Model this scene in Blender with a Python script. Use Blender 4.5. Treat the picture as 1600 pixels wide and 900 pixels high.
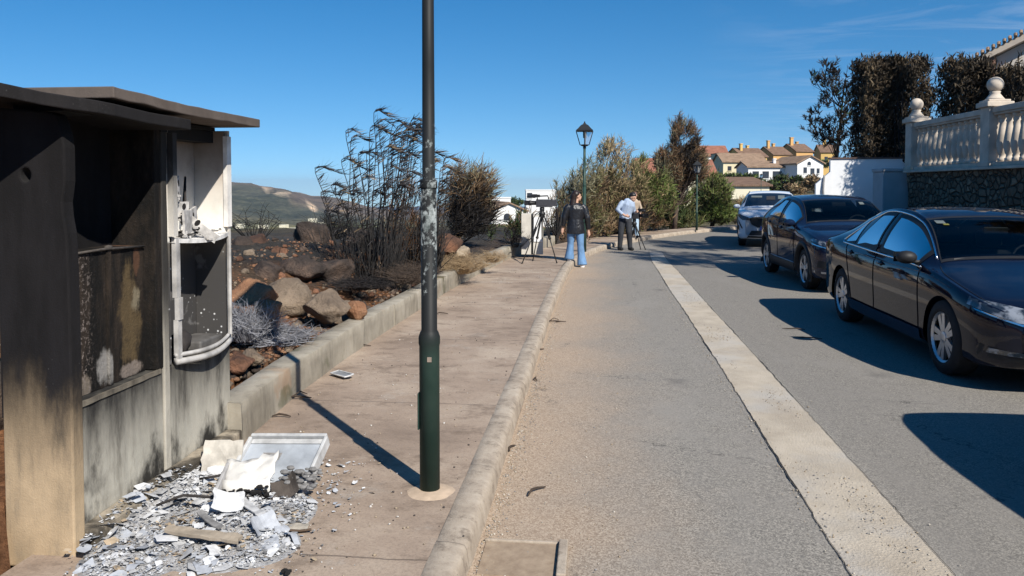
import bpy, bmesh, math, random
import numpy as np
from mathutils import Vector, Matrix, noise
from mathutils.bvhtree import BVHTree
from mathutils.geometry import tessellate_polygon
random.seed(7); RNG = np.random.default_rng(11)
R = math.radians
for _o in list(bpy.data.objects): bpy.data.objects.remove(_o)
SC = bpy.context.scene; COL = SC.collection

# ------------------------------------------------------------------ camera, sky, sun, exposure
EYE = 1.7; YAW = R(5.97); PITCH = R(2.2); FPX = 1244.0; SHIFT = -0.07
cam = bpy.data.cameras.new("camera"); camo = bpy.data.objects.new("camera", cam); COL.objects.link(camo)
cam.sensor_width = 36; cam.lens = FPX/1600*36; cam.shift_y = SHIFT
cam.clip_start = 0.05; cam.clip_end = 30000
camo.location = (0, 0, EYE); camo.rotation_euler = (R(90)-PITCH, 0, YAW)
SC.camera = camo
SUN_AZ = math.atan2(0.615, -0.79)          # clockwise from +Y towards +X
SUN_EL = R(40)
W = bpy.data.worlds.new("World"); SC.world = W; W.use_nodes = True
wn = W.node_tree; wn.nodes.clear()
def wnode(t, **k):
    n = wn.nodes.new(t)
    for a, b in k.items(): setattr(n, a, b)
    return n
sky = wnode('ShaderNodeTexSky', sky_type='NISHITA', sun_disc=False, sun_elevation=SUN_EL, sun_rotation=SUN_AZ,
            altitude=250, air_density=1.0, dust_density=0.0, ozone_density=2.2)
wtc = wnode('ShaderNodeTexCoord'); wmp = wnode('ShaderNodeMapping'); wmp.inputs['Rotation'].default_value = (R(-1.5), 0, 0)
wn.links.new(wtc.outputs['Generated'], wmp.inputs['Vector']); wad = wnode('ShaderNodeVectorMath', operation='ADD'); wad.inputs[1].default_value = (0, 0, 0.13); wn.links.new(wmp.outputs['Vector'], wad.inputs[0]); wn.links.new(wad.outputs[0], sky.inputs['Vector'])
# thin cirrus: stretched noise on a high flat layer
sep = wnode('ShaderNodeSeparateXYZ'); wn.links.new(wmp.outputs['Vector'], sep.inputs[0])
def wmath(op, a, b=None):
    n = wnode('ShaderNodeMath', operation=op)
    for i, v in enumerate((a, b)):
        if v is None: continue
        if isinstance(v, (int, float)): n.inputs[i].default_value = v
        else: wn.links.new(v, n.inputs[i])
    return n.outputs[0]
zc = wmath('MAXIMUM', sep.outputs[2], 0.03)
cx = wmath('DIVIDE', sep.outputs[0], zc); cy = wmath('DIVIDE', sep.outputs[1], zc)
cmb = wnode('ShaderNodeCombineXYZ'); wn.links.new(wmath('MULTIPLY', cx, 0.6), cmb.inputs[0]); wn.links.new(wmath('MULTIPLY', cy, 0.9), cmb.inputs[1])
cn = wnode('ShaderNodeTexNoise'); cn.inputs['Scale'].default_value = 1.0; cn.inputs['Detail'].default_value = 7; cn.inputs['Roughness'].default_value = 0.62; cn.inputs['Distortion'].default_value = 0.7
wn.links.new(cmb.outputs[0], cn.inputs['Vector'])
cr = wnode('ShaderNodeMapRange'); cr.inputs[1].default_value = 0.46; cr.inputs[2].default_value = 0.74; cr.inputs[3].default_value = 0; cr.inputs[4].default_value = 0.45
wn.links.new(cn.outputs[0], cr.inputs[0])
# the cirrus lies only in the eastern part of the sky
em = wnode('ShaderNodeMapRange'); em.inputs[1].default_value = 0.12; em.inputs[2].default_value = 0.5
wn.links.new(sep.outputs[0], em.inputs[0])
cf = wmath('MULTIPLY', cr.outputs[0], em.outputs[0])
mixc = wnode('ShaderNodeMix', data_type='RGBA'); wn.links.new(cf, mixc.inputs[0]); hs = wnode('ShaderNodeHueSaturation'); hs.inputs['Saturation'].default_value = 1.42; hs.inputs['Hue'].default_value = 0.499; wn.links.new(sky.outputs[0], hs.inputs['Color']); wn.links.new(hs.outputs[0], mixc.inputs[6])
mixc.inputs[7].default_value = (6.2, 6.6, 7.2, 1)
bg = wnode('ShaderNodeBackground'); bg.inputs[1].default_value = 0.094
wo = wnode('ShaderNodeOutputWorld'); wn.links.new(mixc.outputs[2], bg.inputs[0]); wn.links.new(bg.outputs[0], wo.inputs[0])
sl = bpy.data.lights.new("sun", 'SUN'); sl.energy = 5.0; sl.angle = R(0.53); sl.color = (1.0, 0.95, 0.87)
so = bpy.data.objects.new("sun", sl); COL.objects.link(so); so.location = (20, -25, 40)
_sd = Vector((math.sin(SUN_AZ)*math.cos(SUN_EL), math.cos(SUN_AZ)*math.cos(SUN_EL), math.sin(SUN_EL)))
so.rotation_euler = _sd.to_track_quat('Z', 'Y').to_euler()
SC.view_settings.view_transform = 'Standard'; SC.view_settings.look = 'None'
SC.view_settings.exposure = 0.45; SC.view_settings.gamma = 1
SC.render.engine = 'CYCLES'; SC.cycles.use_denoising = True
SC.cycles.max_bounces = 8; SC.cycles.volume_bounces = 0

# ------------------------------------------------------------------ measuring helpers (photograph pixel -> place in the scene)
def ray(px, py):
    xn = (px-800)/FPX; yn = (450-py)/FPX + SHIFT*1600/FPX
    c, s = math.cos(PITCH), math.sin(PITCH)
    d = (xn, c+yn*s, -s+yn*c); cz, sz = math.cos(YAW), math.sin(YAW)
    return Vector((cz*d[0]-sz*d[1], sz*d[0]+cz*d[1], d[2]))
FWD = Vector((-math.sin(YAW), math.cos(YAW), 0)); RGT = Vector((math.cos(YAW), math.sin(YAW), 0))
def at(px, py, z=0):
    d = ray(px, py); return Vector((0, 0, EYE)) + d*((z-EYE)/d.z)
def atd(px, py, depth):
    d = ray(px, py); return Vector((0, 0, EYE)) + d*(depth/d.dot(FWD))

# ------------------------------------------------------------------ object helpers
def link(o, parent=None):
    COL.objects.link(o)
    if parent is not None: o.parent = parent
    return o
def tag(o, label=None, cat=None, group=None, kind=None):
    if label: o['label'] = label
    if cat: o['category'] = cat
    if group: o['group'] = group
    if kind: o['kind'] = kind
    return o
def thing(name, loc, label, cat, group=None, rz=0):
    o = bpy.data.objects.new(name, None); o.empty_display_size = 0.2
    o.location = loc; o.rotation_euler.z = rz; link(o)
    return tag(o, label, cat, group)
def worigin(o):
    v = Vector((0, 0, 0))
    while o is not None: v += o.location; o = o.parent
    return v
def copy_tree(o, parent=None):
    c = o.copy(); COL.objects.link(c)
    if parent is not None: c.parent = parent; c.matrix_parent_inverse = o.matrix_parent_inverse.copy()
    for ch in list(o.children): copy_tree(ch, c)
    return c
def setmats(me, mats):
    for m in (mats if isinstance(mats, (list, tuple)) else [mats]): me.materials.append(m)
class MB:
    """mesh builder; coordinates are local to the thing it is built for"""
    def __init__(s): s.v = []; s.f = []; s.m = []; s.mi = 0
    def add(s, vs, fs):
        b = len(s.v); s.v += [tuple(p) for p in vs]
        for f in fs: s.f.append(tuple(b+i for i in f)); s.m.append(s.mi)
    def box(s, x0, x1, y0, y1, z0, z1, M=None):
        vs = [(x0,y0,z0),(x1,y0,z0),(x1,y1,z0),(x0,y1,z0),(x0,y0,z1),(x1,y0,z1),(x1,y1,z1),(x0,y1,z1)]
        if M is not None: vs = [M @ Vector(p) for p in vs]
        s.add(vs, [(0,3,2,1),(4,5,6,7),(0,1,5,4),(1,2,6,5),(2,3,7,6),(3,0,4,7)])
    def prism(s, poly, a, b, axis='y', M=None):
        n = len(poly)
        def P(p, t):
            q = {'x': (t, p[0], p[1]), 'y': (p[0], t, p[1]), 'z': (p[0], p[1], t)}[axis]
            return (M @ Vector(q)) if M is not None else q
        vs = [P(p, a) for p in poly]+[P(p, b) for p in poly]
        fs = [tuple(range(n))[::-1], tuple(range(n, 2*n))]+[(i, (i+1)%n, n+(i+1)%n, n+i) for i in range(n)]
        s.add(vs, fs)
    def tube(s, pts, rad, n=6, cap=True, flat=None):
        pts = [Vector(p) for p in pts]; k = len(pts)
        if not isinstance(rad, (list, tuple)): rad = [rad]*k
        rings = []; u = None
        for i in range(k):
            t = (pts[min(i+1, k-1)]-pts[max(i-1, 0)])
            if t.length < 1e-9: t = Vector((0, 0, 1))
            t.normalize()
            if u is None: u = t.orthogonal().normalized()
            else:
                u = u - t*u.dot(t)
                if u.length < 1e-6: u = t.orthogonal()
                u.normalize()
            w = t.cross(u)
            rings.append([pts[i]+(u*math.cos(2*math.pi*j/n)+w*math.sin(2*math.pi*j/n))*rad[i] for j in range(n)])
        vs = [p for r in rings for p in r]; fs = []
        for i in range(k-1):
            for j in range(n): fs.append((i*n+j, i*n+(j+1)%n, (i+1)*n+(j+1)%n, (i+1)*n+j))
        if cap: fs += [tuple(range(n))[::-1], tuple((k-1)*n+j for j in range(n))]
        s.add(vs, fs)
    def lathe(s, prof, n=16, c=(0, 0, 0), cap=True, M=None, sx=1, sy=1):
        vs = []; k = len(prof)
        for r, z in prof:
            for j in range(n):
                a = 2*math.pi*j/n; p = Vector((c[0]+r*sx*math.cos(a), c[1]+r*sy*math.sin(a), c[2]+z))
                vs.append(M @ p if M is not None else p)
        fs = [(i*n+j, i*n+(j+1)%n, (i+1)*n+(j+1)%n, (i+1)*n+j) for i in range(k-1) for j in range(n)]
        if cap: fs += [tuple(range(n))[::-1], tuple((k-1)*n+j for j in range(n))]
        s.add(vs, fs)
    def quad(s, a, b, c, d): s.add([a, b, c, d], [(0, 1, 2, 3)])
    def ball(s, c, r, n=10, sq=(1, 1, 1)):
        k = n//2+1
        prof = [(max(1e-4, math.sin(math.pi*i/(k-1))), -math.cos(math.pi*i/(k-1))) for i in range(k)]
        M = Matrix.Translation(c) @ Matrix.Diagonal((r*sq[0], r*sq[1], r*sq[2], 1)); s.lathe(prof, n, M=M)
    def mesh(s, name, mats, smooth=False):
        me = bpy.data.meshes.new(name); me.from_pydata(s.v, [], s.f); setmats(me, mats)
        if any(s.m): me.polygons.foreach_set('material_index', s.m)
        if smooth: me.polygons.foreach_set('use_smooth', [True]*len(me.polygons))
        me.update(); return me
    def build(s, name, mats, parent=None, smooth=False, bevel=0, loc=None):
        o = bpy.data.objects.new(name, s.mesh(name, mats, smooth)); link(o, parent)
        if loc is not None: o.location = loc
        if bevel:
            b = o.modifiers.new('bevel', 'BEVEL'); b.width = bevel; b.segments = 2; b.limit_method = 'ANGLE'; b.angle_limit = R(35)
        return o
def np_mesh(name, V, Q, mats, mi=None, parent=None, smooth=False):
    me = bpy.data.meshes.new(name); V = np.asarray(V, dtype=np.float32); Q = np.asarray(Q, dtype=np.int32)
    k = Q.shape[1]
    me.vertices.add(len(V)); me.vertices.foreach_set('co', V.ravel())
    me.loops.add(Q.size); me.loops.foreach_set('vertex_index', Q.ravel())
    me.polygons.add(len(Q)); me.polygons.foreach_set('loop_start', np.arange(0, Q.size, k, dtype=np.int32))
    setmats(me, mats)
    if mi is not None: me.polygons.foreach_set('material_index', np.asarray(mi, dtype=np.int32))
    if smooth: me.polygons.foreach_set('use_smooth', np.ones(len(Q), dtype=bool))
    me.update(calc_edges=True); me.validate()
    o = bpy.data.objects.new(name, me); return link(o, parent)
def evaluated(o):
    bpy.context.view_layer.update()
    return bpy.data.meshes.new_from_object(o.evaluated_get(bpy.context.evaluated_depsgraph_get()))
def bake(o):
    me = evaluated(o); o.modifiers.clear(); o.data = me; return o

# ------------------------------------------------------------------ material helpers
class Mt:
    def __init__(s, name, rough=0.8, spec=0.3, metal=0.0):
        s.m = bpy.data.materials.new(name); s.m.use_nodes = True; s.t = s.m.node_tree
        s.b = s.t.nodes['Principled BSDF']; s.b.inputs['Roughness'].default_value = rough
        s.b.inputs['Specular IOR Level'].default_value = spec; s.b.inputs['Metallic'].default_value = metal
        s.co = s.n('ShaderNodeTexCoord').outputs['Object']
    def n(s, t, **k):
        n = s.t.nodes.new(t)
        for a, b in k.items(): setattr(n, a, b)
        return n
    def put(s, sock, v):
        if hasattr(v, 'links') or hasattr(v, 'is_linked'): s.t.links.new(v, sock)
        elif isinstance(v, (tuple, list)): sock.default_value = (*v, 1) if len(v) == 3 and sock.type == 'RGBA' else v
        else: sock.default_value = v
    def noise(s, scale, detail=5, rough=0.55, stretch=(1, 1, 1), dist=0.0, off=(0, 0, 0)):
        mp = s.n('ShaderNodeMapping'); mp.inputs['Scale'].default_value = stretch; mp.inputs['Location'].default_value = off
        s.t.links.new(s.co, mp.inputs[0])
        n = s.n('ShaderNodeTexNoise'); n.inputs['Scale'].default_value = scale; n.inputs['Detail'].default_value = detail
        n.inputs['Roughness'].default_value = rough; n.inputs['Distortion'].default_value = dist
        s.t.links.new(mp.outputs[0], n.inputs['Vector']); return n.outputs[0]
    def voro(s, scale, feature='F1', stretch=(1, 1, 1), out=0):
        mp = s.n('ShaderNodeMapping'); mp.inputs['Scale'].default_value = stretch; s.t.links.new(s.co, mp.inputs[0])
        n = s.n('ShaderNodeTexVoronoi', feature=feature); n.inputs['Scale'].default_value = scale
        s.t.links.new(mp.outputs[0], n.inputs['Vector']); return n.outputs[out]
    def axis(s, i):
        sp = s.n('ShaderNodeSeparateXYZ'); s.t.links.new(s.co, sp.inputs[0]); return sp.outputs[i]
    def rng(s, v, a, b, c=0.0, d=1.0, smooth=True):
        n = s.n('ShaderNodeMapRange'); n.interpolation_type = 'SMOOTHSTEP' if smooth else 'LINEAR'
        s.put(n.inputs[0], v)
        for i, q in enumerate((a, b, c, d)): n.inputs[i+1].default_value = q
        return n.outputs[0]
    def math(s, op, a, b=0.0, clamp=False):
        n = s.n('ShaderNodeMath', operation=op, use_clamp=clamp); s.put(n.inputs[0], a); s.put(n.inputs[1], b); return n.outputs[0]
    def mix(s, f, a, b, mode='MIX'):
        n = s.n('ShaderNodeMix', data_type='RGBA', blend_type=mode); s.put(n.inputs[0], f); s.put(n.inputs[6], a); s.put(n.inputs[7], b); return n.outputs[2]
    def ramp(s, f, stops):
        n = s.n('ShaderNodeValToRGB'); s.put(n.inputs[0], f); el = n.color_ramp.elements
        while len(el) < len(stops): el.new(0.5)
        for e, (p, c) in zip(el, stops): e.position = p; e.color = (*c, 1)
        return n.outputs[0]
    def bump(s, h, strength=0.3, dist=0.01):
        n = s.n('ShaderNodeBump'); n.inputs['Strength'].default_value = strength; n.inputs['Distance'].default_value = dist
        s.t.links.new(h, n.inputs['Height']); s.t.links.new(n.outputs[0], s.b.inputs['Normal']); return s
    def col(s, c): s.put(s.b.inputs['Base Color'], c); return s
    def set(s, k, v): s.put(s.b.inputs[k], v); return s
def plain(name, c, rough=0.7, var=0.25, scale=8.0, spec=0.3, metal=0.0, bump=0.15, bd=0.004):
    """one paint, wood, cloth or metal colour with uneven tone and a little grain"""
    k = Mt(name, rough, spec, metal); f = k.noise(scale, 6, 0.6)
    k.col(k.ramp(f, [(0.25, tuple(x*(1-var) for x in c)), (0.75, tuple(min(1, x*(1+var)) for x in c))]))
    if bump: k.bump(k.noise(scale*5, 4, 0.6), bump, bd)
    return k.m
# ------------------------------------------------------------------ materials of the setting
def m_asphalt():
    k = Mt('asphalt', 0.85, 0.25)
    agg = k.voro(150, 'F1'); sc_ = k.n('ShaderNodeSeparateColor'); k.t.links.new(k.voro(150, 'F1', out=1), sc_.inputs[0]); agg2 = k.math('ADD', k.math('MULTIPLY', sc_.outputs[0], 0.42), k.math('MULTIPLY', k.noise(45, 6, 0.75), 0.58))
    big = k.noise(0.55, 6, 0.6); mid = k.noise(3.2, 7, 0.65, (1, 0.45, 1)); wear = k.noise(9, 6, 0.7)
    c = k.ramp(agg2, [(0.24, (0.10, 0.092, 0.081)), (0.5, (0.213, 0.196, 0.169)), (0.78, (0.40, 0.365, 0.31))])
    c = k.mix(k.rng(mid, 0.35, 0.7), c, k.mix(0.62, c, (0.235, 0.215, 0.188)))
    c = k.mix(k.rng(wear, 0.55, 0.74, 0, 0.5), c, (0.085, 0.082, 0.08)); c = k.mix(k.rng(k.noise(1.1, 6, .7, (1, .5, 1), off=(6, 3, 0)), .52, .66, 0, .38), c, (0.27, 0.25, 0.22))
    oil = k.math('ADD', k.voro(1.05, stretch=(1, .8, 1)), k.math('MULTIPLY', k.math('SUBTRACT', k.noise(6, 5, .7), .5), .35)); c = k.mix(k.rng(oil, 0.02, 0.16, .45, 0), c, (0.07, 0.066, 0.062))
    # washed-down ochre dust beside the left kerb, thinning out towards the middle
    x = k.axis(0); dustn = k.math('ADD', x, k.math('MULTIPLY', k.math('SUBTRACT', big, 0.5), 1.5))
    dustn = k.math('ADD', dustn, k.math('MULTIPLY', k.math('SUBTRACT', mid, 0.5), 0.55))
    d = k.rng(dustn, -0.62, 0.75, 0.92, 0.0)
    c = k.mix(d, c, k.mix(k.rng(agg2, .3, .7), (0.285, 0.205, 0.14), (0.45, 0.35, 0.255)))
    # darker lane to the right of the strip
    c = k.mix(k.rng(x, 1.55, 1.7, 0, 0.22), c, (0.13, 0.12, 0.106))
    # fine cracks
    cr = k.voro(0.55, 'DISTANCE_TO_EDGE'); cw = k.math('ADD', cr, k.math('MULTIPLY', k.math('SUBTRACT', k.noise(7, 5), 0.5), 0.16))
    crk = k.rng(k.math('ABSOLUTE', cw), 0.0, 0.006, 1, 0); crk = k.math('MULTIPLY', crk, k.rng(big, 0.5, 0.62, 0, 0.75))
    c = k.mix(crk, c, (0.045, 0.042, 0.04))
    k.col(c).bump(k.math('ADD', k.math('MULTIPLY', agg, .5), k.math('MULTIPLY', agg2, 0.6)), 0.35, 0.004); return k.m
def m_strip():
    k = Mt('trench_concrete', 0.9, 0.2); f = k.noise(220, 3, 0.7); g = k.noise(2.4, 7, 0.65)
    c = k.ramp(g, [(0.3, (0.36, 0.305, 0.235)), (0.7, (0.50, 0.435, 0.345))])
    zz = k.rng(k.noise(1.6, 6, .7, (1.6, .8, 1)), .45, .62); c = k.mix(k.math('MULTIPLY', zz, k.rng(f, 0.45, 0.7, 0, 0.75)), c, (0.16, 0.135, 0.11)); c = k.mix(k.math('MULTIPLY', zz, k.rng(k.voro(48), 0.05, 0.25, 0.8, 0)), c, (0.56, 0.50, 0.42)); c = k.mix(k.rng(k.noise(0.7, 4, .6, off=(2, 8, 0)), .5, .65, 0, .5), c, (0.40, 0.39, 0.37))
    k.col(c).bump(k.math('ADD', f, k.voro(70)), 0.5, 0.006); return k.m
def m_pave():
    k = Mt('pavement_concrete', 0.9, 0.2); a = k.noise(0.8, 8, 0.68, (1.0, 1.15, 1)); b = k.noise(4.5, 9, 0.74, (0.85, 1.1, 1)); f = k.noise(90, 4, 0.75)
    c = k.ramp(a, [(0.3, (0.22, 0.165, 0.125)), (0.5, (0.345, 0.265, 0.20)), (0.7, (0.46, 0.375, 0.29))])
    c = k.mix(k.rng(b, 0.48, 0.66, 0, 0.7), c, (0.165, 0.122, 0.09))
    c = k.mix(k.rng(k.noise(2.1, 7, 0.7, off=(5, 2, 0)), 0.56, 0.72, 0, 0.5), c, (0.40, 0.36, 0.31))
    c = k.mix(k.rng(f, 0.42, 0.7, 0, 0.4), c, (0.12, 0.095, 0.075))
    sp = k.rng(k.voro(11), 0.02, 0.07, 0.75, 0); c = k.mix(k.math('MULTIPLY', sp, k.rng(k.noise(1.3, 3), 0.5, 0.62)), c, (0.06, 0.05, 0.045))
    # poured in bays: a thin open joint every 2.4 m
    y = k.math('ADD', k.axis(1), k.math('MULTIPLY', k.math('SUBTRACT', k.noise(3, 4), 0.5), 0.07))
    jy = k.math('ABSOLUTE', k.math('SUBTRACT', k.math('FRACT', k.math('DIVIDE', k.math('ADD', y, 0.35), 2.4)), 0.5))
    c = k.mix(k.rng(jy, 0.0, 0.0042, 0.75, 0), c, (0.07, 0.055, 0.045))
    k.col(c).bump(k.math('ADD', f, k.math('MULTIPLY', b, 2.0)), 0.35, 0.006); return k.m
def m_kerb():
    k = Mt('kerb_concrete', 0.88, 0.2); a = k.noise(4.5, 9, 0.74, (1, 1, 1)); f = k.noise(110, 4, 0.75)
    c = k.ramp(a, [(0.3, (0.22, 0.178, 0.138)), (0.5, (0.36, 0.30, 0.235)), (0.72, (0.47, 0.405, 0.325))])
    c = k.mix(k.rng(k.noise(11, 8, 0.75), 0.5, 0.66, 0, 0.65), c, (0.14, 0.112, 0.085))
    c = k.mix(k.rng(k.voro(17), 0.02, 0.09, 0.6, 0), c, (0.06, 0.055, 0.045))
    y = k.axis(1); jy = k.math('ABSOLUTE', k.math('SUBTRACT', k.math('FRACT', k.math('DIVIDE', y, 0.98)), 0.5))
    c = k.mix(k.rng(jy, 0.0, 0.006, 0.6, 0), c, (0.08, 0.07, 0.06))
    k.col(c).bump(k.math('ADD', a, k.math('MULTIPLY', f, 0.35)), 0.5, 0.015); return k.m
def m_wall():
    k = Mt('low_wall_concrete', 0.9, 0.2); a = k.noise(2.2, 8, 0.66); v = k.noise(6, 7, 0.7, (1, 1.6, 0.3)); f = k.noise(160, 3, 0.7)
    c = k.ramp(a, [(0.3, (0.20, 0.175, 0.135)), (0.55, (0.33, 0.295, 0.235)), (0.75, (0.41, 0.37, 0.305))])
    c = k.mix(k.rng(v, 0.5, 0.72, 0, 0.72), c, (0.13, 0.115, 0.092))
    c = k.mix(k.rng(k.noise(1.1, 5, 0.6, off=(3, 1, 0)), 0.56, 0.66, 0, 0.4), c, (0.35, 0.19, 0.09))
    c = k.mix(k.rng(k.noise(1.7, 5, 0.6, off=(9, 4, 0)), 0.6, 0.68, 0, 0.55), c, (0.07, 0.075, 0.03))
    k.col(c).bump(k.math('ADD', f, k.math('MULTIPLY', a, 3)), 0.4, 0.01); return k.m
def m_terrain():
    k = Mt('burnt_soil_and_scrub', 0.95, 0.1)
    at_ = k.n('ShaderNodeAttribute'); at_.attribute_name = 'cover'
    g = k.noise(26, 6, 0.75); g2 = k.noise(0.9, 6, 0.7); far = k.noise(0.02, 8, 0.72); far2 = k.noise(0.006, 8, 0.7)
    c = k.mix(1.0, at_.outputs['Color'], k.ramp(g, [(0.3, (0.55, 0.52, 0.5)), (0.5, (1, 1, 1)), (0.72, (1.55, 1.5, 1.45))]), 'MULTIPLY')
    c = k.mix(1.0, c, k.ramp(g2, [(0.3, (0.72, 0.72, 0.72)), (0.7, (1.3, 1.28, 1.25))]), 'MULTIPLY')
    c = k.mix(1.0, c, k.ramp(far, [(0.36, (0.55, 0.6, 0.6)), (0.5, (1, 1, 1)), (0.64, (1.5, 1.42, 1.3))]), 'MULTIPLY')
    ff = k.noise(0.11, 6, 0.75); c = k.mix(1.0, c, k.ramp(ff, [(0.36, (0.5, 0.52, 0.55)), (0.5, (1, 1, 1)), (0.64, (1.6, 1.5, 1.35))]), 'MULTIPLY')
    c = k.mix(1.0, c, k.ramp(far2, [(0.38, (0.65, 0.72, 0.72)), (0.62, (1.3, 1.22, 1.15))]), 'MULTIPLY')
    st = k.rng(k.voro(13), 0.04, 0.2, 0.5, 0); c = k.mix(k.math('MULTIPLY', st, at_.outputs['Alpha']), c, (0.36, 0.2, 0.11))
    k.col(c).bump(k.math('ADD', g, k.voro(13)), 0.8, 0.04); return k.m
A_ROAD, A_STRIP, A_PAVE, A_KERB, A_WALL, A_TERR = m_asphalt(), m_strip(), m_pave(), m_kerb(), m_wall(), m_terrain()
M_CRACK = plain('open_crack_tar', (0.03, 0.028, 0.026), 0.95)

# ------------------------------------------------------------------ terrain: one sheet out to the horizon
def sstep(a, b, x):
    t = np.clip((np.asarray(x, float)-a)/(b-a), 0, 1); return t*t*(3-2*t)
KERB = np.array([(-0.55,-14),(-0.55,4.83),(-0.56,7.8),(-0.57,11.1),(-0.5,16.2),(-0.32,18.4),(0.0,20.3),(0.55,22.4),(1.42,24.9),(3.11,28.3),(5.37,31.6),(8.6,35.2),(14,39.5),(24,44.5)])
SWF = np.array([(-2.3,-14),(-2.3,4.83),(-2.3,7.8),(-2.25,11.4),(-2.1,13.7),(-1.83,17.45),(-1.05,21.2),(-0.5,23.0),(0.2,24.9),(1.24,26.9),(2.6,29.1),(5.3,32.5),(8.2,36.2),(13.4,41.0),(23,46.2)])
RGT_EDGE = np.array([(5.15,-14),(5.15,4.8),(5.15,7.8),(5.15,11),(5.2,16),(5.45,18.6),(5.85,20.3),(6.5,22.0),(7.6,23.6),(9.6,26.2),(12,28.6),(15,31),(20,34),(28,38)])
def resample(P, n=120):
    d = np.r_[0, np.cumsum(np.hypot(*np.diff(P, axis=0).T))]; t = np.linspace(0, d[-1], n)
    def ch(i):
        x = np.interp(t, d, P[:, i])
        for _ in range(6): x[1:-1] = (x[:-2]+2*x[1:-1]+x[2:])/4
        return x
    return np.c_[ch(0), ch(1)]
def inpoly(P, x, y):
    ins = np.zeros(x.shape, bool); n = len(P); j = n-1
    for i in range(n):
        xi, yi = P[i]; xj, yj = P[j]
        c = ((yi > y) != (yj > y)) & (x < (xj-xi)*(y-yi)/(yj-yi+1e-12)+xi); ins ^= c; j = i
    return ins
def dist_poly(P, x, y):
    d = np.full(x.shape, 1e9)
    for i in range(len(P)-1):
        a, b = P[i], P[i+1]; ab = b-a; L = (ab**2).sum()+1e-12
        t = np.clip(((x-a[0])*ab[0]+(y-a[1])*ab[1])/L, 0, 1); d = np.minimum(d, np.hypot(x-a[0]-t*ab[0], y-a[1]-t*ab[1]))
    return d
RIDGE = np.array([(-2500, 276), (-900, 276), (-200, 276), (100, 278), (290, 283), (365, 288), (400, 291), (440, 294), (480, 303), (520, 312), (560, 325), (610, 338), (680, 345), (760, 346), (2600, 346)])
def fbm(x, y, sc, o=4):
    out = np.zeros(x.shape); a = 1.0; f = 1/sc
    for _ in range(o):
        out += a*np.array([noise.noise((px*f, py*f, 3.1)) for px, py in zip(x.ravel(), y.ravel())]).reshape(x.shape); a *= 0.5; f *= 2.03
    return out
def ground(x, y, detail=True):
    x = np.asarray(x, float); y = np.asarray(y, float)
    dep = x*FWD.x+y*FWD.y; lat = x*RGT.x+y*RGT.y; r = np.hypot(x, y)
    px = np.where(dep > 0.5, 800+FPX*lat/np.maximum(dep, 0.5), np.where(lat < 0, -2500, 2600))
    px = np.clip(px, -2500, 2600)
    base = -0.0217*np.maximum(r-60, 0)
    left = 1-sstep(980, 1120, px)
    # left: falls from the burnt plot to the villas and the valley
    zl = -4.6*sstep(24, 110, r) - 3*sstep(110, 200, r) - 38*sstep(200, 1100, r)
    # right: the hill with the terraced villas, then beyond it down again
    zr = -0.5*sstep(32, 45, r) + 6.9*sstep(60, 215, r) - 10*sstep(230, 600, r) - 25*sstep(500, 1200, r)
    z = left*zl + (1-left)*zr + base
    rz = 1.7+(290-np.interp(px, RIDGE[:, 0], RIDGE[:, 1]))*2500/FPX
    foot = -0.0217*2500-45
    z = z + np.maximum(rz-foot, 0)*sstep(1150, 2500, r)*(1-sstep(2700, 5200, r))
    if detail:
        far = r > 90
        if far.any(): z[far] += (fbm(x[far], y[far], 260, 6)*26*sstep(500, 1600, r[far])+fbm(x[far], y[far], 40, 3)*0.8)
    # the bank behind the low wall
    ins = inpoly(np.vstack([SWF+np.array([-0.22, 0]), [(60, 60), (60, -60), (-2.5, -60)]]), x, y)
    dw = dist_poly(SWF+np.array([-0.22, 0]), x, y)
    bank = 0.325+0.46*sstep(0.1, 1.6, dw)*np.exp(-((y-9)/7.0)**2)*np.exp(-((dw-2.6)/3.2)**2)*1.25
    bank = bank*(1-sstep(16, 34, r))*(1-sstep(6, 14, dw))
    if detail:
        nr = (~ins) & (r < 60)
        if nr.any():
            b2 = bank[nr]+fbm(x[nr], y[nr], 2.2, 5)*0.16*sstep(0.15, 1.0, dw[nr]); bank[nr] = b2
    z = np.where(ins, z, z+bank)
    # roadway and pavements lie above the sheet
    z = np.where(ins & (r < 70), np.minimum(z, -0.05), z)
    # the raised gardens on the right
    gard = np.vstack([[(6.55, -30), (6.55, 16.6), (6.75, 18.6), (7.6, 21.4), (9.3, 24.4), (11.5, 26.9), (15, 30), (20, 33), (60, 46), (60, -30)]])
    z = np.where(inpoly(gard, x, y), 1.96, z)
    return z
def gz(x, y): return float(ground(np.array([x]), np.array([y]), False)[0])
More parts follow.
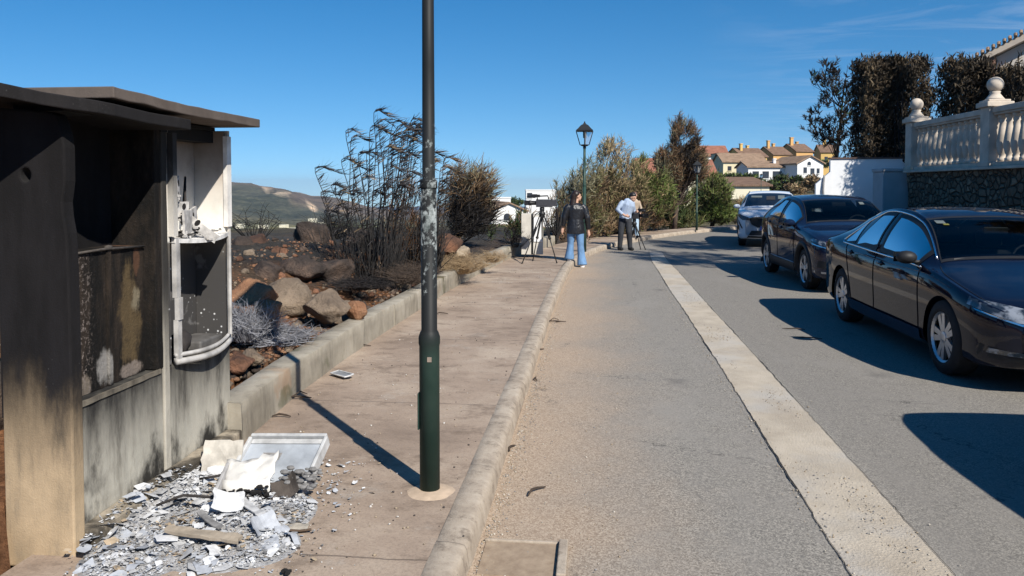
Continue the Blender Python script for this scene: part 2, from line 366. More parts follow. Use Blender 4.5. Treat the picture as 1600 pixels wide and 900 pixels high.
def make_terrain():
    rr = np.r_[np.geomspace(1.2, 40, 120), np.geomspace(41.5, 9500, 95)]
    aa = np.r_[np.linspace(R(-48), R(48), 300), np.linspace(R(50.5), R(309.5), 90)]
    th = aa  # clockwise from the camera axis
    Rr, A = np.meshgrid(rr, th, indexing='ij')
    X = Rr*(np.cos(A)*FWD.x+np.sin(A)*RGT.x); Y = Rr*(np.cos(A)*FWD.y+np.sin(A)*RGT.y)
    Z = ground(X.ravel(), Y.ravel()).reshape(X.shape)
    nr, na = X.shape
    V = np.c_[X.ravel(), Y.ravel(), Z.ravel()]
    i, j = np.meshgrid(np.arange(nr-1), np.arange(na), indexing='ij'); j2 = (j+1) % na
    Q = np.c_[(i*na+j).ravel(), (i*na+j2).ravel(), ((i+1)*na+j2).ravel(), ((i+1)*na+j).ravel()][:, ::-1]
    c0 = len(V); V = np.vstack([V, [0, 0, -0.05]])
    o = np_mesh('ground', V, Q, A_TERR, smooth=True)
    bmm = bmesh.new(); bmm.from_mesh(o.data); bmm.verts.ensure_lookup_table()
    for j in range(na): bmm.faces.new((bmm.verts[c0], bmm.verts[j], bmm.verts[(j+1) % na]))
    bmesh.ops.recalc_face_normals(bmm, faces=bmm.faces[:]); bmm.to_mesh(o.data); bmm.free()
    if o.data.polygons[0].normal.z < 0: o.data.flip_normals()
    # land cover
    x, y = V[:, 0], V[:, 1]; r = np.hypot(x, y); dep = x*FWD.x+y*FWD.y; lat = x*RGT.x+y*RGT.y
    px = np.where(dep > 1, 800+FPX*lat/np.maximum(dep, 1), np.where(lat < 0, -2500, 2600))
    red = np.array([0.25, 0.112, 0.055]); ash = np.array([0.055, 0.049, 0.047]); brown = np.array([0.115, 0.078, 0.054])
    scrub = np.array([0.055, 0.060, 0.036]); dry = np.array([0.17, 0.125, 0.08]); field = np.array([0.12, 0.125, 0.06]); quarry = np.array([0.55, 0.42, 0.31])
    near = fbm(x*1.0, y*1.0, 1.3, 4) if True else 0
    dw = dist_poly(SWF, x, y)
    t = np.clip(sstep(-0.25, 0.45, near+(0.95-dw)*0.4+1.3*(y < 7.6)*(1-sstep(1.2, 2.4, dw))+.5*(y < 9.5)*(dw < 1.0)), 0, 1)[:, None]
    C = ash*(1-t)+red*t
    t2 = sstep(0.0, 0.6, fbm(x+40, y, 2.7, 3))[:, None]*0.6; C = C*(1-t2)+brown*t2
    t3 = sstep(13, 15.5, y)[:, None]*(1-sstep(24, 34, r))[:, None]*0.85; C = C*(1-t3)+ash*1.25*t3
    t4 = sstep(26, 45, r)[:, None]; C = C*(1-t4)+(dry*0.35+scrub*0.65)*t4
    t5 = (sstep(300, 500, r)*(1-sstep(1250, 1500, r)))[:, None]; C = C*(1-t5)+field*t5
    t6 = sstep(1250, 1600, r)[:, None]; C = C*(1-t6)+np.array([0.060, 0.066, 0.050])*t6
    # the far slope behind is barer; two quarry scars on it
    frnt = np.interp(px, [250, 365, 400, 440, 480, 520, 560], [270, 288, 292, 305, 322, 333, 342])
    ypx = 290-(V[:, 2]-1.7)*FPX/np.maximum(dep, 1)
    bare = (sstep(-1, 3, frnt-ypx)*(r > 1300)*(px > 200))[:, None]*0.75
    C = C*(1-bare)+np.array([0.125, 0.095, 0.08])*bare
    for (ax, ay, bx, by, w) in ((412, 296, 455, 306, 3.0), (455, 316, 492, 326, 4.2), (430, 299, 448, 303, 3)):
        ab = np.array([bx-ax, by-ay]); tt = np.clip(((px-ax)*ab[0]+(ypx-ay)*ab[1])/(ab@ab), 0, 1)
        dq = np.hypot(px-ax-tt*ab[0], ypx-ay-tt*ab[1])+fbm(px, ypx, 9, 3)*2.2
        q = (sstep(w+1, w-1.5, dq)*(r > 1300)*(r < 2750)*(dep > 0))[:, None]*0.9
        q = np.clip(q, 0, 1); C = C*(1-q)+quarry*q
    sea = sstep(5200, 5600, r)[:, None]; C = C*(1-sea)+np.array([0.03, 0.075, 0.14])*sea
    ca = o.data.color_attributes.new('cover', 'FLOAT_COLOR', 'POINT')
    al = ((r < 30)*t[:, 0])
    ca.data.foreach_set('color', np.c_[C, al].astype(np.float32).ravel())
    return tag(o, kind='structure')
make_terrain()

# ------------------------------------------------------------------ road, kerbs, pavements
def sheet(name, L, Rt, z, mat, cols=10, jag=None, zf=None):
    L, Rt = np.asarray(L), np.asarray(Rt); n = len(L); V = []; 
    for i in range(n):
        for j in range(cols+1):
            p = L[i]+(Rt[i]-L[i])*j/cols; V.append((p[0], p[1], z if zf is None else zf(p[0], p[1])))
    Q = [(i*(cols+1)+j, i*(cols+1)+j+1, (i+1)*(cols+1)+j+1, (i+1)*(cols+1)+j) for i in range(n-1) for j in range(cols)]
    return np_mesh(name, V, Q, mat)
KL, RE, SF = resample(KERB), resample(RGT_EDGE), resample(SWF)
tag(sheet('road', KL, RE, 0.0, A_ROAD), kind='structure')
def offset(P, d):
    t = np.gradient(P, axis=0); t /= np.linalg.norm(t, axis=1)[:, None]; return P+np.c_[-t[:, 1], t[:, 0]]*d   # +d = to the left
def kerb_mesh(name, P, w, z1, side, mat, w_=None):
    """rounded worn kerb: profile swept along P; side=+1 stands to the left of P"""
    prof = [(-0.010, -0.04), (0.0, 0.04), (0.006, z1-0.03), (0.018, z1-0.012), (0.04, z1-0.003), (0.09, z1), (w-0.006, z1+0.001), (w+0.001, z1-0.006), (w+0.003, z1-0.03)]
    fine = resample(P, 1500); mb = MB(); rows = []
    cols = []
    for a, z in prof: cols.append((offset(fine, side*a), z))
    V = []; n = len(fine); m = len(prof)
    for i in range(n):
        y = fine[i][1]; st_ = math.floor(y/0.98-.5); jn = abs((y/0.98) % 1-.5) < 0.009; so_ = noise.noise((st_*7.31, 2.2, side))*0.012-(0.012 if jn else 0); wob = [so_+noise.noise((y*1.7, k*0.4, side*3))*0.005+noise.noise((y*11, k*0.9, 9))*0.004+min(0, noise.noise((y*4.3, k*0.2, 21))-.35)*0.0*k for k in range(m)]
        for k in range(m): V.append((cols[k][0][i][0]+wob[k], cols[k][0][i][1], cols[k][1]+(wob[k]*0.5 if 0 < k < m-1 else 0)))
    Q = [(i*m+k, i*m+k+1, (i+1)*m+k+1, (i+1)*m+k) for i in range(n-1) for k in range(m-1)]
    return tag(np_mesh(name, V, Q if side > 0 else [q[::-1] for q in Q], mat), kind='structure')
kerb_mesh('kerb', KL, 0.15, 0.12, 1, A_KERB)
kerb_mesh('kerb_opposite', RE, 0.15, 0.12, -1, A_KERB)
def pave_z(x, y): return 0.1165+0.6*0.006*noise.noise((x*0.9, y*0.9, 1))
tag(sheet('pavement', resample(SWF+np.array([-0.1, 0]), 260), offset(resample(KERB, 260), 0.145), 0.12, A_PAVE, 12, zf=pave_z), kind='structure')
RWALL = np.array([(6.2,-14),(6.2,4.8),(6.2,7.8),(6.2,11),(6.2,16.55),(6.5,18.6),(7.35,21.4),(9.0,24.4),(11.2,27.0),(14.5,30.2),(19.5,33.4),(27.5,37.4),(40, 43)])
tag(sheet('pavement_opposite', offset(RE, -0.145), resample(RWALL), 0.115, A_PAVE, 6), kind='structure')
# the pale concrete trench strip with broken edges, and the open crack along its left side
ys = np.arange(-8, 20.9, 0.055); sw = np.array([noise.noise((0.3, y*0.35, 5))*0.02+noise.noise((0.9, y*5, 8))*0.010+noise.noise((0.9, y*17, 8))*0.008 for y in ys])
sw2 = np.array([noise.noise((4.3, y*0.35, 5))*0.02+noise.noise((7.9, y*5, 8))*0.010+noise.noise((2.9, y*17, 8))*0.008 for y in ys])
cxl = np.interp(ys, [3, 6, 10, 18, 21], [1.10, 1.15, 1.19, 1.27, 1.40]); cxr = np.interp(ys, [3, 6, 10, 18, 21], [1.56, 1.575, 1.61, 1.64, 1.72])
SL = np.c_[cxl+sw, ys]; SR = np.c_[cxr+sw2, ys]
tag(sheet('trench_strip', SL, SR, 0.004, A_STRIP, 5), kind='structure')
cw = np.array([max(0.001, noise.noise((1.2, y*0.9, 2))*0.016+noise.noise((1.2, y*11, 2))*0.009+0.002) for y in ys])
tag(sheet('strip_crack', np.c_[SL[:, 0]-cw, ys], np.c_[SL[:, 0]+0.002, ys], 0.008, M_CRACK, 1), kind='structure')
cw2 = np.array([max(0.0008, noise.noise((5.2, y*1.1, 2))*0.012+noise.noise((1.2, y*13, 7))*0.008) for y in ys])
tag(sheet('strip_crack_opposite', np.c_[SR[:, 0]-0.002, ys], np.c_[SR[:, 0]+cw2, ys], 0.008, M_CRACK, 1), kind='structure')

# low concrete retaining wall along the pavement
def low_wall(name, P, w, z1, label):
    fine = resample(P, 300); V = []; prof = [(0.0, 0.05), (0.003, 0.28), (0.006, z1-0.008), (0.014, z1-0.001), (w-0.02, z1+0.004), (w, z1-0.02), (w, 0.05)]
    m = len(prof); n = len(fine); co = [offset(fine, a) for a, z in prof]
    for i in range(n):
        y = fine[i][1]
        for k in range(m):
            wob = noise.noise((y*1.3, k*0.15, 4))*0.009+noise.noise((y*9, k*0.9, 4))*0.005
            V.append((co[k][i][0]+wob, co[k][i][1], prof[k][1]+(wob*0.8 if prof[k][1] > 0.1 else 0)))
    Q = [(i*m+k, i*m+k+1, (i+1)*m+k+1, (i+1)*m+k) for i in range(n-1) for k in range(m-1)]
    o = np_mesh(name, V, Q, A_WALL)
    bmm = bmesh.new(); bmm.from_mesh(o.data); bmm.verts.ensure_lookup_table()
    bmm.faces.new([bmm.verts[k] for k in range(m)]); bmm.faces.new([bmm.verts[(n-1)*m+k] for k in range(m)][::-1])
    bmm.to_mesh(o.data); bmm.free(); return tag(o, label, 'wall')
low_wall('low_wall', np.array([(-2.16,4.66),(-2.24,5.8),(-2.27,7.1),(-2.25,8.75)]), 0.2, 0.365, 'low weathered concrete wall section beside the burnt kiosk')
low_wall('low_wall', np.array([(-2.25,8.80),(-2.23,9.6),(-2.2,11.4)]), 0.2, 0.355, 'low concrete wall section with mossy near end, behind the near lamp post')
low_wall('low_wall', np.array([(-2.2,11.45),(-2.09,13.7),(-1.83,17.4),(-1.06,21.2)]), 0.2, 0.37, 'long far concrete wall section curving past the unattended camera tripod')
# ------------------------------------------------------------------ the burnt utility kiosk
def m_kiosk(name, base, sootz, soft=0.35, amount=1.0, pale=0.0, specks=0.0, foot=0.0):
    """cast concrete; soot grows upwards from about height sootz (kiosk height above the pavement)"""
    k = Mt(name, 0.9, 0.15); z = k.axis(2); a = k.noise(2.6, 8, 0.65); v = k.noise(5, 7, 0.7, (1.6, 1.6, 0.35)); f = k.noise(130, 3, 0.7)
    c = k.mix(k.rng(a, 0.3, 0.7), tuple(q*0.78 for q in base), tuple(min(1, q*1.2) for q in base))
    c = k.mix(k.rng(v, 0.52, 0.7, 0, 0.45), c, (0.13, 0.115, 0.09))
    h = k.math('ADD', z, k.math('MULTIPLY', k.math('SUBTRACT', v, 0.5), 0.45)); h = k.math('ADD', h, k.math('MULTIPLY', k.math('SUBTRACT', a, 0.5), 0.35))
    s = k.rng(h, sootz-soft, sootz+soft, 0, amount)
    c = k.mix(s, c, k.mix(k.rng(v, 0.35, 0.7), (0.0058, 0.0058, 0.0068), (0.0115, 0.011, 0.0125)))
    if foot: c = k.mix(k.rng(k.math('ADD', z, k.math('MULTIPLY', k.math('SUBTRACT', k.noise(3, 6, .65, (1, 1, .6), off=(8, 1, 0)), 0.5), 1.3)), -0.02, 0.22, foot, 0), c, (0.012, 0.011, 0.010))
    if pale: c = k.mix(k.rng(k.noise(3.4, 6, 0.6, off=(4, 7, 2)), 0.58, 0.68, 0, pale), c, (0.27, 0.235, 0.19))
    if specks:
        sp = k.math('MULTIPLY', k.rng(k.voro(60), 0.05, 0.22, 1, 0), k.rng(k.noise(4, 4, 0.6, (1, 1.5, 0.5)), 0.5, 0.62)); c = k.mix(k.math('MULTIPLY', sp, specks), c, (0.33, 0.31, 0.29))
    g = k.math('MULTIPLY', k.rng(k.noise(1.9, 5, 0.5, off=(2, 3, 1)), 0.62, 0.76), 0.10); c = k.mix(g, c, (0.06, 0.047, 0.035))
    c = k.mix(k.math('MULTIPLY', k.rng(k.voro(23), .03, .07, 1, 0), k.rng(k.noise(2.2, 3), .5, .6, 0, .5)), c, (0.14, 0.135, 0.13))
    k.col(c).bump(k.math('ADD', f, k.math('MULTIPLY', v, 1.5)), 0.35, 0.006); return k.m
K_POST = m_kiosk('sooted_concrete_post', (0.40, 0.30, 0.19), 0.54, 0.28, 0.992)
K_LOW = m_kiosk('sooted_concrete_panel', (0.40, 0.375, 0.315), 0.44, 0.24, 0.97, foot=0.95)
def m_back():
    k = Mt('burnt_back_wall', 0.9, 0.15); y = k.axis(1); z = k.axis(2); n = k.noise(7, 8, .7); v = k.noise(5, 7, .7, (1, 2.2, .35)); f = k.noise(60, 5, .7)
    c = k.mix(k.rng(v, .4, .68), (0.008, 0.0075, 0.007), (0.038, 0.028, 0.021)); c = k.mix(k.rng(f, .58, .75, 0, .5), c, (0.06, 0.05, 0.045))
    def spot(c, cy, cz, ry, rz, col, amt=.95):
        d = k.math('ADD', k.math('POWER', k.math('DIVIDE', k.math('SUBTRACT', y, cy), ry), 2.0), k.math('POWER', k.math('DIVIDE', k.math('SUBTRACT', z, cz), rz), 2.0)); d = k.math('ADD', d, k.math('MULTIPLY', k.math('ADD', k.math('SUBTRACT', n, .5), k.math('SUBTRACT', v, .5)), 3.6)); return k.mix(k.rng(d, .25, 1.25, amt, 0), c, col)
    c = spot(c, -.20, .92, .10, .24, (0.10, 0.07, 0.036)); c = spot(c, -.15, 1.0, .05, .07, (0.22, 0.185, 0.125), .8); c = spot(c, -.42, .71, .055, .085, (0.27, 0.255, 0.235), .85); c = spot(c, -.2, .66, .10, .035, (0.22, 0.18, 0.15), .9); c = spot(c, -.62, .66, .09, .07, (0.17, 0.14, 0.11)); c = spot(c, -.14, 1.2, .03, .1, (0.12, 0.06, 0.035), .7)
    col_ = k.math('MULTIPLY', k.rng(k.math('ABSOLUTE', k.math('ADD', y, .60)), .03, .13, 1, 0), k.rng(k.noise(48, 4, .75), .52, .64)); c = k.mix(k.math('MULTIPLY', col_, .8), c, (0.24, 0.20, 0.175))
    k.col(c).bump(k.math('ADD', n, f), .6, .012); return k.m
K_BACK = m_back()
K_BACKT = m_kiosk('black_cavity_wall', (0.14, 0.11, 0.08), 0.2, 0.2, 0.97)
K_SLAB = m_kiosk('burnt_roof_slab', (0.085, 0.072, 0.062), 1.0, 0.3, 0.90, 0.06, 0.12)
K_SLABB = m_kiosk('smoked_roof_slab', (0.15, 0.12, 0.10), 2.05, 0.5, 0.7, 0.15, 0.1)
K_BLACK = plain('black_soot', (0.012, 0.011, 0.011), 0.95)
def m_liner():
    k = Mt('heat_bleached_liner', 0.6, 0.3); z = k.axis(2); a = k.noise(5, 7, 0.65)
    c = k.ramp(a, [(0.35, (0.60, 0.56, 0.49)), (0.6, (0.78, 0.75, 0.68))])
    h = k.math('ADD', z, k.math('MULTIPLY', k.math('SUBTRACT', a, 0.5), 0.4)); c = k.mix(k.rng(h, 1.55, 1.9, 0, 0.9), c, (0.05, 0.042, 0.036))
    c = k.mix(k.rng(h, 1.38, 1.7, 0, 0.45), c, (0.36, 0.25, 0.17))
    low = k.rng(z, 1.27, 1.29, 1, 0); d = k.mix(k.rng(k.noise(9, 5), 0.6, 0.68, 0, 0.5), (0.055, 0.052, 0.05), (0.22, 0.21, 0.2))
    sp = k.math('MULTIPLY', k.rng(k.voro(34), 0.08, 0.28, 1, 0), k.rng(k.noise(4.2, 4, 0.6), 0.47, 0.56)); d = k.mix(sp, d, (0.62, 0.62, 0.62))
    d = k.mix(k.rng(z, 1.1, 1.25, 0, 0.35), d, (0.2, 0.17, 0.13))
    k.col(k.mix(low, c, d)).bump(a, 0.2, 0.004); return k.m
K_LINER = m_liner()
K_FRAME = plain('scorched_grey_frame', (0.36, 0.345, 0.325), 0.6, 0.55, 7, 0.35)
K_FRAMEP = plain('pale_cover_remnant', (0.66, 0.63, 0.58), 0.6, 0.35, 9)
K_PIPE = plain('charred_pipe', (0.035, 0.03, 0.028), 0.8, 0.5)
K_STEP = m_kiosk('plinth_concrete', (0.34, 0.29, 0.22), 5, 0.3, foot=0.85)
G0 = 0.12
kio = thing('utility_kiosk', (-2.25, 3.95, G0), 'fire-blackened concrete utility kiosk with open meter boxes and slab roof', 'kiosk')
ox, oy, oz = -2.25, 3.95, G0
def kb(x0, x1, y0, y1, z0, z1): return (x0-ox, x1-ox, y0-oy, y1-oy, z0-oz, z1-oz)
def jit_box(mb, x0, x1, y0, y1, z0, z1, n=14, amp=0.006, seed=0):
    """box with slightly uneven long edges (cast concrete, spalled)"""
    x0, x1, y0, y1, z0, z1 = kb(x0, x1, y0, y1, z0, z1)
    ax = max(range(3), key=lambda i: (x1-x0, y1-y0, z1-z0)[i]); lo = (x0, y0, z0); hi = (x1, y1, z1)
    rings = []
    for i in range(n+1):
        t = i/n; c = []
        for (a, b) in ((0, 0), (1, 0), (1, 1), (0, 1)):
            p = [0, 0, 0]; o = [q for q in range(3) if q != ax]
            p[ax] = lo[ax]+(hi[ax]-lo[ax])*t
            p[o[0]] = (lo if a == 0 else hi)[o[0]]; p[o[1]] = (lo if b == 0 else hi)[o[1]]
            for q in o: p[q] += noise.noise((t*9+seed, a*3+q, b*5))*amp
            c.append(p)
        rings.append(c)
    V = [p for r in rings for p in r]; F = [(i*4+j, i*4+(j+1) % 4, (i+1)*4+(j+1) % 4, (i+1)*4+j) for i in range(n) for j in range(4)]
    F += [(3, 2, 1, 0), (n*4, n*4+1, n*4+2, n*4+3)]
    if ax == 1: F = [f[::-1] for f in F]
    mb.add(V, F)
# side panel facing the camera, with a round hole and a bitten front edge
mb = MB(); out = [(-2.52, 0.06), (-2.205, 0.06), (-2.203, 0.7), (-2.206, 1.35), (-2.212, 1.50), (-2.224, 1.57), (-2.228, 1.63), (-2.221, 1.67), (-2.214, 1.72), (-2.213, 1.86), (-2.222, 1.92), (-2.236, 1.965), (-2.25, 2.0), (-2.29, 2.012), (-2.52, 2.03)]
mb.prism([(x-ox, z-oz) for x, z in out], 3.13-oy, 3.205-oy)
side = mb.build('side_panel', [K_POST, K_BLACK], kio, bevel=0)
cut = MB(); cut.lathe([(0.024, -0.1), (0.024, 0.2)], 18, M=Matrix.Translation((-2.392-ox, 3.13-oy, 1.746-oz)) @ Matrix.Rotation(R(90), 4, 'X') @ Matrix.Diagonal((1, 1.25, 1, 1)))
cut.m = [1]*len(cut.m); co_ = cut.build('cutter', [K_POST, K_BLACK], kio)
md = side.modifiers.new('hole', 'BOOLEAN'); md.object = co_; md.operation = 'DIFFERENCE'; bake(side); bpy.data.objects.remove(co_)
bv = side.modifiers.new('bevel', 'BEVEL'); bv.width = 0.008; bv.segments = 2; bv.limit_method = 'ANGLE'; bv.angle_limit = R(50)
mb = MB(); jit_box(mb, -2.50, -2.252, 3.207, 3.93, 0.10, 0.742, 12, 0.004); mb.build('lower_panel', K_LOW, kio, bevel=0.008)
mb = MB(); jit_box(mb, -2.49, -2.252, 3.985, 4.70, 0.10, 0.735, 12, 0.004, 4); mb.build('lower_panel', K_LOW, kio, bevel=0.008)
mb = MB(); mb.box(*kb(-2.54, -2.49, 3.15, 3.97, 0.70, 2.02)); mb.build('back_wall', K_BACKT, kio)
mb = MB(); jit_box(mb, -2.488, -2.315, 3.21, 3.872, 0.745, 1.395, 12, .004, 3); mb.build('meter_panel', K_BACK, kio)
mb = MB(); mb.tube([(-2.31-ox, 3.27-oy, 1.395-oz), (-2.30-ox, 3.5-oy, 1.402-oz), (-2.305-ox, 3.86-oy, 1.39-oz)], .006, 6); mb.ball((-2.31-ox, 3.57-oy, 1.405-oz), .016, 8, (1, 1.8, .8)); mb.build('melted_bar', plain('melted_bar', (0.07, 0.06, 0.052), .8, .6, 20), kio, True)
mb = MB(); mb.box(*kb(-2.313, -2.30, 3.55, 3.575, 0.746, 1.385)); mb.box(*kb(-2.313, -2.295, 3.212, 3.29, 0.746, 1.385)); mb.build('back_rib', K_BACK, kio)
mb = MB(); jit_box(mb, -2.255, -2.243, 3.207, 3.90, 0.725, 0.748, 12, 0.003, 2); mb.build('opening_sill', m_kiosk('sill_concrete', (0.30, 0.26, 0.2), 0.56, 0.2, 0.8), kio)
mb = MB(); jit_box(mb, -2.50, -2.25, 3.875, 3.935, 0.745, 2.0, 14, 0.004, 7); mb.build('partition', K_BACK, kio, bevel=0.006)
mb = MB(); jit_box(mb, -2.49, -2.243, 3.932, 3.985, 0.10, 2.0, 16, 0.006, 5); mb.build('centre_post', m_kiosk('streaked_concrete_post', (0.40, 0.37, 0.31), 0.75, 0.35, 0.93), kio, bevel=0.006)
mb = MB(); mb.box(*kb(-2.50, -2.46, 3.987, 4.70, 0.737, 2.04)); mb.build('back_wall', K_BACK, kio)
# meter box: liner walls, front frame, sagging shelf and bottom lip, melted remains
mb = MB(); mb.box(*kb(-2.455, -2.445, 4.03, 4.66, 0.742, 2.02)); mb.box(*kb(-2.443, -2.255, 4.655, 4.672, 0.742, 2.03)); mb.box(*kb(-2.443, -2.255, 4.005, 4.022, 0.742, 2.02))
liner = mb.build('meter_box', K_LINER, kio)
mb = MB(); mb.box(*kb(-2.46, -2.238, 4.676, 4.70, 0.737, 2.035)); mb.build('end_wall', m_kiosk('bleached_end_wall', (0.62, 0.57, 0.49), 1.95, 0.2, 0.92), kio)
def fr(pts, r, flat=1): 
    m = MB(); m.tube([(x-ox, y-oy, z-oz) for x, y, z in pts], r, 6); return m
m1 = MB(); m1.box(*kb(-2.254, -2.228, 4.645, 4.70, 1.45, 2.0)); m1.build('frame', K_FRAMEP, liner)
m1 = MB()
for z0, z1, dx in ((0.76, 0.98, 0.004), (0.98, 1.1, 0.012), (1.1, 1.42, 0.0)): m1.box(*kb(-2.252+dx, -2.226+dx, 4.035, 4.075, z0, z1-0.001))
m1.build('frame', K_FRAME, liner)
m1 = MB(); m1.box(*kb(-2.255, -2.222, 4.008, 4.05, 1.43, 1.98)); m1.build('frame', m_kiosk('frame_sooted', (0.5, 0.47, 0.42), 1.52, 0.2, 0.93), liner)
m1 = fr([(-2.23, 4.66, z) for z in (0.79, 1.0, 1.2, 1.42)], 0.013); m1.build('frame', K_FRAME, liner)
arc = [(y, 0.055*math.sin(math.pi*min(1, max(0, (y-4.03)/0.64)))) for y in np.linspace(4.03, 4.67, 12)]
m1 = fr([(-2.235+b*0.9, y, 0.755-b*0.35) for y, b in arc], 0.018); m1.tube([(-2.24+b*0.9-ox, y-oy, 0.79-b*0.3-oz) for y, b in arc], 0.012, 6)
m1.build('bottom_lip', K_FRAME, liner, True)
mb = MB()
for i in range(11):
    (y, b), (y2, b2) = arc[i], arc[i+1]
    mb.add([(-2.44-ox, y-oy, 1.425-oz), (-2.232+b*0.7-ox, y-oy, 1.418-b*0.3-oz), (-2.232+b2*0.7-ox, y2-oy, 1.418-b2*0.3-oz), (-2.44-ox, y2-oy, 1.425-oz),
            (-2.44-ox, y-oy, 1.405-oz), (-2.232+b*0.7-ox, y-oy, 1.395-b*0.3-oz), (-2.232+b2*0.7-ox, y2-oy, 1.395-b2*0.3-oz), (-2.44-ox, y2-oy, 1.405-oz)],
           [(0, 1, 2, 3), (7, 6, 5, 4), (1, 5, 6, 2), (0, 3, 7, 4)])
mb.build('shelf', plain('ashy_shelf', (0.62, 0.6, 0.57), 0.8, 0.5, 16), liner)
K_CHAR = plain('charred_flakes', (0.06, 0.055, 0.05), 0.9, 0.6, 20)
K_ASHW = plain('white_ash_remnant', (0.42, 0.40, 0.375), 0.9, 0.6, 16)
# melted meter remains: perforated bracket plates on the near jamb
for (y, z, w, h, rx) in ((4.10, 1.69, 0.10, 0.12, 6), (4.16, 1.57, 0.10, 0.10, -8), (4.24, 1.50, 0.24, 0.15, 4), (4.3, 1.455, 0.2, 0.05, 40)):
    m1 = MB(); n = 12; M = Matrix.Translation((-2.262-ox+0.01*rx/8, y-oy, z-oz)) @ Matrix.Rotation(R(rx*3), 4, 'Z') @ Matrix.Rotation(R(rx), 4, 'X')
    pl = [(-w/2, -h/2), (w*0.1, -h*0.62), (w/2, -h/2), (w*0.55, h*0.1), (w/2, h/2), (0, h*0.42), (-w/2, h/2), (-w*0.46, 0)]
    m1.prism(pl, -0.006, 0.006, 'x', M); m1.mi = 1
    for (a, b, r_) in ((0.22, 0.18, .014), (0.1, -0.28, .008)): m1.lathe([(r_, -0.0075), (r_*.9, 0.0075)], 8, M=M @ Matrix.Translation((0, a*w, b*h)) @ Matrix.Rotation(R(90), 4, 'Y'), sx=1.5)
    m1.mi = 0
    for _q in range(14): m1.ball(M @ Vector((random.uniform(-.006, .012), random.uniform(-.5, .5)*w, random.uniform(-.6, -.3)*h)), random.uniform(.006, .016), 6, (1, 1.4, .8))
    m1.build('melted_bracket', [K_ASHW, K_BLACK], liner)
m1 = MB()
for i in range(90):
    y = random.uniform(4.06, 4.6); x = random.uniform(-2.42, -2.22); s = random.uniform(0.006, 0.03); a = random.uniform(0, 6.3)
    M = Matrix.Translation((x-ox, y-oy, 1.429-oz+random.uniform(0, 0.014))) @ Matrix.Rotation(a, 4, 'Z') @ Matrix.Rotation(random.uniform(-0.5, 0.5), 4, 'X')
    m1.mi = random.choice((0, 0, 1)); m1.box(-s, s, -s*0.4, s*0.4, -0.002, 0.002, M)
m1.build('char_flakes', [K_CHAR, K_ASHW], liner)['kind'] = 'stuff'
for i in range(5):
    yy = 4.12+.06*i; m1 = fr([(-2.42, yy+.1, 1.9-.1*i), (-2.36, yy+.03*math.sin(i*2), 1.75), (-2.33, yy-.03, 1.6), (-2.31, yy+.02, 1.44+.02*i)], .006); m1.build('burnt_wire', K_PIPE, liner, True)
m1 = fr([(-2.40, 4.30, 0.80), (-2.34, 4.30, 0.83), (-2.29, 4.20, 0.84), (-2.275, 4.1, 0.82)], [0.045, 0.05, 0.055, 0.06]); m1.build('charred_pipe', K_PIPE, liner, True)
m1 = MB(); m1.box(*kb(-2.44, -2.26, 4.35, 4.62, 0.745, 0.80)); m1.build('melted_tray', plain('melted_tray', (0.10, 0.095, 0.09), 0.6, 0.6), liner, bevel=0.01)
# roof slabs
mb = MB(); pl = [(-2.72, 2.45), (-2.49, 2.47)]+[(-2.05+noise.noise((q*5, 1, 1))*.006-.6*max(0, 3.18-q), q) for q in np.linspace(2.5, 3.88, 16)]+[(-2.10, 3.892), (-2.4, 3.885), (-2.72, 3.89)]
mb.prism([(x-ox, y-oy) for x, y in pl], 1.985-oz, 2.038-oz, 'z'); mb.v = [(x, y, z+(max(0, -(y+oy)+3.9)/1.07)**3*0.054+noise.noise((x*6, y*6, 2))*.004) for x, y, z in mb.v]; mb.build('roof_slab', K_SLAB, kio, bevel=0.005)
mb = MB(); jit_box(mb, -2.74, -2.055, 3.235, 4.735, 2.058, 2.108, 26, 0.007, 3); mb.v = [(x, y, z+max(0, -(y+oy)+3.9)*0.028) for x, y, z in mb.v]; mb.build('roof_slab', K_SLABB, kio, bevel=0.005)
mb = MB(); mb.box(*kb(-2.46, -2.30, 3.99, 4.64, 2.03, 2.05)); mb.box(*kb(-2.5, -2.27, 3.21, 3.93, 2.022, 2.05)); mb.build('soot_packing', K_BLACK, kio)
mb = MB(); mb.box(*kb(-2.262, -2.24, 3.93, 3.99, 1.98, 2.03)); mb.box(*kb(-2.44, -2.32, 4.0, 4.68, 1.96, 2.028)); mb.build('soot_packing', K_BLACK, kio)
# plinth step along the foot of the kiosk
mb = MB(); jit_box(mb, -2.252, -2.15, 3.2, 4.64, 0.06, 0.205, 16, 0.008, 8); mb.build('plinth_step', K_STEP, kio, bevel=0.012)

# ------------------------------------------------------------------ debris in front of the kiosk
ASH = [plain('ash_white', (0.55, 0.55, 0.55), 0.95, 0.3, 30), plain('ash_grey', (0.38, 0.378, 0.374), 0.95, 0.35, 30), plain('ash_dark', (0.17, 0.165, 0.16), 0.95, 0.4, 30), plain('ash_bluish', (0.36, 0.375, 0.40), 0.9, 0.25, 30), plain('ash_ochre', (0.36, 0.28, 0.19), 0.95, 0.3, 30)]
HEAPS = [(-1.80, 3.62, 0.36, 0.44, 0.042), (-1.62, 3.30, 0.34, 0.27, 0.03), (-1.93, 3.15, 0.24, 0.24, 0.03), (-1.55, 3.62, 0.22, 0.30, 0.03), (-2.02, 3.9, 0.18, 0.34, 0.045), (-1.78, 4.05, 0.22, 0.16, 0.04), (-2.16, 3.6, 0.1, 0.5, 0.07)]
def heap_z(x, y):
    z = 0
    for hx, hy, rx, ry, h in HEAPS:
        q = 1-((x-hx)/rx)**2-((y-hy)/ry)**2
        if q > 0: z += h*q
    return z
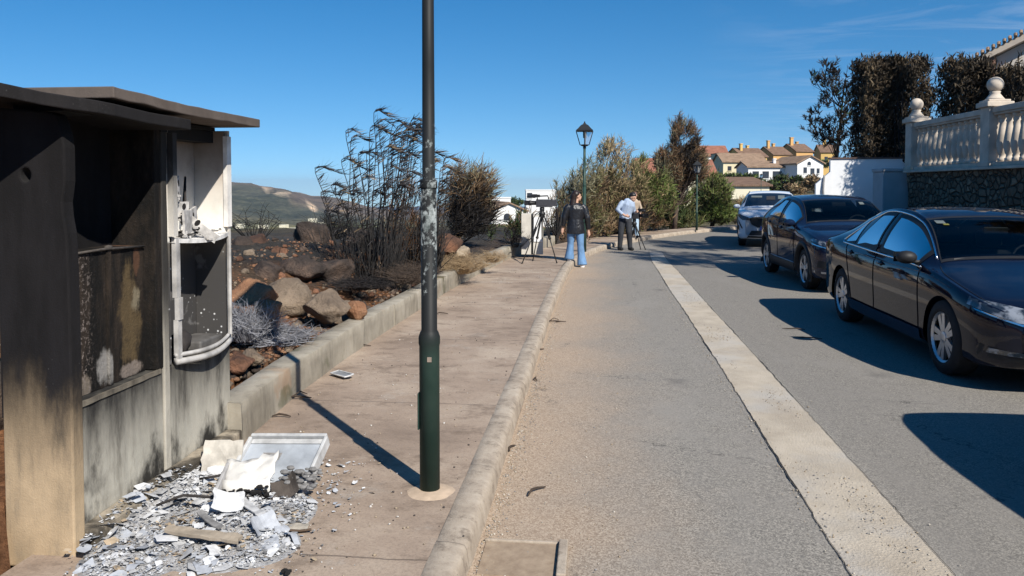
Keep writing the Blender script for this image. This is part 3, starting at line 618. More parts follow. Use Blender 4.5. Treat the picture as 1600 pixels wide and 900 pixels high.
def make_ash():
    V, Q, MI = [], [], []
    k = 0
    n = 0
    while n < 10000:
        x = random.uniform(-2.24, -1.12); y = random.uniform(2.95, 4.42); h = heap_z(x, y)
        if h <= 0.006 and random.random() > 0.12*max(0, 1-abs(x+1.7)/0.6): continue
        cl = noise.noise((x*6, y*6, 2)); n += 1
        s = random.choice((0.002, 0.003, 0.003, 0.004, 0.004, 0.005, 0.006, 0.007, 0.009, 0.014)) if random.random() < 0.975 else random.uniform(0.025, 0.042)*random.uniform(0.6, 1.5)
        M = Matrix.Translation((x, y, (0.121 if x > -2.15 else 0.16)+h*random.uniform(0.45, 1.05)+random.uniform(0, 0.012))) @ Matrix.Rotation(random.uniform(0, 6.28), 4, 'Z') @ Matrix.Rotation(random.gauss(0, 0.28), 4, 'X') @ Matrix.Rotation(random.gauss(0, 0.24), 4, 'Y')
        a = s*random.uniform(0.35, 1.1); cv = s*random.uniform(-0.25, 0.35)
        pts = [(-s, -a*random.uniform(.5, 1), 0), (0, -a*random.uniform(.6, 1.2), cv), (s*random.uniform(.6, 1.2), -a*random.uniform(.4, 1), 0), (s, a*random.uniform(.5, 1.1), 0), (0, a*random.uniform(.7, 1.3), cv), (-s*random.uniform(.6, 1.2), a*random.uniform(.3, 1), 0)]
        V += [tuple(M @ Vector(p)) for p in pts]; Q += [(k, k+1, k+4, k+5), (k+1, k+2, k+3, k+4)]
        w = random.random()*0.75+0.12+cl*0.75
        mi = 0 if w > 0.68 else 3 if w > 0.5 else 1 if w > 0.2 else 2 if w > 0.04 else 4
        MI += [mi, mi]; k += 6
    np_mesh_o = np_mesh('ash_flakes', V, Q, ASH, MI); tag(np_mesh_o, 'pale ash and burnt flakes heaped in front of the blackened kiosk', 'ash', kind='stuff')
    xs = np.linspace(-2.16, -1.1, 150); ys_ = np.linspace(2.9, 4.45, 200); V = []
    for y in ys_:
        for x in xs:
            h = heap_z(x, y)
            V.append((x, y, 0.105+(0.012 if h > 0 else 0)+h*0.8+noise.noise((x*14, y*14, 1))*0.022*min(1, h*40)+noise.noise((x*40, y*40, 1))*0.011*min(1, h*40)))
    Q = [(i*150+j, i*150+j+1, (i+1)*150+j+1, (i+1)*150+j) for i in range(199) for j in range(149) if heap_z(xs[j], ys_[i])+heap_z(xs[j+1], ys_[i+1]) > 0]
    k = Mt('ash_bed', 0.95, 0.1); f = k.noise(45, 6, 0.75); g = k.noise(7, 6, 0.7)
    k.col(k.mix(k.rng(g, 0.4, 0.65), k.ramp(f, [(0.3, (0.20, 0.195, 0.19)), (0.55, (0.42, 0.415, 0.41)), (0.75, (0.58, 0.58, 0.58))]), k.ramp(f, [(0.3, (0.26, 0.235, 0.2)), (0.7, (0.55, 0.55, 0.56))]))).bump(f, 0.9, 0.02)
    tag(np_mesh('ash_bed', V, Q, k.m, smooth=True), 'grey ash bed of the debris pile at the kiosk foot', 'ash', kind='stuff')
make_ash()
def sheet_piece(name, pts, thick, mat, label, cat, loc, rot, curl=0.0, nx=8):
    """bent sheet: outline box w x h, curled"""
    w, h = pts; mb = MB(); V = []; ny = 6
    for s in (0, 1):
        for i in range(nx+1):
            for j in range(ny+1):
                x = (i/nx-0.5)*w; y = (j/ny-0.5)*h
                z = curl*((x/w*2)**2)+noise.noise((x*20+loc[0]*9, y*20, 3))*0.008+(thick if s else 0)
                ed = noise.noise((x*30, y*30, loc[1]*7))*0.012 if (i in (0, nx) or j in (0, ny)) else 0
                V.append((x+ed, y+ed*0.7, z))
    st = (nx+1)*(ny+1); F = []
    for i in range(nx):
        for j in range(ny):
            a = i*(ny+1)+j; q = (a, a+1, a+ny+2, a+ny+1); F.append(q); F.append(tuple(st+t for t in q[::-1]))
    for i in range(nx):
        for j in (0, ny): a = i*(ny+1)+j; b = a+ny+1; F.append((a, b, st+b, st+a))
    for j in range(ny):
        for i in (0, nx): a = i*(ny+1)+j; b = a+1; F.append((a, b, st+b, st+a))
    mb.add(V, F); o = mb.build(name, mat); o.location = loc; o.rotation_euler = [R(a) for a in rot]
    return tag(o, label, cat)
# grey-white meter cover tray, tilted
tr = thing('meter_cover', (-1.70, 4.06, 0.19), 'large grey translucent meter cover lying face down behind the ash', 'cover')
tr.rotation_euler = (R(27), R(-3), R(-4))
K_COVER = plain('milky_cover', (0.33, 0.355, 0.385), 0.4, 0.45, 5, 0.5); K_LIP = plain('milky_cover_lip', (0.42, 0.42, 0.415), 0.55, 0.45, 9)
mb = MB(); mb.box(-0.215, 0.215, -0.22, 0.20, -0.004, 0.004); mb.build('panel', K_COVER, tr)
mb = MB(); mb.box(-0.225, 0.225, 0.2005, 0.222, -0.03, 0.035); mb.box(0.2155, 0.235, -0.22, 0.2, -0.03, 0.035); mb.box(-0.235, -0.2155, -0.1, 0.2, -0.03, 0.03)
mb.box(-0.214, 0.214, 0.165, 0.1995, 0.004, 0.014); mb.build('rim', K_LIP, tr, bevel=0.006)
mb = MB(); mb.box(-0.11, 0.0, 0.05, 0.1, 0.0045, 0.007); mb.build('label_patch', plain('scorched_label', (0.22, 0.21, 0.2), 0.8, 0.5, 30), tr)
mb = MB()
for i in range(70):
    a = Vector((random.uniform(0.12, 0.3), random.uniform(-0.26, -0.12), random.uniform(-0.03, 0.05)))
    mb.ball(a, random.uniform(0.006, 0.018), 8, (1.5, 1, 0.8))
tag(mb.build('melted_lump', ASH[2], loc=(-1.70, 4.08, 0.19)), 'knobbly grey melted lump at the right corner of the grey cover', 'melted plastic')
# white curled cover with burnt edge
wc = thing('white_cover', (-1.72, 3.80, 0.21), 'bright white warped plastic cover with charred lower edge on the ash', 'cover')
wc.rotation_euler = (R(16), R(-6), R(8))
mb = MB(); nx, ny = 10, 8; V = []
for i in range(nx+1):
    for j in range(ny+1):
        u = i/nx-0.5; v = j/ny-0.5; V.append((u*(0.25+0.04*v), v*0.20+0.03*abs(u)**2, 0.05+0.035*v+0.03*max(0, u-.2)*3*max(0, v)*2-0.05*(v < -0.42)+noise.noise((u*5, v*5, 2))*0.03+noise.noise((u*13, v*13, 2))*0.012))
mb.add(V, [(i*(ny+1)+j, (i+1)*(ny+1)+j, (i+1)*(ny+1)+j+1, i*(ny+1)+j+1) for i in range(nx) for j in range(ny)])
o = mb.build('shell', plain('white_plastic', (0.60, 0.58, 0.54), 0.6, 0.25, 6, 0.4), wc, True); sm = o.modifiers.new('t', 'SOLIDIFY'); sm.thickness = 0.006
mb = MB()
for i in range(60): mb.ball((random.uniform(-0.11, 0.11), -0.10+random.uniform(-0.012, 0.012), random.uniform(-0.035, 0.03)), random.uniform(0.006, 0.016), 6, (1.3, 1, 0.7))
mb.build('charred_edge', K_BLACK, wc)
mb = MB(); mb.box(-0.135, -0.118, -0.15, 0.09, -0.05, 0.07); mb.build('side_flange', plain('flange_grey', (0.33, 0.32, 0.31), 0.7, 0.4, 14), wc, bevel=0.004)
sheet_piece('burnt_sheet', (0.13, 0.12), 0.005, plain('brown_char_sheet', (0.075, 0.062, 0.052), 0.85, 0.4, 12), 'dark brown bent sheet leaning against the white cover', 'sheet', (-1.535, 3.80, 0.18), (35, -25, 20), 0.03)
sheet_piece('burnt_fragment', (0.21, 0.2), 0.012, plain('stained_panel', (0.42, 0.39, 0.34), 0.85, 0.4, 10), 'stained pale panel propped on the kiosk step behind the white cover', 'panel', (-2.02, 4.11, 0.205), (62, 0, 8), 0.01)
sheet_piece('burnt_board', (0.36, 0.05), 0.014, plain('scorched_board', (0.30, 0.25, 0.19), 0.85, 0.35, 14), 'long scorched board lying flat on the front of the ash heap', 'board', (-1.68, 3.235, 0.185), (8, 2, -6), 0.004)
sheet_piece('curled_sheet', (0.14, 0.10), 0.004, ASH[0], 'curled white flake standing in the middle of the ash heap', 'sheet', (-1.71, 3.52, 0.215), (38, 12, 25), 0.035)
sheet_piece('burnt_strip', (0.26, 0.035), 0.006, ASH[1], 'grey slat slanting down across the middle of the ash', 'slat', (-1.60, 3.52, 0.2), (6, 8, -38), 0.01)
sheet_piece('burnt_strip', (0.17, 0.03), 0.006, ASH[2], 'short dark slat on the ash above the scorched board', 'slat', (-1.72, 3.37, 0.19), (4, 10, -32), 0.006)
sheet_piece('burnt_fragment', (0.14, 0.09), 0.006, ASH[3], 'bluish grey flake at the right edge of the ash heap', 'panel', (-1.49, 3.40, 0.17), (50, 5, 70), 0.02)
sheet_piece('pale_tile', (0.13, 0.07), 0.006, plain('pale_tile', (0.36, 0.32, 0.26), 0.9, 0.3, 20), 'pale flat fragment lying on bare pavement right of the ash', 'fragment', (-1.37, 3.47, 0.13), (2, -3, 8), 0.003)
sheet_piece('burnt_fragment', (0.12, 0.09), 0.004, ASH[3], 'thin bluish ash sheet apart from the heap beside the board end', 'panel', (-1.42, 3.27, 0.132), (5, -4, 30), 0.012)
mb = MB(); mb.tube([(-0.09, 0, 0), (-0.03, 0.012, 0.008), (0.04, 0.02, 0.003), (0.09, 0.034, 0.006)], 0.006, 5)
tag(mb.build('twig', plain('twig_bark', (0.09, 0.06, 0.04), 0.9), loc=(-1.37, 3.42, 0.13)), 'thin brown twig right of the ash heap', 'twig')
mb = MB()
for i in range(9): mb.ball((random.uniform(-0.02, 0.02), random.uniform(-0.015, 0.015), random.uniform(0, 0.012)), random.uniform(0.008, 0.014), 6, (1, 1.2, 0.7))
tag(mb.build('burnt_lump', K_BLACK, loc=(-1.24, 3.06, 0.128)), 'small black burnt lump on the pavement at the bottom edge', 'lump')
for pts, lab in (([(-.2, 0, 0), (-.1, .06, .03), (0, .02, .045), (.1, .07, .02), (.2, .03, .0)], 'black burnt cable curling over the middle of the ash heap'), ([(-.12, 0, 0), (-.04, -.05, .03), (.06, 0, .04), (.1, .06, .01)], 'short black burnt cable at the foot of the white cover')):
    mb = MB(); mb.tube(pts, .007, 6); tag(mb.build('burnt_cable', K_PIPE, None, True, loc=(-1.85, 3.5, .195) if 'middle' in lab else (-1.9, 3.86, .19)), lab, 'cable')
# broken meter glass by the low wall
gp = thing('cover_fragment', (-2.08, 6.35, 0.135), 'small white-rimmed grey cover fragment lying at the foot of the wall', 'fragment', rz=R(-38)); gp.rotation_euler.x = R(6); gp.scale = (.62, .8, .8)
mb = MB(); mb.box(-0.16, 0.16, -0.045, 0.045, 0, 0.012); mb.build('pane', plain('smoky_pane', (0.2, 0.21, 0.22), 0.3, 0.3, 10, 0.5), gp)
mb = MB(); mb.tube([(-0.17, -0.05, 0.012), (0.17, -0.05, 0.016), (0.20, 0.0, 0.02), (0.17, 0.055, 0.016), (-0.17, 0.055, 0.012), (-0.17, -0.05, 0.012)], 0.008, 6); mb.build('rim', K_LIP, gp)

# ------------------------------------------------------------------ drain inlet in the gutter
dr = thing('drain_inlet', (-0.32, 3.55, 0.0), 'shallow silted drain inlet with concrete edging in the dusty gutter', 'drain')
k = Mt('drain_silt', 0.95, 0.1); f = k.noise(14, 6, 0.7); k.col(k.ramp(f, [(0.3, (0.23, 0.17, 0.12)), (0.7, (0.36, 0.28, 0.2))])).bump(k.noise(90, 3), 0.3, 0.004)
mb = MB(); mb.box(-0.19, 0.155, -0.17, 0.15, -0.03, 0.006); mb.build('silt_slab', k.m, dr)
mb = MB(); mb.box(0.157, 0.20, -0.18, 0.165, -0.03, 0.03); mb.box(-0.2, 0.156, 0.151, 0.17, -0.03, 0.016); mb.build('concrete_rim', A_KERB, dr, bevel=0.006)

# ------------------------------------------------------------------ street lamps
def m_pole():
    k = Mt('scorched_green_post_paint', 0.5, 0.4); z = k.axis(2); v = k.noise(9, 8, 0.72, (1.8, 1.8, 0.7)); b = k.noise(22, 7, 0.75, (1, 1, 0.8))
    c = k.mix(k.rng(k.noise(5, 6), 0.35, 0.7), (0.015, 0.034, 0.027), (0.027, 0.048, 0.039))
    top = k.rng(z, 0.68, 0.86); c = k.mix(top, c, (0.016, 0.017, 0.017))
    # blistered paint: bare grey metal where the fire was hottest
    zone = k.math('MULTIPLY', k.rng(z, 0.92, 1.02), k.rng(z, 1.9, 2.15, 1, 0)); core = k.math('MULTIPLY', k.rng(z, 1.18, 1.36), k.rng(z, 1.56, 1.66, 1, 0))
    pl = k.math('ADD', k.math('MULTIPLY', zone, 0.405), k.math('MULTIPLY', core, 0.10)); q = k.math('ADD', b, k.math('SUBTRACT', pl, 0.5))
    peel = k.rng(q, 0.455, 0.53); peel = k.math('MULTIPLY', peel, zone)
    c = k.mix(peel, c, k.mix(k.rng(k.noise(14, 7, .7), .35, .65), (0.05, 0.062, 0.058), (0.30, 0.32, 0.31)))
    k.set('Specular IOR Level', .18); k.col(c).bump(k.math('ADD', k.math('MULTIPLY', peel, -1.0), k.math('MULTIPLY', b, 0.3)), 0.5, 0.003); k.set('Roughness', k.rng(peel, 0, 1, 0.55, 0.8)); return k.m
L_POLE, L_GREEN, L_BLACK = m_pole(), plain('lamp_green_paint', (0.022, 0.05, 0.038), 0.45, 0.2), plain('lamp_black_paint', (0.018, 0.019, 0.02), 0.5, 0.2)
kg = Mt('lantern_glass', 0.08, 0.5); kg.b.inputs['Transmission Weight'].default_value = 0.85; kg.b.inputs['IOR'].default_value = 1.08; kg.col((0.85, 0.9, 0.92)); L_GLASS = kg.m
def lantern(root, z, broken=False, mat=None):
    mat = mat or L_BLACK
    sq = Matrix.Translation((0, 0, z)) @ Matrix.Rotation(R(45), 4, 'Z')
    mb = MB(); mb.lathe([(0.02, -0.02), (0.05, 0.0), (0.13, 0.02), (0.135, 0.04), (0.05, 0.05)], 4, M=sq)
    for i in range(4):
        a = R(45+90*i+45); c, s_ = math.cos(a), math.sin(a)
        mb.tube([(0.105*c, 0.105*s_, z+0.03), (0.20*c, 0.20*s_, z+0.36)], 0.011, 5)
    mb.tube([(0, 0, z-0.05), (0, 0, z+0.03)], [0.04, 0.03], 8)
    fr_ = mb.build('lantern_frame', mat, root)
    mb = MB(); mb.lathe([(0.24, 0.355), (0.285, 0.365), (0.285, 0.378), (0.22, 0.42), (0.155, 0.475), (0.11, 0.51), (0.06, 0.525), (0.05, 0.545), (0.022, 0.555), (0.028, 0.575), (0.004, 0.60)], 4, M=sq)
    mb.build('lantern_roof', mat, root)
    mb = MB(); mb.lathe([(0.035, 0.2), (0.04, 0.34), (0.05, 0.352)], 8, M=sq); mb.build('lamp_holder', mat, root)
    for i in range(4):
        if broken and i in (1, 2): continue
        a0, a1 = R(90*i), R(90*i+90); P = lambda r, a, zz: (r*math.cos(a), r*math.sin(a), zz)
        mb = MB(); mb.quad(P(0.10, a0, z+0.045), P(0.10, a1, z+0.045), P(0.192, a1, z+0.35), P(0.192, a0, z+0.35)); mb.build('lantern_pane', L_GLASS, root)
def street_lamp(loc, label, hgt=3.13, burnt=False, broken=False, sc=1.0):
    t = thing('street_lamp', loc, label, 'street lamp', 'green posts with square lanterns along the pavement'); t.scale = (sc,)*3
    pm = L_POLE if burnt else L_GREEN; zt = hgt-0.60
    mb = MB(); mb.lathe([(0.052, 0), (0.052, 0.765), (0.0555, 0.775), (0.0555, 0.81), (0.048, 0.835), (0.041, 0.845), (0.0405, 1.58)], 24); mb.build('lower_post', pm, t, True).data.polygons.foreach_set
    mb = MB(); mb.lathe([(0.044, 1.578), (0.0445, 1.583), (0.0445, 1.612), (0.043, 1.618), (0.033, 1.622), (0.031, 2.2), (0.029, zt)], 24); mb.build('upper_post', pm, t, True)
    if burnt:
        mb = MB(); mb.box(-0.058, -0.05, -0.03, 0.03, 0.33, 0.52); mb.build('service_hatch', pm, t, bevel=0.003)
        mb = MB(); mb.box(0.0, 0.022, -0.0545, -0.05, 0.69, 0.715); mb.build('number_plate', plain('worn_plate', (0.25, 0.2, 0.16), 0.6, 0.4), t)
    lantern(t, zt, broken); return t
street_lamp((-0.85, 4.02, 0.11), 'scorched green lamp post with blistered paint nearest the kiosk', hgt=3.55, burnt=True)
street_lamp((-0.26, 19.17, 0.11), 'lamp post with broken lantern glass behind the woman', broken=True)
street_lamp((3.60, 28.9, 0.11), 'lamp post in front of the green pines where the road bends', sc=0.8)
# sandy mortar patch round the foot of the near post
mb = MB(); V = [(0, 0, 0.012)]
for ring, (r, z) in enumerate(((0.06, 0.011), (0.1, 0.008), (0.135, -0.003))):
    for j in range(20):
        a = 2*math.pi*j/20; rr = r*(1+0.18*noise.noise((math.cos(a)*1.5, math.sin(a)*1.5, ring))); V.append((rr*math.cos(a), rr*math.sin(a), z))
F = [(0, 1+j, 1+(j+1) % 20) for j in range(20)]+[(1+r*20+j, 21+r*20+j, 21+r*20+(j+1) % 20, 1+r*20+(j+1) % 20) for r in range(2) for j in range(20)]
mb.add(V, F); tag(mb.build('mortar_patch', plain('sandy_mortar', (0.46, 0.35, 0.25), 0.95, 0.2, 18), None, True, loc=(-0.84, 4.0, 0.116)), kind='structure')

# ------------------------------------------------------------------ rocks
def m_rock(name, a, b, soot=0.0):
    k = Mt(name, 0.92, 0.15); n1 = k.noise(2.4, 8, 0.7); n2 = k.noise(14, 7, 0.72)
    c = k.mix(k.rng(n1, 0.35, 0.65), a, b); c = k.mix(k.rng(n2, 0.5, 0.72, 0, 0.5), c, tuple(q*0.35 for q in a))
    if soot: c = k.mix(k.rng(k.noise(1.6, 6, 0.65, off=(3, 3, 3)), 0.40, 0.6, 0, soot), c, (0.032, 0.029, 0.028))
    k.col(c).bump(k.math('ADD', k.math('MULTIPLY', n1, 1.5), k.math('ADD', n2, k.math('MULTIPLY', k.noise(45, 5, .7), .5))), 1.0, 0.05); return k.m
RK_RED, RK_GREY, RK_DARK, RK_ORANGE, RK_PALE = m_rock('red_rock', (0.20, 0.095, 0.055), (0.30, 0.15, 0.09), 0.7), m_rock('grey_rock', (0.24, 0.18, 0.13), (0.36, 0.275, 0.195), 0.35), m_rock('sooty_rock', (0.09, 0.068, 0.056), (0.18, 0.122, 0.09), 0.75), m_rock('orange_rock', (0.33, 0.16, 0.085), (0.44, 0.25, 0.145), 0.3), m_rock('pale_rock', (0.40, 0.32, 0.23), (0.55, 0.45, 0.33), 0.25)
def rock(px, py, depth, w, h, mat, label, seed, dy=0.8, rz=0):
    """px,py = foot of the rock in the photograph; w,h in metres"""
    p = atd(px, py, depth); bmm = bmesh.new(); bmesh.ops.create_icosphere(bmm, subdivisions=4, radius=1)
    rnd = random.Random(seed); planes = [(Vector((rnd.gauss(0, 1), rnd.gauss(0, 1), rnd.gauss(0.2, 0.8))).normalized(), rnd.uniform(0.58, 0.88)) for _ in range(11)]
    for v in bmm.verts:
        c = v.co.copy()
        for n, d in planes:
            e = c.dot(n)
            if e > d: c -= n*(e-d)*0.93
        c *= 1+0.16*noise.noise(c*1.6+Vector((seed, 0, 0)))+0.05*noise.noise(c*5+Vector((0, seed, 0)))+0.035*noise.noise(c*11)+0.02*noise.noise(c*25)
        v.co = Vector((c.x*w*0.6, c.y*w*0.6*dy, c.z*h*0.62))
    me = bpy.data.meshes.new('rock'); bmm.to_mesh(me); bmm.free(); me.materials.append(mat)
    me.polygons.foreach_set('use_smooth', [True]*len(me.polygons)); o = link(bpy.data.objects.new('rock', me))
    o.location = (p.x, p.y, p.z+h*0.36); o.rotation_euler = (rnd.uniform(-.15, .15), rnd.uniform(-.15, .15), rz or rnd.uniform(0, 3)); return tag(o, label, 'rock', 'rocks on the burnt bank')
# ------------------------------------------------------------------ rocks on the bank behind the low wall
for a in [
 (398, 414, 11.4, 0.66, 0.46, RK_RED, 'large red-brown angular rock at the back of the bank beside the kiosk', 3),
 (443, 488, 7.95, 0.56, 0.36, RK_GREY, 'grey-tan rounded boulder in the middle of the bank', 11),
 (511, 498, 7.6, 0.44, 0.31, RK_GREY, 'squarish grey and orange block just behind the low wall', 25),
 (522, 436, 9.9, 0.52, 0.30, RK_DARK, 'oval sooty brown boulder left of the cane clump', 31),
 (385, 492, 6.9, 0.46, 0.36, RK_ORANGE, 'bright orange rock behind the grey twigs', 42),
 (410, 508, 6.8, 0.36, 0.24, RK_ORANGE, 'orange rock leaning against the tan boulder', 45),
 (556, 494, 7.9, 0.2, 0.17, RK_ORANGE, 'small orange stone right of the squarish block', 57),
 (468, 430, 9.6, 0.6, 0.24, RK_DARK, 'flat dark rock left of the oval boulder', 62),
 (436, 414, 10.6, 0.30, 0.26, RK_RED, 'smaller red-brown rock right of the large angular one', 77),
 (378, 408, 11.0, 0.4, 0.36, RK_DARK, 'blackened rock against the large red-brown rock', 81),
 (414, 445, 9.0, 0.42, 0.28, RK_DARK, 'dark rock behind the tan boulder', 83),
 (372, 578, 5.7, 0.22, 0.12, RK_RED, 'reddish stone at the right foot of the kiosk', 91),
 (393, 566, 5.9, 0.19, 0.10, RK_GREY, 'small grey-brown stone near the right foot of the kiosk', 95),
 (650, 396, 13.2, 0.6, 0.30, RK_DARK, 'low dark rock behind the post, under the canes', 101),
 (694, 398, 13.0, 0.62, 0.36, RK_RED, 'brown boulder right of the near lamp post', 104),
 (718, 402, 13.4, 0.42, 0.22, RK_PALE, 'pale tan rock behind the dry straw tuft', 106),
 (560, 392, 12.5, 0.5, 0.35, RK_DARK, 'dark rock behind the cane clump', 115),
 (490, 385, 13.2, 0.7, 0.45, RK_DARK, 'black-brown boulder on the crest of the bank', 119),
 (-18, 690, 4.3, 0.5, 0.5, RK_DARK, 'sooty rock behind the left edge of the kiosk', 130)]: rock(*a)
# loose gravel and chips: too many to count
def gravel(name, pts, mats, label, smin, smax):
    V, Q, MI = [], [], []; k = 0
    for x, y, z in pts:
        s = random.uniform(smin, smax)*random.choice((0.6, 0.8, 1, 1.3)); M = Matrix.Translation((x, y, z+s*0.25)) @ Matrix.Rotation(random.uniform(0, 6.3), 4, 'Z') @ Matrix.Rotation(random.uniform(-.5, .5), 4, 'X')
        p = [(-1,-.7,-.5),(1,-.8,-.5),(.8,.9,-.5),(-.9,.8,-.5),(-.5,-.4,.5),(.6,-.5,.4),(.4,.5,.55),(-.5,.4,.4)]
        V += [tuple(M @ Vector((a*s*random.uniform(.7, 1.2), b*s*random.uniform(.7, 1.2), c*s*random.uniform(.6, 1.1)))) for a, b, c in p]
        Q += [(k+a, k+b, k+c, k+d) for a, b, c, d in ((0,3,2,1),(4,5,6,7),(0,1,5,4),(1,2,6,5),(2,3,7,6),(3,0,4,7))]; mi = random.randrange(len(mats)); MI += [mi]*6; k += 8
    return tag(np_mesh(name, V, Q, mats, MI), label, name.replace('_', ' '), kind='stuff')
P = []
for _ in range(7000):
    x = -2.48-abs(random.gauss(0, 1.3)); y = random.uniform(4.4, 16)
    if random.random() < 0.45: y = random.uniform(4.6, 8.0)
    n_ = noise.noise((x*1.3, y*1.3, 7))
    if n_ > -0.25: P.append((x, y))
gz_ = ground(np.array([p[0] for p in P]), np.array([p[1] for p in P]))
gravel('rubble', [(a, b, c) for (a, b), c in zip(P, gz_)], [RK_RED, RK_ORANGE, RK_GREY, RK_DARK, RK_ORANGE], 'stony rubble and chips scattered over the burnt bank', 0.006, 0.026)
P = []
for _ in range(2000):
    y = abs(random.gauss(0, 4.5))+2.9; x = -0.53+abs(random.gauss(0, 0.06))
    if random.random() < 0.12: x = random.uniform(-0.5, 0.2); y = 2.9+abs(random.gauss(0, 2.2))
    P.append((x, y, 0.002))
for _ in range(3200):
    y = random.uniform(3, 14); x = 1.12+random.gauss(0, 0.04) if random.random() < 0.22 else 1.40+random.gauss(0, 0.10)
    if x > 1.2 and noise.noise((x*1.5, y*.8, 33)) < .05: continue
    P.append((x, y, 0.006))
GR = [plain('chip_tan', (0.30, 0.24, 0.17), 0.95, 0.3), plain('chip_grey', (0.22, 0.21, 0.2), 0.95, 0.3), plain('chip_pale', (0.42, 0.38, 0.32), 0.95, 0.3)]
gravel('gravel', P, GR, 'fine gravel gathered along the gutter and on the strip', 0.002, 0.0055)
P = []
for _ in range(420):
    x = -2.45-abs(random.gauss(0, 1.1)); y = random.uniform(4.6, 14)
    if noise.noise((x*.9, y*.9, 17)) > -0.15: P.append((x, y))
gz_ = ground(np.array([p[0] for p in P]), np.array([p[1] for p in P]))
gravel('stones', [(a, b, c) for (a, b), c in zip(P, gz_)], [RK_DARK, RK_DARK, RK_RED, RK_GREY], 'fist-sized sooty stones strewn over the burnt bank', 0.03, 0.085)
P = [(random.uniform(-2.1, -0.72), random.uniform(2.9, 15)**1.0, 0.119) for _ in range(650)]+[(random.gauss(-1.2, .25), random.gauss(3.4, .5), 0.119) for _ in range(160)]
gravel('grit', P, [plain('dark_grit', (0.06, 0.05, 0.045), .95), GR[0], plain('pale_grit', (0.45, 0.42, 0.38), .95)], 'loose grit and burnt specks on the pavement', 0.002, 0.007)
# twigs and leaves lying in the gutter and on the pavement
M_TWIG = plain('dry_dark_twig', (0.055, 0.04, 0.03), 0.95, 0.4)
for (px, py, ln, az, lab) in [(838, 767, 0.16, 60, 'dark curved twig lying on the dusty road below the kerb'), (866, 503, 0.30, 20, 'small forked twig pile against the kerb far up the gutter'),
     (843, 548, 0.22, 75, 'short dark twig at the kerb foot below the twig pile'), (838, 592, 0.14, 100, 'short curved twig in the gutter halfway up the kerb'), (800, 700, 0.12, 80, 'dark twig pressed against the kerb in the near gutter'),
     (465, 622, 0.2, 20, 'forked twig on the pavement beside the low wall'), (440, 650, 0.13, 5, 'short twig on the pavement nearest the kiosk'), (560, 540, 0.25, 8, 'thin twig on the pavement beside the wall joint'),
     (690, 490, 0.16, 15, 'thin twig on the pavement right of the near post'), (1262, 528, 0.3, 165, 'thin stick lying on the road left of the dark sedan'), (1240, 514, 0.25, 170, 'dark stick on the road near the sedan shadow')]:
    p = at(px, py, 0.13 if px < 800 and py < 700 and px not in (800,) and px < 700 else 0.01); mb = MB(); d = Vector((math.cos(R(az)), math.sin(R(az)), 0)); nrm = Vector((-d.y, d.x, 0))
    mb.tube([d*(-ln/2), d*(-ln/6)+nrm*ln*0.09+Vector((0, 0, 0.012)), d*(ln/5)+nrm*ln*0.06+Vector((0, 0, 0.006)), d*(ln/2)-nrm*ln*0.05], [0.005, 0.0075, 0.007, 0.004], 5)
    if 'fork' in lab: mb.tube([d*(-ln/6)+nrm*ln*0.09+Vector((0, 0, 0.012)), nrm*ln*0.4+d*ln*0.1+Vector((0, 0, 0.03)), nrm*ln*0.5+d*ln*0.35], [0.006, 0.005, 0.003], 5); mb.tube([d*0.02, -nrm*ln*0.3+d*ln*0.3+Vector((0, 0, 0.02))], [0.006, 0.003], 5)
    tag(mb.build('twig', M_TWIG, loc=p), lab, 'twig', 'twigs on the road and pavement')

# ------------------------------------------------------------------ vegetation
def leafmat(name, c, var=0.35):
    k = Mt(name, 0.75, 0.2); f = k.noise(1.6, 4, 0.6); k.col(k.ramp(f, [(0.3, tuple(q*(1-var) for q in c)), (0.7, tuple(min(1, q*(1+var)) for q in c))]))
    k.set('Subsurface Weight', 0.0); return k.m
F_OLIVE, F_TAN, F_BROWN, F_CHAR, F_GREEN, F_DKGREEN = leafmat('olive_needles', (0.14, 0.135, 0.055)), leafmat('scorched_tan_needles', (0.34, 0.255, 0.14)), leafmat('scorched_brown_needles', (0.15, 0.098, 0.055)), leafmat('charred_leaves', (0.022, 0.019, 0.018)), leafmat('green_needles', (0.13, 0.175, 0.045)), leafmat('dark_green_leaves', (0.045, 0.068, 0.024))
F_STRAW, F_ASHT, F_GREYG, F_RUST = leafmat('dry_straw', (0.30, 0.215, 0.125)), leafmat('ash_grey_twigs', (0.23, 0.23, 0.245)), leafmat('grey_green_needles', (0.23, 0.21, 0.13)), leafmat('rust_needles', (0.16, 0.08, 0.04))
F_GREYC = leafmat('burnt_grey_leaves', (0.075, 0.07, 0.072))
B_CHAR, B_BROWN = plain('charred_bark', (0.022, 0.02, 0.019), 0.95, 0.4), plain('scorched_bark', (0.075, 0.055, 0.042), 0.95, 0.4)
def blades(P, D, L, Wd, curl=0.25):
    """P,D (n,3), L,Wd (n,): bent two-segment blades"""
    n = len(P); D = D/np.linalg.norm(D, axis=1)[:, None]; r = RNG.normal(size=(n, 3)); S = np.cross(D, r); S /= np.linalg.norm(S, axis=1)[:, None]+1e-9
    U = np.cross(S, D); m = P+D*(L*0.5)[:, None]; e = P+D*(L)[:, None]+U*(L*curl*RNG.normal(0.0, 1, n))[:, None]
    w = Wd[:, None]*0.5; V = np.stack([P-S*w*0.6, P+S*w*0.6, m-S*w, m+S*w, e-S*w*0.25, e+S*w*0.25], 1).reshape(-1, 3)
    b = np.arange(n)*6; Q = np.stack([np.c_[b, b+1, b+3, b+2], np.c_[b+2, b+3, b+5, b+4]], 1).reshape(-1, 4); return V, Q
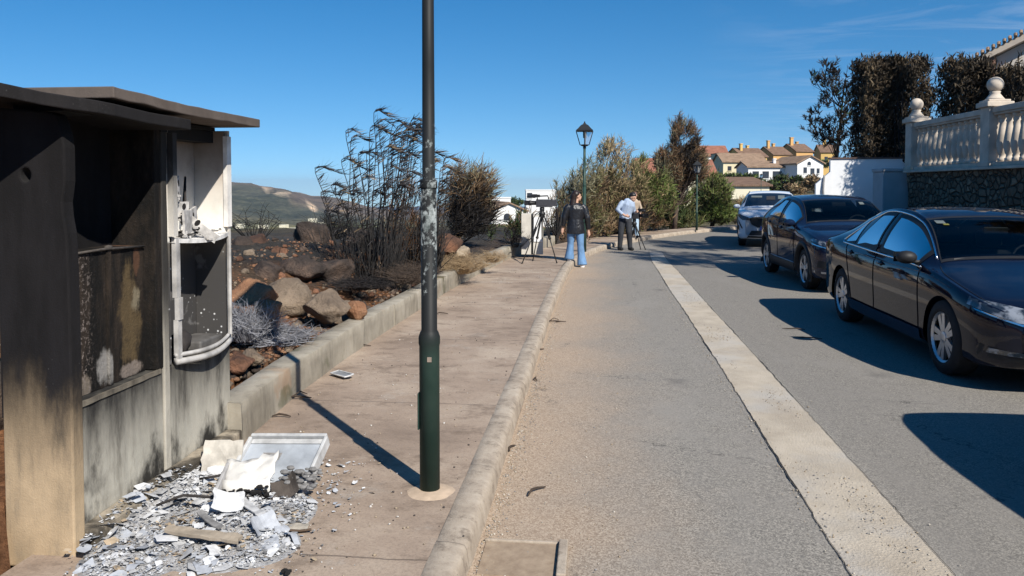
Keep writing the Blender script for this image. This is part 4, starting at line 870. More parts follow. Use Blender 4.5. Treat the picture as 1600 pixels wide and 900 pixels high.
def foliage(name, P, D, L, Wd, mats, weights, parent, curl=0.25, clump=None):
    V, Q = blades(P, D, L, Wd, curl)
    if clump is None: mi = RNG.choice(len(mats), size=len(P), p=np.array(weights)/sum(weights))
    else:
        q = np.cumsum(np.array(weights)/sum(weights)); mi = np.searchsorted(q, np.clip(clump, 0, 0.999))
    return np_mesh(name, V, Q, mats, np.repeat(mi, 2), parent)
def limbs(mb, a, b, r0, r1, bend=0.15, n=5, sides=6):
    a, b = Vector(a), Vector(b); o = Vector((random.gauss(0, 1), random.gauss(0, 1), random.gauss(0, .4)))*bend*(b-a).length*0.5
    pts = [a.lerp(b, i/n)+o*math.sin(math.pi*i/n)*(0.6+0.4*random.random()) for i in range(n+1)]
    mb.tube(pts, [r0+(r1-r0)*i/n for i in range(n+1)], sides); return pts
def tuft_tree(name, loc, h, blobs, n, mats, weights, label, cat, lean=(0.35, 0.0), trunk=0.10, bark=None, blade=(0.16, 0.34, 0.016), wind=0.9, group=None, clear=0.0, tip=0.8, nlimb=14, sub=9):
    """tree or bush: tapered trunk with limbs reaching into every clump; needles stream from branchlets along the wind"""
    t = thing(name, loc, label, cat, group); bark = bark or B_BROWN; mb = MB(); wv = Vector((lean[0], lean[1], 1)).normalized()
    top = Vector((lean[0]*h*0.45, lean[1]*h*0.45, h*0.8)); tp = limbs(mb, (0, 0, -0.15), top, trunk, trunk*0.2, 0.1, 7, 8)
    P, D, L, CL = [], [], [], []
    tot = sum(b[3]*b[4]*b[5] for b in blobs)
    for bx, by, bz, rx, ry, rz in blobs:
        c = Vector((bx, by, bz)); k = max(3, int(nlimb*(rx*ry*rz/tot)**0.6))
        for _ in range(k):
            st = tp[min(7, max(1, int(7*min(1, max(0.12, (bz-rz*0.9)/h)))))]; u = Vector((random.gauss(0, .5), random.gauss(0, .5), random.gauss(0, .5)))
            limbs(mb, st, c+Vector((u.x*rx, u.y*ry, u.z*rz)), trunk*0.26, trunk*0.05, 0.18, 4, 5)
        m = int(n*(rx*ry*rz/tot)); nb = max(6, m//sub)
        for _ in range(nb):
            while True:
                q = Vector((random.uniform(-1, 1), random.uniform(-1, 1), random.uniform(-1, 1)))
                if 0.15 < q.length <= 1 and random.random() < 0.25+0.75*q.length: break
            p = c+Vector((q.x*rx, q.y*ry, q.z*rz)); 
            if p.z < clear: continue
            if noise.noise(p*1.15+Vector(loc)) < -0.22: continue     # gaps
            out = Vector((q.x, q.y, q.z*0.6+0.25)); d0 = (wv*wind+out*0.55+Vector((random.gauss(0, .18), random.gauss(0, .18), random.gauss(0, .18)))).normalized()
            bl = random.uniform(0.25, 0.6)*tip*(0.7+0.3*min(rx, rz)); cl = 0.5+0.65*noise.noise(p*0.9+Vector((7, loc[1], 0)))+random.gauss(0, .12)+0.22*(p.z/h-0.5)
            mb.tube([p-d0*bl*0.5, p+d0*bl*0.6], [0.006*(0.6+trunk*4), 0.002], 3, cap=False)
            for j in range(sub):
                f = j/sub; pp = p+d0*bl*(f-0.4); dd = d0*1.0+Vector((random.gauss(0, .55), random.gauss(0, .55), random.gauss(0, .45)))
                P.append(pp); D.append(dd); L.append(random.uniform(blade[0], blade[1])); CL.append(cl+random.gauss(0, .07))
    mb.build('trunk', bark, t, True)
    P, D, L = np.array(P), np.array(D), np.array(L)
    foliage('crown', P, D, L, blade[2]*RNG.uniform(0.6, 1.4, len(L)), mats, weights, t, 0.22, np.array(CL)); return t
def P3(px, py, depth): 
    p = atd(px, py, depth); return (p.x, p.y, p.z)
# burnt cane clump: tall stems bending right with leaf plumes
def canes(px, py, depth, stems, spread, label, mats, seed, foot=140, hmin=0.6):
    rnd = random.Random(seed); b = atd(px, py, depth); t = thing('cane_clump', b, label, 'canes', 'burnt giant canes behind the wall'); sm = MB(); P, D, L = [], [], []
    for (tx, ty, bend) in stems:
        top = atd(tx, ty, depth+rnd.uniform(-.4, .4))-b; fx = min(0.16, top.x*0.42+rnd.gauss(0, spread)); base = Vector((fx, rnd.gauss(0, spread*0.9), -0.08)); Hh = top.z
        ctl = [base, base.lerp(top, 0.35)+Vector((-0.012*Hh*bend, 0, 0.02)), base.lerp(top, 0.72)+Vector((-0.018*Hh*bend, 0, 0.03)), top-Vector((0.06*bend, 0, 0.0)), top+Vector((0.13*bend, 0, -0.035*bend))]
        pts = []
        for i in range(len(ctl)-1):
            p0, p1, p2, p3 = ctl[max(i-1, 0)], ctl[i], ctl[i+1], ctl[min(i+2, len(ctl)-1)]
            for s in range(4):
                u = s/4; pts.append(0.5*((2*p1)+(p2-p0)*u+(2*p0-5*p1+4*p2-p3)*u*u+(3*p1-p0-3*p2+p3)*u**3))
        pts.append(ctl[-1]); k = len(pts); sm.tube(pts, [0.0075*(1-0.8*i/(k-1))+0.0012 for i in range(k)], 5)
        nl = int(52+rnd.random()*30)
        for _ in range(nl):
            f = 0.36+0.62*rnd.random()**0.85; i = min(k-2, int(f*(k-1))); q = pts[i].lerp(pts[i+1], rnd.random())
            d = (pts[i+1]-pts[i]).normalized()*0.55+Vector((0.8+rnd.gauss(0, .22), rnd.gauss(0, .4), rnd.gauss(-0.02, .25))); P.append(q); D.append(d); L.append(rnd.uniform(0.06, 0.21)*(0.6+0.5*f))
    sm.build('stems', B_CHAR, t, True)
    # dense burnt stubs and thin twigs at the foot
    fm = MB()
    for _ in range(foot):
        a = Vector((min(0.13, rnd.gauss(0, spread*2.0)), rnd.gauss(0, spread*1.3), -0.05)); hh = rnd.uniform(hmin*0.4, hmin*1.7); e = a+Vector((a.x*0.5+rnd.gauss(0.03, .12), rnd.gauss(0, .12), hh)); m_ = a.lerp(e, .5)+Vector((rnd.gauss(0, .03), rnd.gauss(0, .03), 0)); fm.tube([a, m_, e], [0.007, 0.005, 0.002], 4)
        if rnd.random() < 0.7:
            e2 = m_+Vector((rnd.gauss(0.05, .14), rnd.gauss(0, .12), hh*0.35)); fm.tube([m_, e2], [0.004, 0.0015], 3, cap=False)
    fm.build('burnt_stubs', B_CHAR, t, True)
    P, D, L = np.array(P), np.array(D), np.array(L); foliage('leaves', P, D, L, 0.0115*RNG.uniform(0.5, 1.3, len(L)), mats, (0.56, 0.34, 0.10), t, 0.3); return t
ST = [(503, 262, 1.6), (515, 330, 1.2), (523, 290, .9), (548, 205, 1.1), (556, 215, 1), (560, 262, .8), (534, 300, .7), (590, 176, .8), (584, 200, .8), (578, 240, .7), (594, 205, .7), (606, 232, .8), (570, 275, .6), (620, 192, .8), (628, 198, .9), (615, 235, .7), (612, 262, .6),
      (642, 196, .8), (650, 212, .8), (635, 240, .7), (655, 240, .7), (640, 270, .6), (600, 290, .5), (585, 300, .5), (625, 290, .6), (652, 205, 1.0), (646, 222, .8), (632, 215, .8), (566, 240, .9), (541, 250, 1.1), (530, 322, .8), (511, 300, 1.4), (551, 300, .6), (618, 215, .9), (637, 205, 0.9), (598, 190, 0.9), (648, 188, 0.8), (656, 196, 0.8)]
canes(592, 446, 10.6, ST, 0.17, 'tall clump of burnt black canes with wind-bent plumes left of the near post', [F_CHAR, F_GREYC, F_STRAW], 5, 170, 0.7)
canes(668, 418, 11.6, [(700, 248, .9), (694, 262, .8), (690, 285, .7), (705, 270, .9), (688, 300, .6), (672, 250, .7), (678, 240, .7), (668, 262, .6), (662, 250, .6), (655, 285, .5)], 0.14, 'smaller burnt cane clump just right of the near lamp post', [F_CHAR, F_BROWN, F_BROWN], 9, 90, 0.6)
def blob(px, py, depth, wpx, hpx, base, dy=1.0):
    """crown lobe measured in the photograph, relative to the base point"""
    c = atd(px, py, depth)-Vector(base); s = depth/FPX; return (c.x, c.y, c.z, wpx*s/2, wpx*s/2*dy, hpx*s/2)
def tree_px(name, px, py, depth, lobes, n, mats, weights, label, cat, **kw):
    b = atd(px, py, depth); tops = max((py-(l[1]-l[3]/2)) for l in lobes)*depth/FPX
    return tuft_tree(name, b, tops, [blob(l[0], l[1], depth, l[2], l[3], b) for l in lobes], n, mats, weights, label, cat, **kw)
tree_px('scorched_shrub', 640, 425, 12.2, [(630, 370, 60, 110), (640, 320, 40, 70), (655, 400, 60, 60)], 1300, [F_BROWN, F_RUST, F_STRAW], (.45, .3, .25), 'rust-brown scorched shrub behind the near lamp post', 'shrub', lean=(0.35, 0), trunk=0.03, blade=(0.1, 0.26, 0.010), bark=B_CHAR, tip=0.6)
tree_px('scorched_shrub', 712, 390, 17.5, [(700, 350, 55, 60), (725, 315, 60, 70), (745, 295, 50, 60), (735, 350, 70, 50), (715, 285, 30, 50), (762, 325, 24, 40)], 5600, [F_CHAR, F_BROWN, F_GREYG], (.50, .32, .18), 'grey-brown wind-swept shrub in front of the white villa', 'shrub', lean=(0.75, 0), trunk=0.06, blade=(0.16, 0.42, 0.014), bark=B_CHAR, wind=1.5)
tree_px('dry_bush', 800, 372, 19, [(800, 358, 40, 26), (770, 362, 30, 24), (825, 350, 34, 40)], 900, [F_DKGREEN, F_BROWN, F_OLIVE], (.4, .4, .2), 'low mixed green and brown bush left of the utility cabinet', 'bush', lean=(0.3, 0), trunk=0.03, blade=(0.12, 0.26, 0.02), wind=0.5)
tree_px('bare_burnt_tree', 866, 372, 21.5, [(872, 335, 40, 70), (858, 350, 30, 44)], 240, [F_CHAR, F_BROWN], (.6, .4), 'bare burnt sapling behind the camera tripod', 'tree', lean=(0.3, 0), trunk=0.05, bark=B_CHAR, blade=(0.15, 0.3, 0.010), nlimb=40)
# scorched pines beyond the pavement bend
SC_M = [F_CHAR, F_BROWN, F_OLIVE, F_TAN]
tree_px('scorched_pine', 905, 372, 24.5, [(900, 320, 70, 70), (880, 310, 50, 60), (915, 285, 60, 70), (890, 345, 80, 50), (925, 340, 50, 60)], 17000, [F_CHAR, F_BROWN, F_OLIVE, F_GREYG], (.2, .28, .2, .32), 'scorched olive-brown pine directly behind the woman', 'pine', lean=(0.35, 0), trunk=0.10, blade=(0.10, 0.24, 0.016))
tree_px('scorched_pine', 960, 366, 26.5, [(958, 255, 60, 70), (965, 290, 90, 80), (945, 320, 80, 70), (985, 320, 70, 70), (950, 232, 24, 30), (975, 345, 90, 40)], 24000, SC_M, (.12, .25, .18, .45), 'broad scorched tan pine behind the cameraman', 'pine', lean=(0.32, 0), trunk=0.13, blade=(0.10, 0.25, 0.018))
tree_px('scorched_pine', 1006, 362, 27.5, [(1004, 300, 50, 60), (1010, 330, 60, 50), (1002, 270, 40, 46), (1024, 285, 50, 60), (1028, 318, 56, 60)], 14000, [F_BROWN, F_OLIVE, F_GREEN, F_TAN], (.25, .25, .25, .25), 'smaller half-green pine right of the cameraman', 'pine', lean=(0.3, 0), trunk=0.09, blade=(0.10, 0.24, 0.020))
tree_px('scorched_pine', 1054, 357, 30, [(1068, 220, 44, 60), (1056, 194, 18, 34), (1076, 250, 50, 50), (1040, 255, 40, 44), (1064, 275, 70, 40), (1094, 262, 24, 40), (1036, 232, 14, 36)], 19000, [F_CHAR, F_BROWN, F_RUST, F_GREYG], (.26, .30, .10, .34), 'tallest scorched pine with bare lower trunk at the road bend', 'pine', lean=(0.42, 0), trunk=0.10, blade=(0.11, 0.27, 0.018), nlimb=26)
tree_px('green_pine', 1047, 356, 31, [(1040, 318, 60, 50), (1065, 325, 50, 44), (1028, 335, 50, 44), (1055, 345, 90, 30)], 5200, [F_DKGREEN, F_OLIVE, F_GREEN], (.25, .3, .45), 'loose green understorey pine below the tallest scorched pine', 'pine', lean=(0.2, 0), trunk=0.07, blade=(0.16, 0.36, 0.022), wind=0.6)
tree_px('green_pine', 1112, 352, 33, [(1112, 305, 56, 60), (1122, 290, 40, 50), (1098, 320, 50, 50), (1120, 332, 56, 40)], 13000, [F_DKGREEN, F_OLIVE, F_GREEN, F_GREEN], (.18, .22, .4, .2), 'bright green rounded pine right of the far lamp post', 'pine', lean=(0.15, 0), trunk=0.1, blade=(0.10, 0.22, 0.026), wind=0.5)
tree_px('dry_bush', 1150, 350, 35, [(1150, 330, 36, 30), (1165, 325, 30, 30), (1140, 340, 30, 20)], 1100, [F_DKGREEN, F_STRAW, F_OLIVE], (.3, .4, .3), 'straw-green roadside bush beside the white car', 'bush', lean=(0.2, 0), trunk=0.03, blade=(0.12, 0.3, 0.024), wind=0.5)
tree_px('dry_bush', 948, 367, 24.6, [(948, 352, 34, 34)], 500, [F_OLIVE, F_STRAW, F_BROWN], (.4, .3, .3), 'yellowish low bush left of the cameraman', 'bush', lean=(0.2, 0), trunk=0.02, blade=(0.1, 0.2, 0.022), wind=0.4)
tree_px('dry_bush', 895, 377, 22.3, [(885, 368, 40, 22), (915, 366, 36, 20)], 700, [F_BROWN, F_RUST, F_CHAR], (.4, .3, .3), 'low brown burnt bush at the pavement edge behind the woman', 'bush', lean=(0.3, 0), trunk=0.02, blade=(0.1, 0.24, 0.016), wind=0.5)
tree_px('dry_bush', 1010, 359, 27.8, [(1000, 346, 50, 26), (1030, 345, 50, 26)], 1000, [F_BROWN, F_RUST, F_OLIVE], (.45, .3, .25), 'brown undergrowth bush along the pavement right of the cameraman', 'bush', lean=(0.2, 0), trunk=0.02, blade=(0.12, 0.26, 0.02), wind=0.4)
# small bushes near the wall
def twig_bush(name, px, py, depth, r, h, n, mat, label, thick=0.004):
    b = atd(px, py, depth); t = thing(name, b, label, 'bush'); mb = MB()
    for _ in range(n):
        a = random.uniform(0, 6.28); e = random.uniform(0.15, 1)*r; p = Vector((math.cos(a)*e*0.3, math.sin(a)*e*0.3, -0.02)); q = Vector((math.cos(a)*e, math.sin(a)*e, h*random.uniform(0.3, 1)*(1.15-0.6*e/r))); m_ = p.lerp(q, .5)+Vector((random.gauss(0, r*.1), random.gauss(0, r*.1), h*.12))
        mb.tube([p, m_, q], [thick, thick*.75, thick*.35], 4, cap=False)
        for _k in range(3):
            s = m_.lerp(q, random.random()); mb.tube([s, s+Vector((random.gauss(0, r*.2), random.gauss(0, r*.2), random.uniform(0, h*.3)))], [thick*.5, thick*.25], 3, cap=False)
    mb.build('twigs', mat, t); return t
twig_bush('twig_bush', 385, 528, 6.5, 0.34, 0.32, 190, F_ASHT, 'ash-grey burnt twig bush beside the kiosk')
twig_bush('twig_bush', 430, 536, 6.75, 0.40, 0.17, 260, F_ASHT, 'flattened ash-grey twigs spreading towards the wall')
twig_bush('twig_bush', 478, 545, 6.9, 0.16, 0.13, 110, B_BROWN, 'small brown twig tuft against the low wall', 0.003)
twig_bush('straw_tuft', 720, 425, 12.7, 0.55, 0.34, 420, F_STRAW, 'large tuft of dry straw on the wall top right of the near post', 0.003)
twig_bush('straw_tuft', 768, 408, 14.2, 0.35, 0.2, 200, F_STRAW, 'smaller dry tuft spilling over the wall beyond the straw', 0.003)
twig_bush('straw_tuft', 640, 440, 10.3, 0.5, 0.28, 240, B_BROWN, 'brown dry stems at the wall behind the near lamp post', 0.003)
twig_bush('twig_bush', 560, 450, 9.4, 0.5, 0.14, 200, F_CHAR, 'charred low twigs at the foot of the tall canes', 0.004)
twig_bush('twig_bush', 520, 372, 14, 0.6, 0.5, 160, B_CHAR, 'thin bare black twigs on the crest left of the canes', 0.005)
twig_bush('twig_bush', 400, 372, 13.0, 0.7, 0.55, 30, B_CHAR, 'a few bare curved twigs beside the kiosk against the far hill', 0.007)
twig_bush('twig_bush', 806, 385, 17.5, 0.45, 0.5, 60, B_CHAR, 'thin burnt twigs left of the utility cabinet', 0.005)
# ------------------------------------------------------------------ cars: lofted bodies
def pchip(pts):
    x = np.array([p[0] for p in pts], float); y = np.array([p[1] for p in pts], float); h = np.diff(x); d = np.diff(y)/h; m = np.zeros(len(x))
    for i in range(1, len(x)-1):
        if d[i-1]*d[i] > 0: w1 = 2*h[i]+h[i-1]; w2 = h[i]+2*h[i-1]; m[i] = (w1+w2)/(w1/d[i-1]+w2/d[i])
    m[0], m[-1] = d[0], d[-1]
    def f(t):
        t = min(max(t, x[0]), x[-1]); i = min(len(x)-2, max(0, int(np.searchsorted(x, t)-1))); u = (t-x[i])/h[i]
        return float((2*u**3-3*u**2+1)*y[i]+(u**3-2*u**2+u)*h[i]*m[i]+(-2*u**3+3*u**2)*y[i+1]+(u**3-u**2)*h[i]*m[i+1])
    return f
def m_paint(name, c, metal=0.0, rough=0.25):
    k = Mt(name, 0.55, 0.0, metal); d = k.noise(3.0, 6, 0.65); z = k.axis(2)
    dirt = k.math('MULTIPLY', k.rng(k.math('ADD', z, k.math('MULTIPLY', k.math('SUBTRACT', d, 0.5), 0.3)), 0.15, 0.62, 1, 0), 0.07)
    k.col(k.mix(dirt, c, (0.20, 0.165, 0.13))); k.set('Coat Weight', 0.9); k.set('Coat IOR', 1.45); k.set('Coat Roughness', 0.03)
    return k.m
C_NAVY, C_NAVY2, C_WHITE = m_paint('black_blue_paint', (0.0035, 0.0055, 0.015), 0.0, 0.3), m_paint('metallic_blue_paint', (0.007, 0.014, 0.036), 0.0, 0.3), m_paint('white_paint', (0.70, 0.72, 0.74))
C_BLK = plain('black_trim_plastic', (0.016, 0.016, 0.017), 0.55, 0.15, 20); C_WELL = plain('wheel_well', (0.008, 0.008, 0.008), 0.95); C_TYRE = plain('tyre_rubber', (0.017, 0.017, 0.018), 0.85, 0.25, 20)
C_RIM = plain('alloy_rim', (0.52, 0.53, 0.55), 0.32, 0.1, 12, 0.5, 0.85, bump=0); C_RIMD = plain('dark_alloy', (0.05, 0.05, 0.055), 0.35, 0.1, 12, 0.5, 0.6, bump=0); C_CHROME = plain('chrome_trim', (0.72, 0.74, 0.76), 0.18, 0.05, 10, 0.5, 1.0, bump=0)
kk = Mt('car_glass', 0.02, 0.42); kk.col((0.010, 0.013, 0.016)); kk.set('Coat Weight', 0.9); k.set('Coat IOR', 1.45); C_GLASS = kk.m
kk = Mt('headlamp_glass', 0.08, 0.7); kk.col(kk.mix(kk.rng(kk.noise(9, 3, .5), 0.45, 0.6), (0.02, 0.025, 0.03), (0.22, 0.24, 0.27))); kk.set('Coat Weight', 1.0); C_LAMP = kk.m
def m_clear():
    m = bpy.data.materials.new('clear_car_glass'); m.use_nodes = True; t = m.node_tree; t.nodes.remove(t.nodes['Principled BSDF'])
    a = t.nodes.new('ShaderNodeBsdfTransparent'); a.inputs[0].default_value = (0.36, 0.41, 0.43, 1); g = t.nodes.new('ShaderNodeBsdfGlossy'); g.inputs['Roughness'].default_value = 0.01; f = t.nodes.new('ShaderNodeFresnel'); f.inputs[0].default_value = 1.38; x = t.nodes.new('ShaderNodeMixShader')
    t.links.new(f.outputs[0], x.inputs[0]); t.links.new(a.outputs[0], x.inputs[1]); t.links.new(g.outputs[0], x.inputs[2]); t.links.new(x.outputs[0], t.nodes['Material Output'].inputs['Surface']); return m
C_CLEAR = m_clear()
C_PLATE = plain('number_plate_white', (0.72, 0.73, 0.72), 0.5, 0.05); C_PATCH = plain('windscreen_patch', (0.11, 0.13, 0.13), 0.7, 0.06); C_YEL = plain('sticker_yellow', (0.14, 0.13, 0.03), 0.7, 0.06); C_SEAT = plain('seat_cloth', (0.03, 0.03, 0.033), 0.9, 0.2); C_BLUE = plain('plate_band_blue', (0.02, 0.06, 0.35), 0.5, 0.05); C_SILV = plain('satin_silver', (0.42, 0.43, 0.45), 0.35, 0.1, 10, 0.5, 0.7, bump=0)
class Car:
    def __init__(c, name, label, paint, L, top, hw, belt, wt, drop, zb, nose, group):
        c.L = L; c.f = [pchip(q) for q in (top, hw, belt, wt, drop, zb)]; c.nose = nose
        c.root = thing(name, (0, 0, 0), label, 'car', group); c.paint = paint
    def section(c, y):
        T, H, B, Wt, D, Z = [f(y) for f in c.f]; ze = T-D; hb = H*0.955
        if ze < B+0.012: ze = B+0.012
        if Wt > hb-0.02: Wt = hb-0.02
        T = max(T, ze+0.01); hh = B-Z
        gh = max(0.0, min(1.0, (ze-B)/0.4))
        pts = [(0.0, Z), (H*0.80, Z), (H*0.935, Z+0.02), (H*0.985, Z+0.10*hh+0.03), (H*0.992, Z+0.36*hh), (H*1.0, Z+0.66*hh), (H*0.992, B-0.10*hh-0.015), (hb, B),
               (hb+(Wt-hb)*0.5+0.028*gh, B+(ze-B)*0.52), (Wt, ze), (Wt*0.90, ze+(T-ze)*0.42), (Wt*0.55, ze+(T-ze)*0.84), (0.0, T)]
        return pts
    NS = 12
    def S(c, y, s):
        """point on the right half at station y, section parameter s (7 = belt line, 9 = roof edge, 12 = centre line)"""
        p = c.section(y); i = int(min(c.NS-1, max(0, math.floor(s)))); u = s-i
        g = lambda j: p[min(len(p)-1, max(0, j))] if j <= c.NS else (-p[2*c.NS-j][0], p[2*c.NS-j][1])
        a, b, d, e = g(i-1), g(i), g(i+1), g(i+2)
        q = [0.5*((2*b[k])+(d[k]-a[k])*u+(2*a[k]-5*b[k]+4*d[k]-e[k])*u*u+(3*b[k]-a[k]-3*d[k]+e[k])*u**3) for k in (0, 1)]
        yy = y+c.nose*(q[0]/0.9)**2*math.exp(-y/0.55)-0.10*(q[0]/0.9)**2*math.exp(-(c.L-y)/0.4)
        return Vector((max(0, q[0]), yy, q[1]))
    def body(c, wheels, arch_r):
        ys = np.unique(np.r_[np.linspace(0, 0.12, 8), np.linspace(0.12, c.L-0.15, 72), np.linspace(c.L-0.15, c.L, 8)]); ss = [0, 1]+list(np.linspace(1, c.NS, 45)[1:])
        mb = MB(); rows = []
        for y in ys:
            r = [c.S(y, s) for s in ss]; rows.append(r+[Vector((-p.x, p.y, p.z)) for p in r[-2:0:-1]])
        m = len(rows[0]); V = [p for r in rows for p in r]; F = [(i*m+j, i*m+(j+1) % m, (i+1)*m+(j+1) % m, (i+1)*m+j) for i in range(len(ys)-1) for j in range(m)]
        h = len(ss)
        for r0, fl in ((0, 0), ((len(ys)-1)*m, 1)):
            for j in range(1, h-1):
                a, b = r0+j, r0+j+1; a2, b2 = r0+(m-j) % m, r0+(m-j-1) % m
                q = [a, b, b2, a2] if b != b2 else [a, b, a2]
                if j == 1: q = [r0, a, b, b2, a2]
                F.append(tuple(q[::-1] if fl else q))
        mb.add(V, F); o = mb.build('body', [c.paint, C_WELL], c.root, True)
        c.bvh = BVHTree.FromPolygons([tuple(v) for v in V], F)
        for (wy, wz) in wheels:
            for sx in (-1, 1):
                k = MB(); k.lathe([(arch_r, 0), (arch_r, 0.34)], 36, M=Matrix.Translation((sx*0.98, wy, wz)) @ Matrix.Rotation(R(-90*sx), 4, 'Y')); k.m = [1]*len(k.m)
                cu = k.build('cutter', [c.paint, C_WELL]); cu.matrix_world = Matrix.Identity(4); md = o.modifiers.new('arch', 'BOOLEAN'); md.object = cu; md.operation = 'DIFFERENCE'; md.solver = 'EXACT'; bake(o); bpy.data.objects.remove(cu)
        c.bodyo = o; return o
    def patch(c, name, y0, y1, sb, st, mat, side=1, off=0.004, n=18, m=10, parent=None, full=False, frit=False):
        """skin patch between stations; sb, st give the lower and upper section parameter over 0..1"""
        V = []; 
        for i in range(n+1):
            u = i/n; y = y0+(y1-y0)*u
            for j in range(m+1):
                s = sb(u)+(st(u)-sb(u))*j/m; e = 0.01
                p = c.S(y, s); n_ = (c.S(y+e, s)-c.S(y-e, s)).cross(c.S(y, min(c.NS, s+0.03))-c.S(y, s-0.03)); n_.normalize()
                if n_.x < 0 and p.x > 0.05: n_ = -n_
                if p.x <= 0.05 and n_.z < 0: n_ = -n_
                q = p+n_*off; V.append((side*q.x, q.y, q.z))
        if full:   # both halves joined across the centre line
            V = []
            for i in range(n+1):
                u = i/n; y = y0+(y1-y0)*u; row = []
                for j in range(m+1):
                    s = sb(u)+(c.NS-sb(u))*j/m; p = c.S(y, s); t = c.S(y+.01, s)-c.S(y-.01, s); w = c.S(y, min(c.NS, s+.03))-c.S(y, s-.03); w = w if w.length > 1e-6 else Vector((-1, 0, 0)); n_ = t.cross(w).normalized(); n_ = n_ if n_.z > 0 else -n_
                    row.append(p+n_*off)
                row = row+[Vector((-p.x, p.y, p.z)) for p in row[-2::-1]]; V += [tuple(p) for p in row]
            m = 2*m
        mb = MB(); mb.add(V, [(i*(m+1)+j, (i+1)*(m+1)+j, (i+1)*(m+1)+j+1, i*(m+1)+j+1) for i in range(n) for j in range(m)])
        if frit: mb.m = [1 if (i in (0, n-1) or j in (0, m-1)) else 0 for i in range(n) for j in range(m)]; mat = [mat, C_BLK]
        return mb.build(name, mat, parent or c.root, True)
    def open_glass(c, screens, sides):
        """cut the sheet metal away behind the glass so that one looks into the cabin"""
        bmm = bmesh.new(); bmm.from_mesh(c.bodyo.data); kill = []
        def inside(v):
            y, x, z = v.y, abs(v.x), v.z
            for y0, y1, s0 in screens:
                if y0 <= y <= y1:
                    p = c.S(y, s0)
                    if x <= p.x+.01 and z >= p.z-.01: return True
            for y0, y1, s0, s1 in sides:
                if y0 <= y <= y1:
                    a, b = c.S(y, s0), c.S(y, s1)
                    if a.z-.005 <= z <= b.z+.005 and x >= b.x-.03: return True
            return False
        for f in bmm.faces:
            if f.material_index == 0 and all(inside(v.co) for v in f.verts): kill.append(f)
        bmesh.ops.delete(bmm, geom=kill, context='FACES'); bmm.to_mesh(c.bodyo.data); bmm.free()
    def cabin(c, yf, yr, zs, w, dash_y, zdash, zhead):
        def seat(nm, x, y, ww, rec):
            mb = MB(); mb.box(x-ww/2, x+ww/2, y-.5, y, zs-.14, zs); M = Matrix.Translation((x, y-.04, zs-.04)) @ Matrix.Rotation(R(-rec), 4, 'X'); mb.box(-ww/2, ww/2, 0, .12, 0, zhead-zs-.17, M)
            o = mb.build(nm, C_SEAT, c.root, bevel=.04); mb = MB()
            for dx in ((0,) if ww < .7 else (-.38, .38)): mb.box(dx-.13, dx+.13, .01, .1, zhead-zs-.13, zhead-zs+.05, M)
            mb.build('headrest', C_SEAT, o, bevel=.03)
        seat('seat', -.36, yf, .5, 18); seat('seat', .36, yf, .5, 18); seat('rear_seat', 0, yr, 1.2, 20)
        mb = MB(); mb.box(-w*.8, w*.8, 1.15, 4.0, .34, .36); mb.build('cabin_floor', C_WELL, c.root); mb = MB(); mb.box(-w*.80, w*.80, dash_y-.1, dash_y+.42, zdash-.3, zdash); mb.build('dashboard', C_BLK, c.root, bevel=.05)
        mb = MB(); ring = [(.36+.18*math.cos(a), dash_y+.56+.06*math.sin(a), zdash-.02+.17*math.sin(a)) for a in np.linspace(0, 2*math.pi, 20)]; mb.tube(ring, .016, 6); mb.build('steering_wheel', C_BLK, c.root, True); mb = MB(); mb.box(-.12, .12, dash_y+.52, dash_y+.545, zhead-.02, zhead+.045); mb.build('rear_mirror', C_BLK, c.root, bevel=.01)
    def strip(c, name, pts, r, mat, side=1, parent=None):
        mb = MB(); mb.tube([(side*p.x, p.y, p.z) for p in (c.S(y, s)+Vector((0.003, 0, 0)) for y, s in pts)], r, 5); return mb.build(name, mat, parent or c.root, True)
    def decal(c, name, poly, mat, view, off=0.006, parent=None, cuts=4, mirror=False):
        """flat outline in (u,z), wrapped on the body seen from azimuth 'view' (0 = from the front, 90 = from the car's -x side)"""
        a = R(view); d = Vector((math.sin(a), math.cos(a), 0)); r = Vector((math.cos(a), -math.sin(a), 0)); bmm = bmesh.new()
        vs = [bmm.verts.new((p[0], p[1], 0)) for p in poly]; bmm.faces.new(vs); bmesh.ops.triangulate(bmm, faces=bmm.faces[:]); bmesh.ops.subdivide_edges(bmm, edges=bmm.edges[:], cuts=cuts, use_grid_fill=True)
        V = []
        for v in bmm.verts:
            o = r*v.co.x+Vector((0, 0, v.co.y))+Vector((0, c.L*0.5, 0))*(1 if abs(view) > 89 else 0)-d*6
            if abs(view) <= 89: o = r*v.co.x+Vector((0, 0, v.co.y))+Vector((0, 0.4, 0))-d*6
            h = c.bvh.ray_cast(o, d); q = (h[0] if h[0] is not None else c.bvh.find_nearest(o+d*5.2)[0])-d*off; V.append(((-q.x if mirror else q.x), q.y, q.z))
        bmm.verts.index_update(); F = [tuple(v.index for v in f.verts) for f in bmm.faces]; bmm.free(); mb = MB(); mb.add(V, F); return mb.build(name, mat, parent or c.root, True)
    def wheel(c, y, side, track, r, w, rim_r, style, flat_rim):
        x = side*track; M = Matrix.Translation((x, y, r)) @ Matrix.Rotation(R(90*side), 4, 'Y')     # +z of M points outwards
        mb = MB(); mb.lathe([(rim_r*0.97, -w*0.5), (rim_r*1.06, -w*0.5), (r*0.97, -w*0.42), (r, -w*0.3), (r, w*0.3), (r*0.975, w*0.42), (rim_r*1.12, w*0.5), (rim_r, w*0.49), (rim_r*0.97, w*0.42)], 40, M=M, cap=False); wh = mb.build('wheel', C_TYRE, c.root, True)
        mb = MB(); mb.lathe([(0.001, w*0.0), (rim_r*0.96, 0.0), (rim_r*0.97, w*0.40)], 36, M=M, cap=False); mb.build('rim_barrel', C_WELL, wh, True)
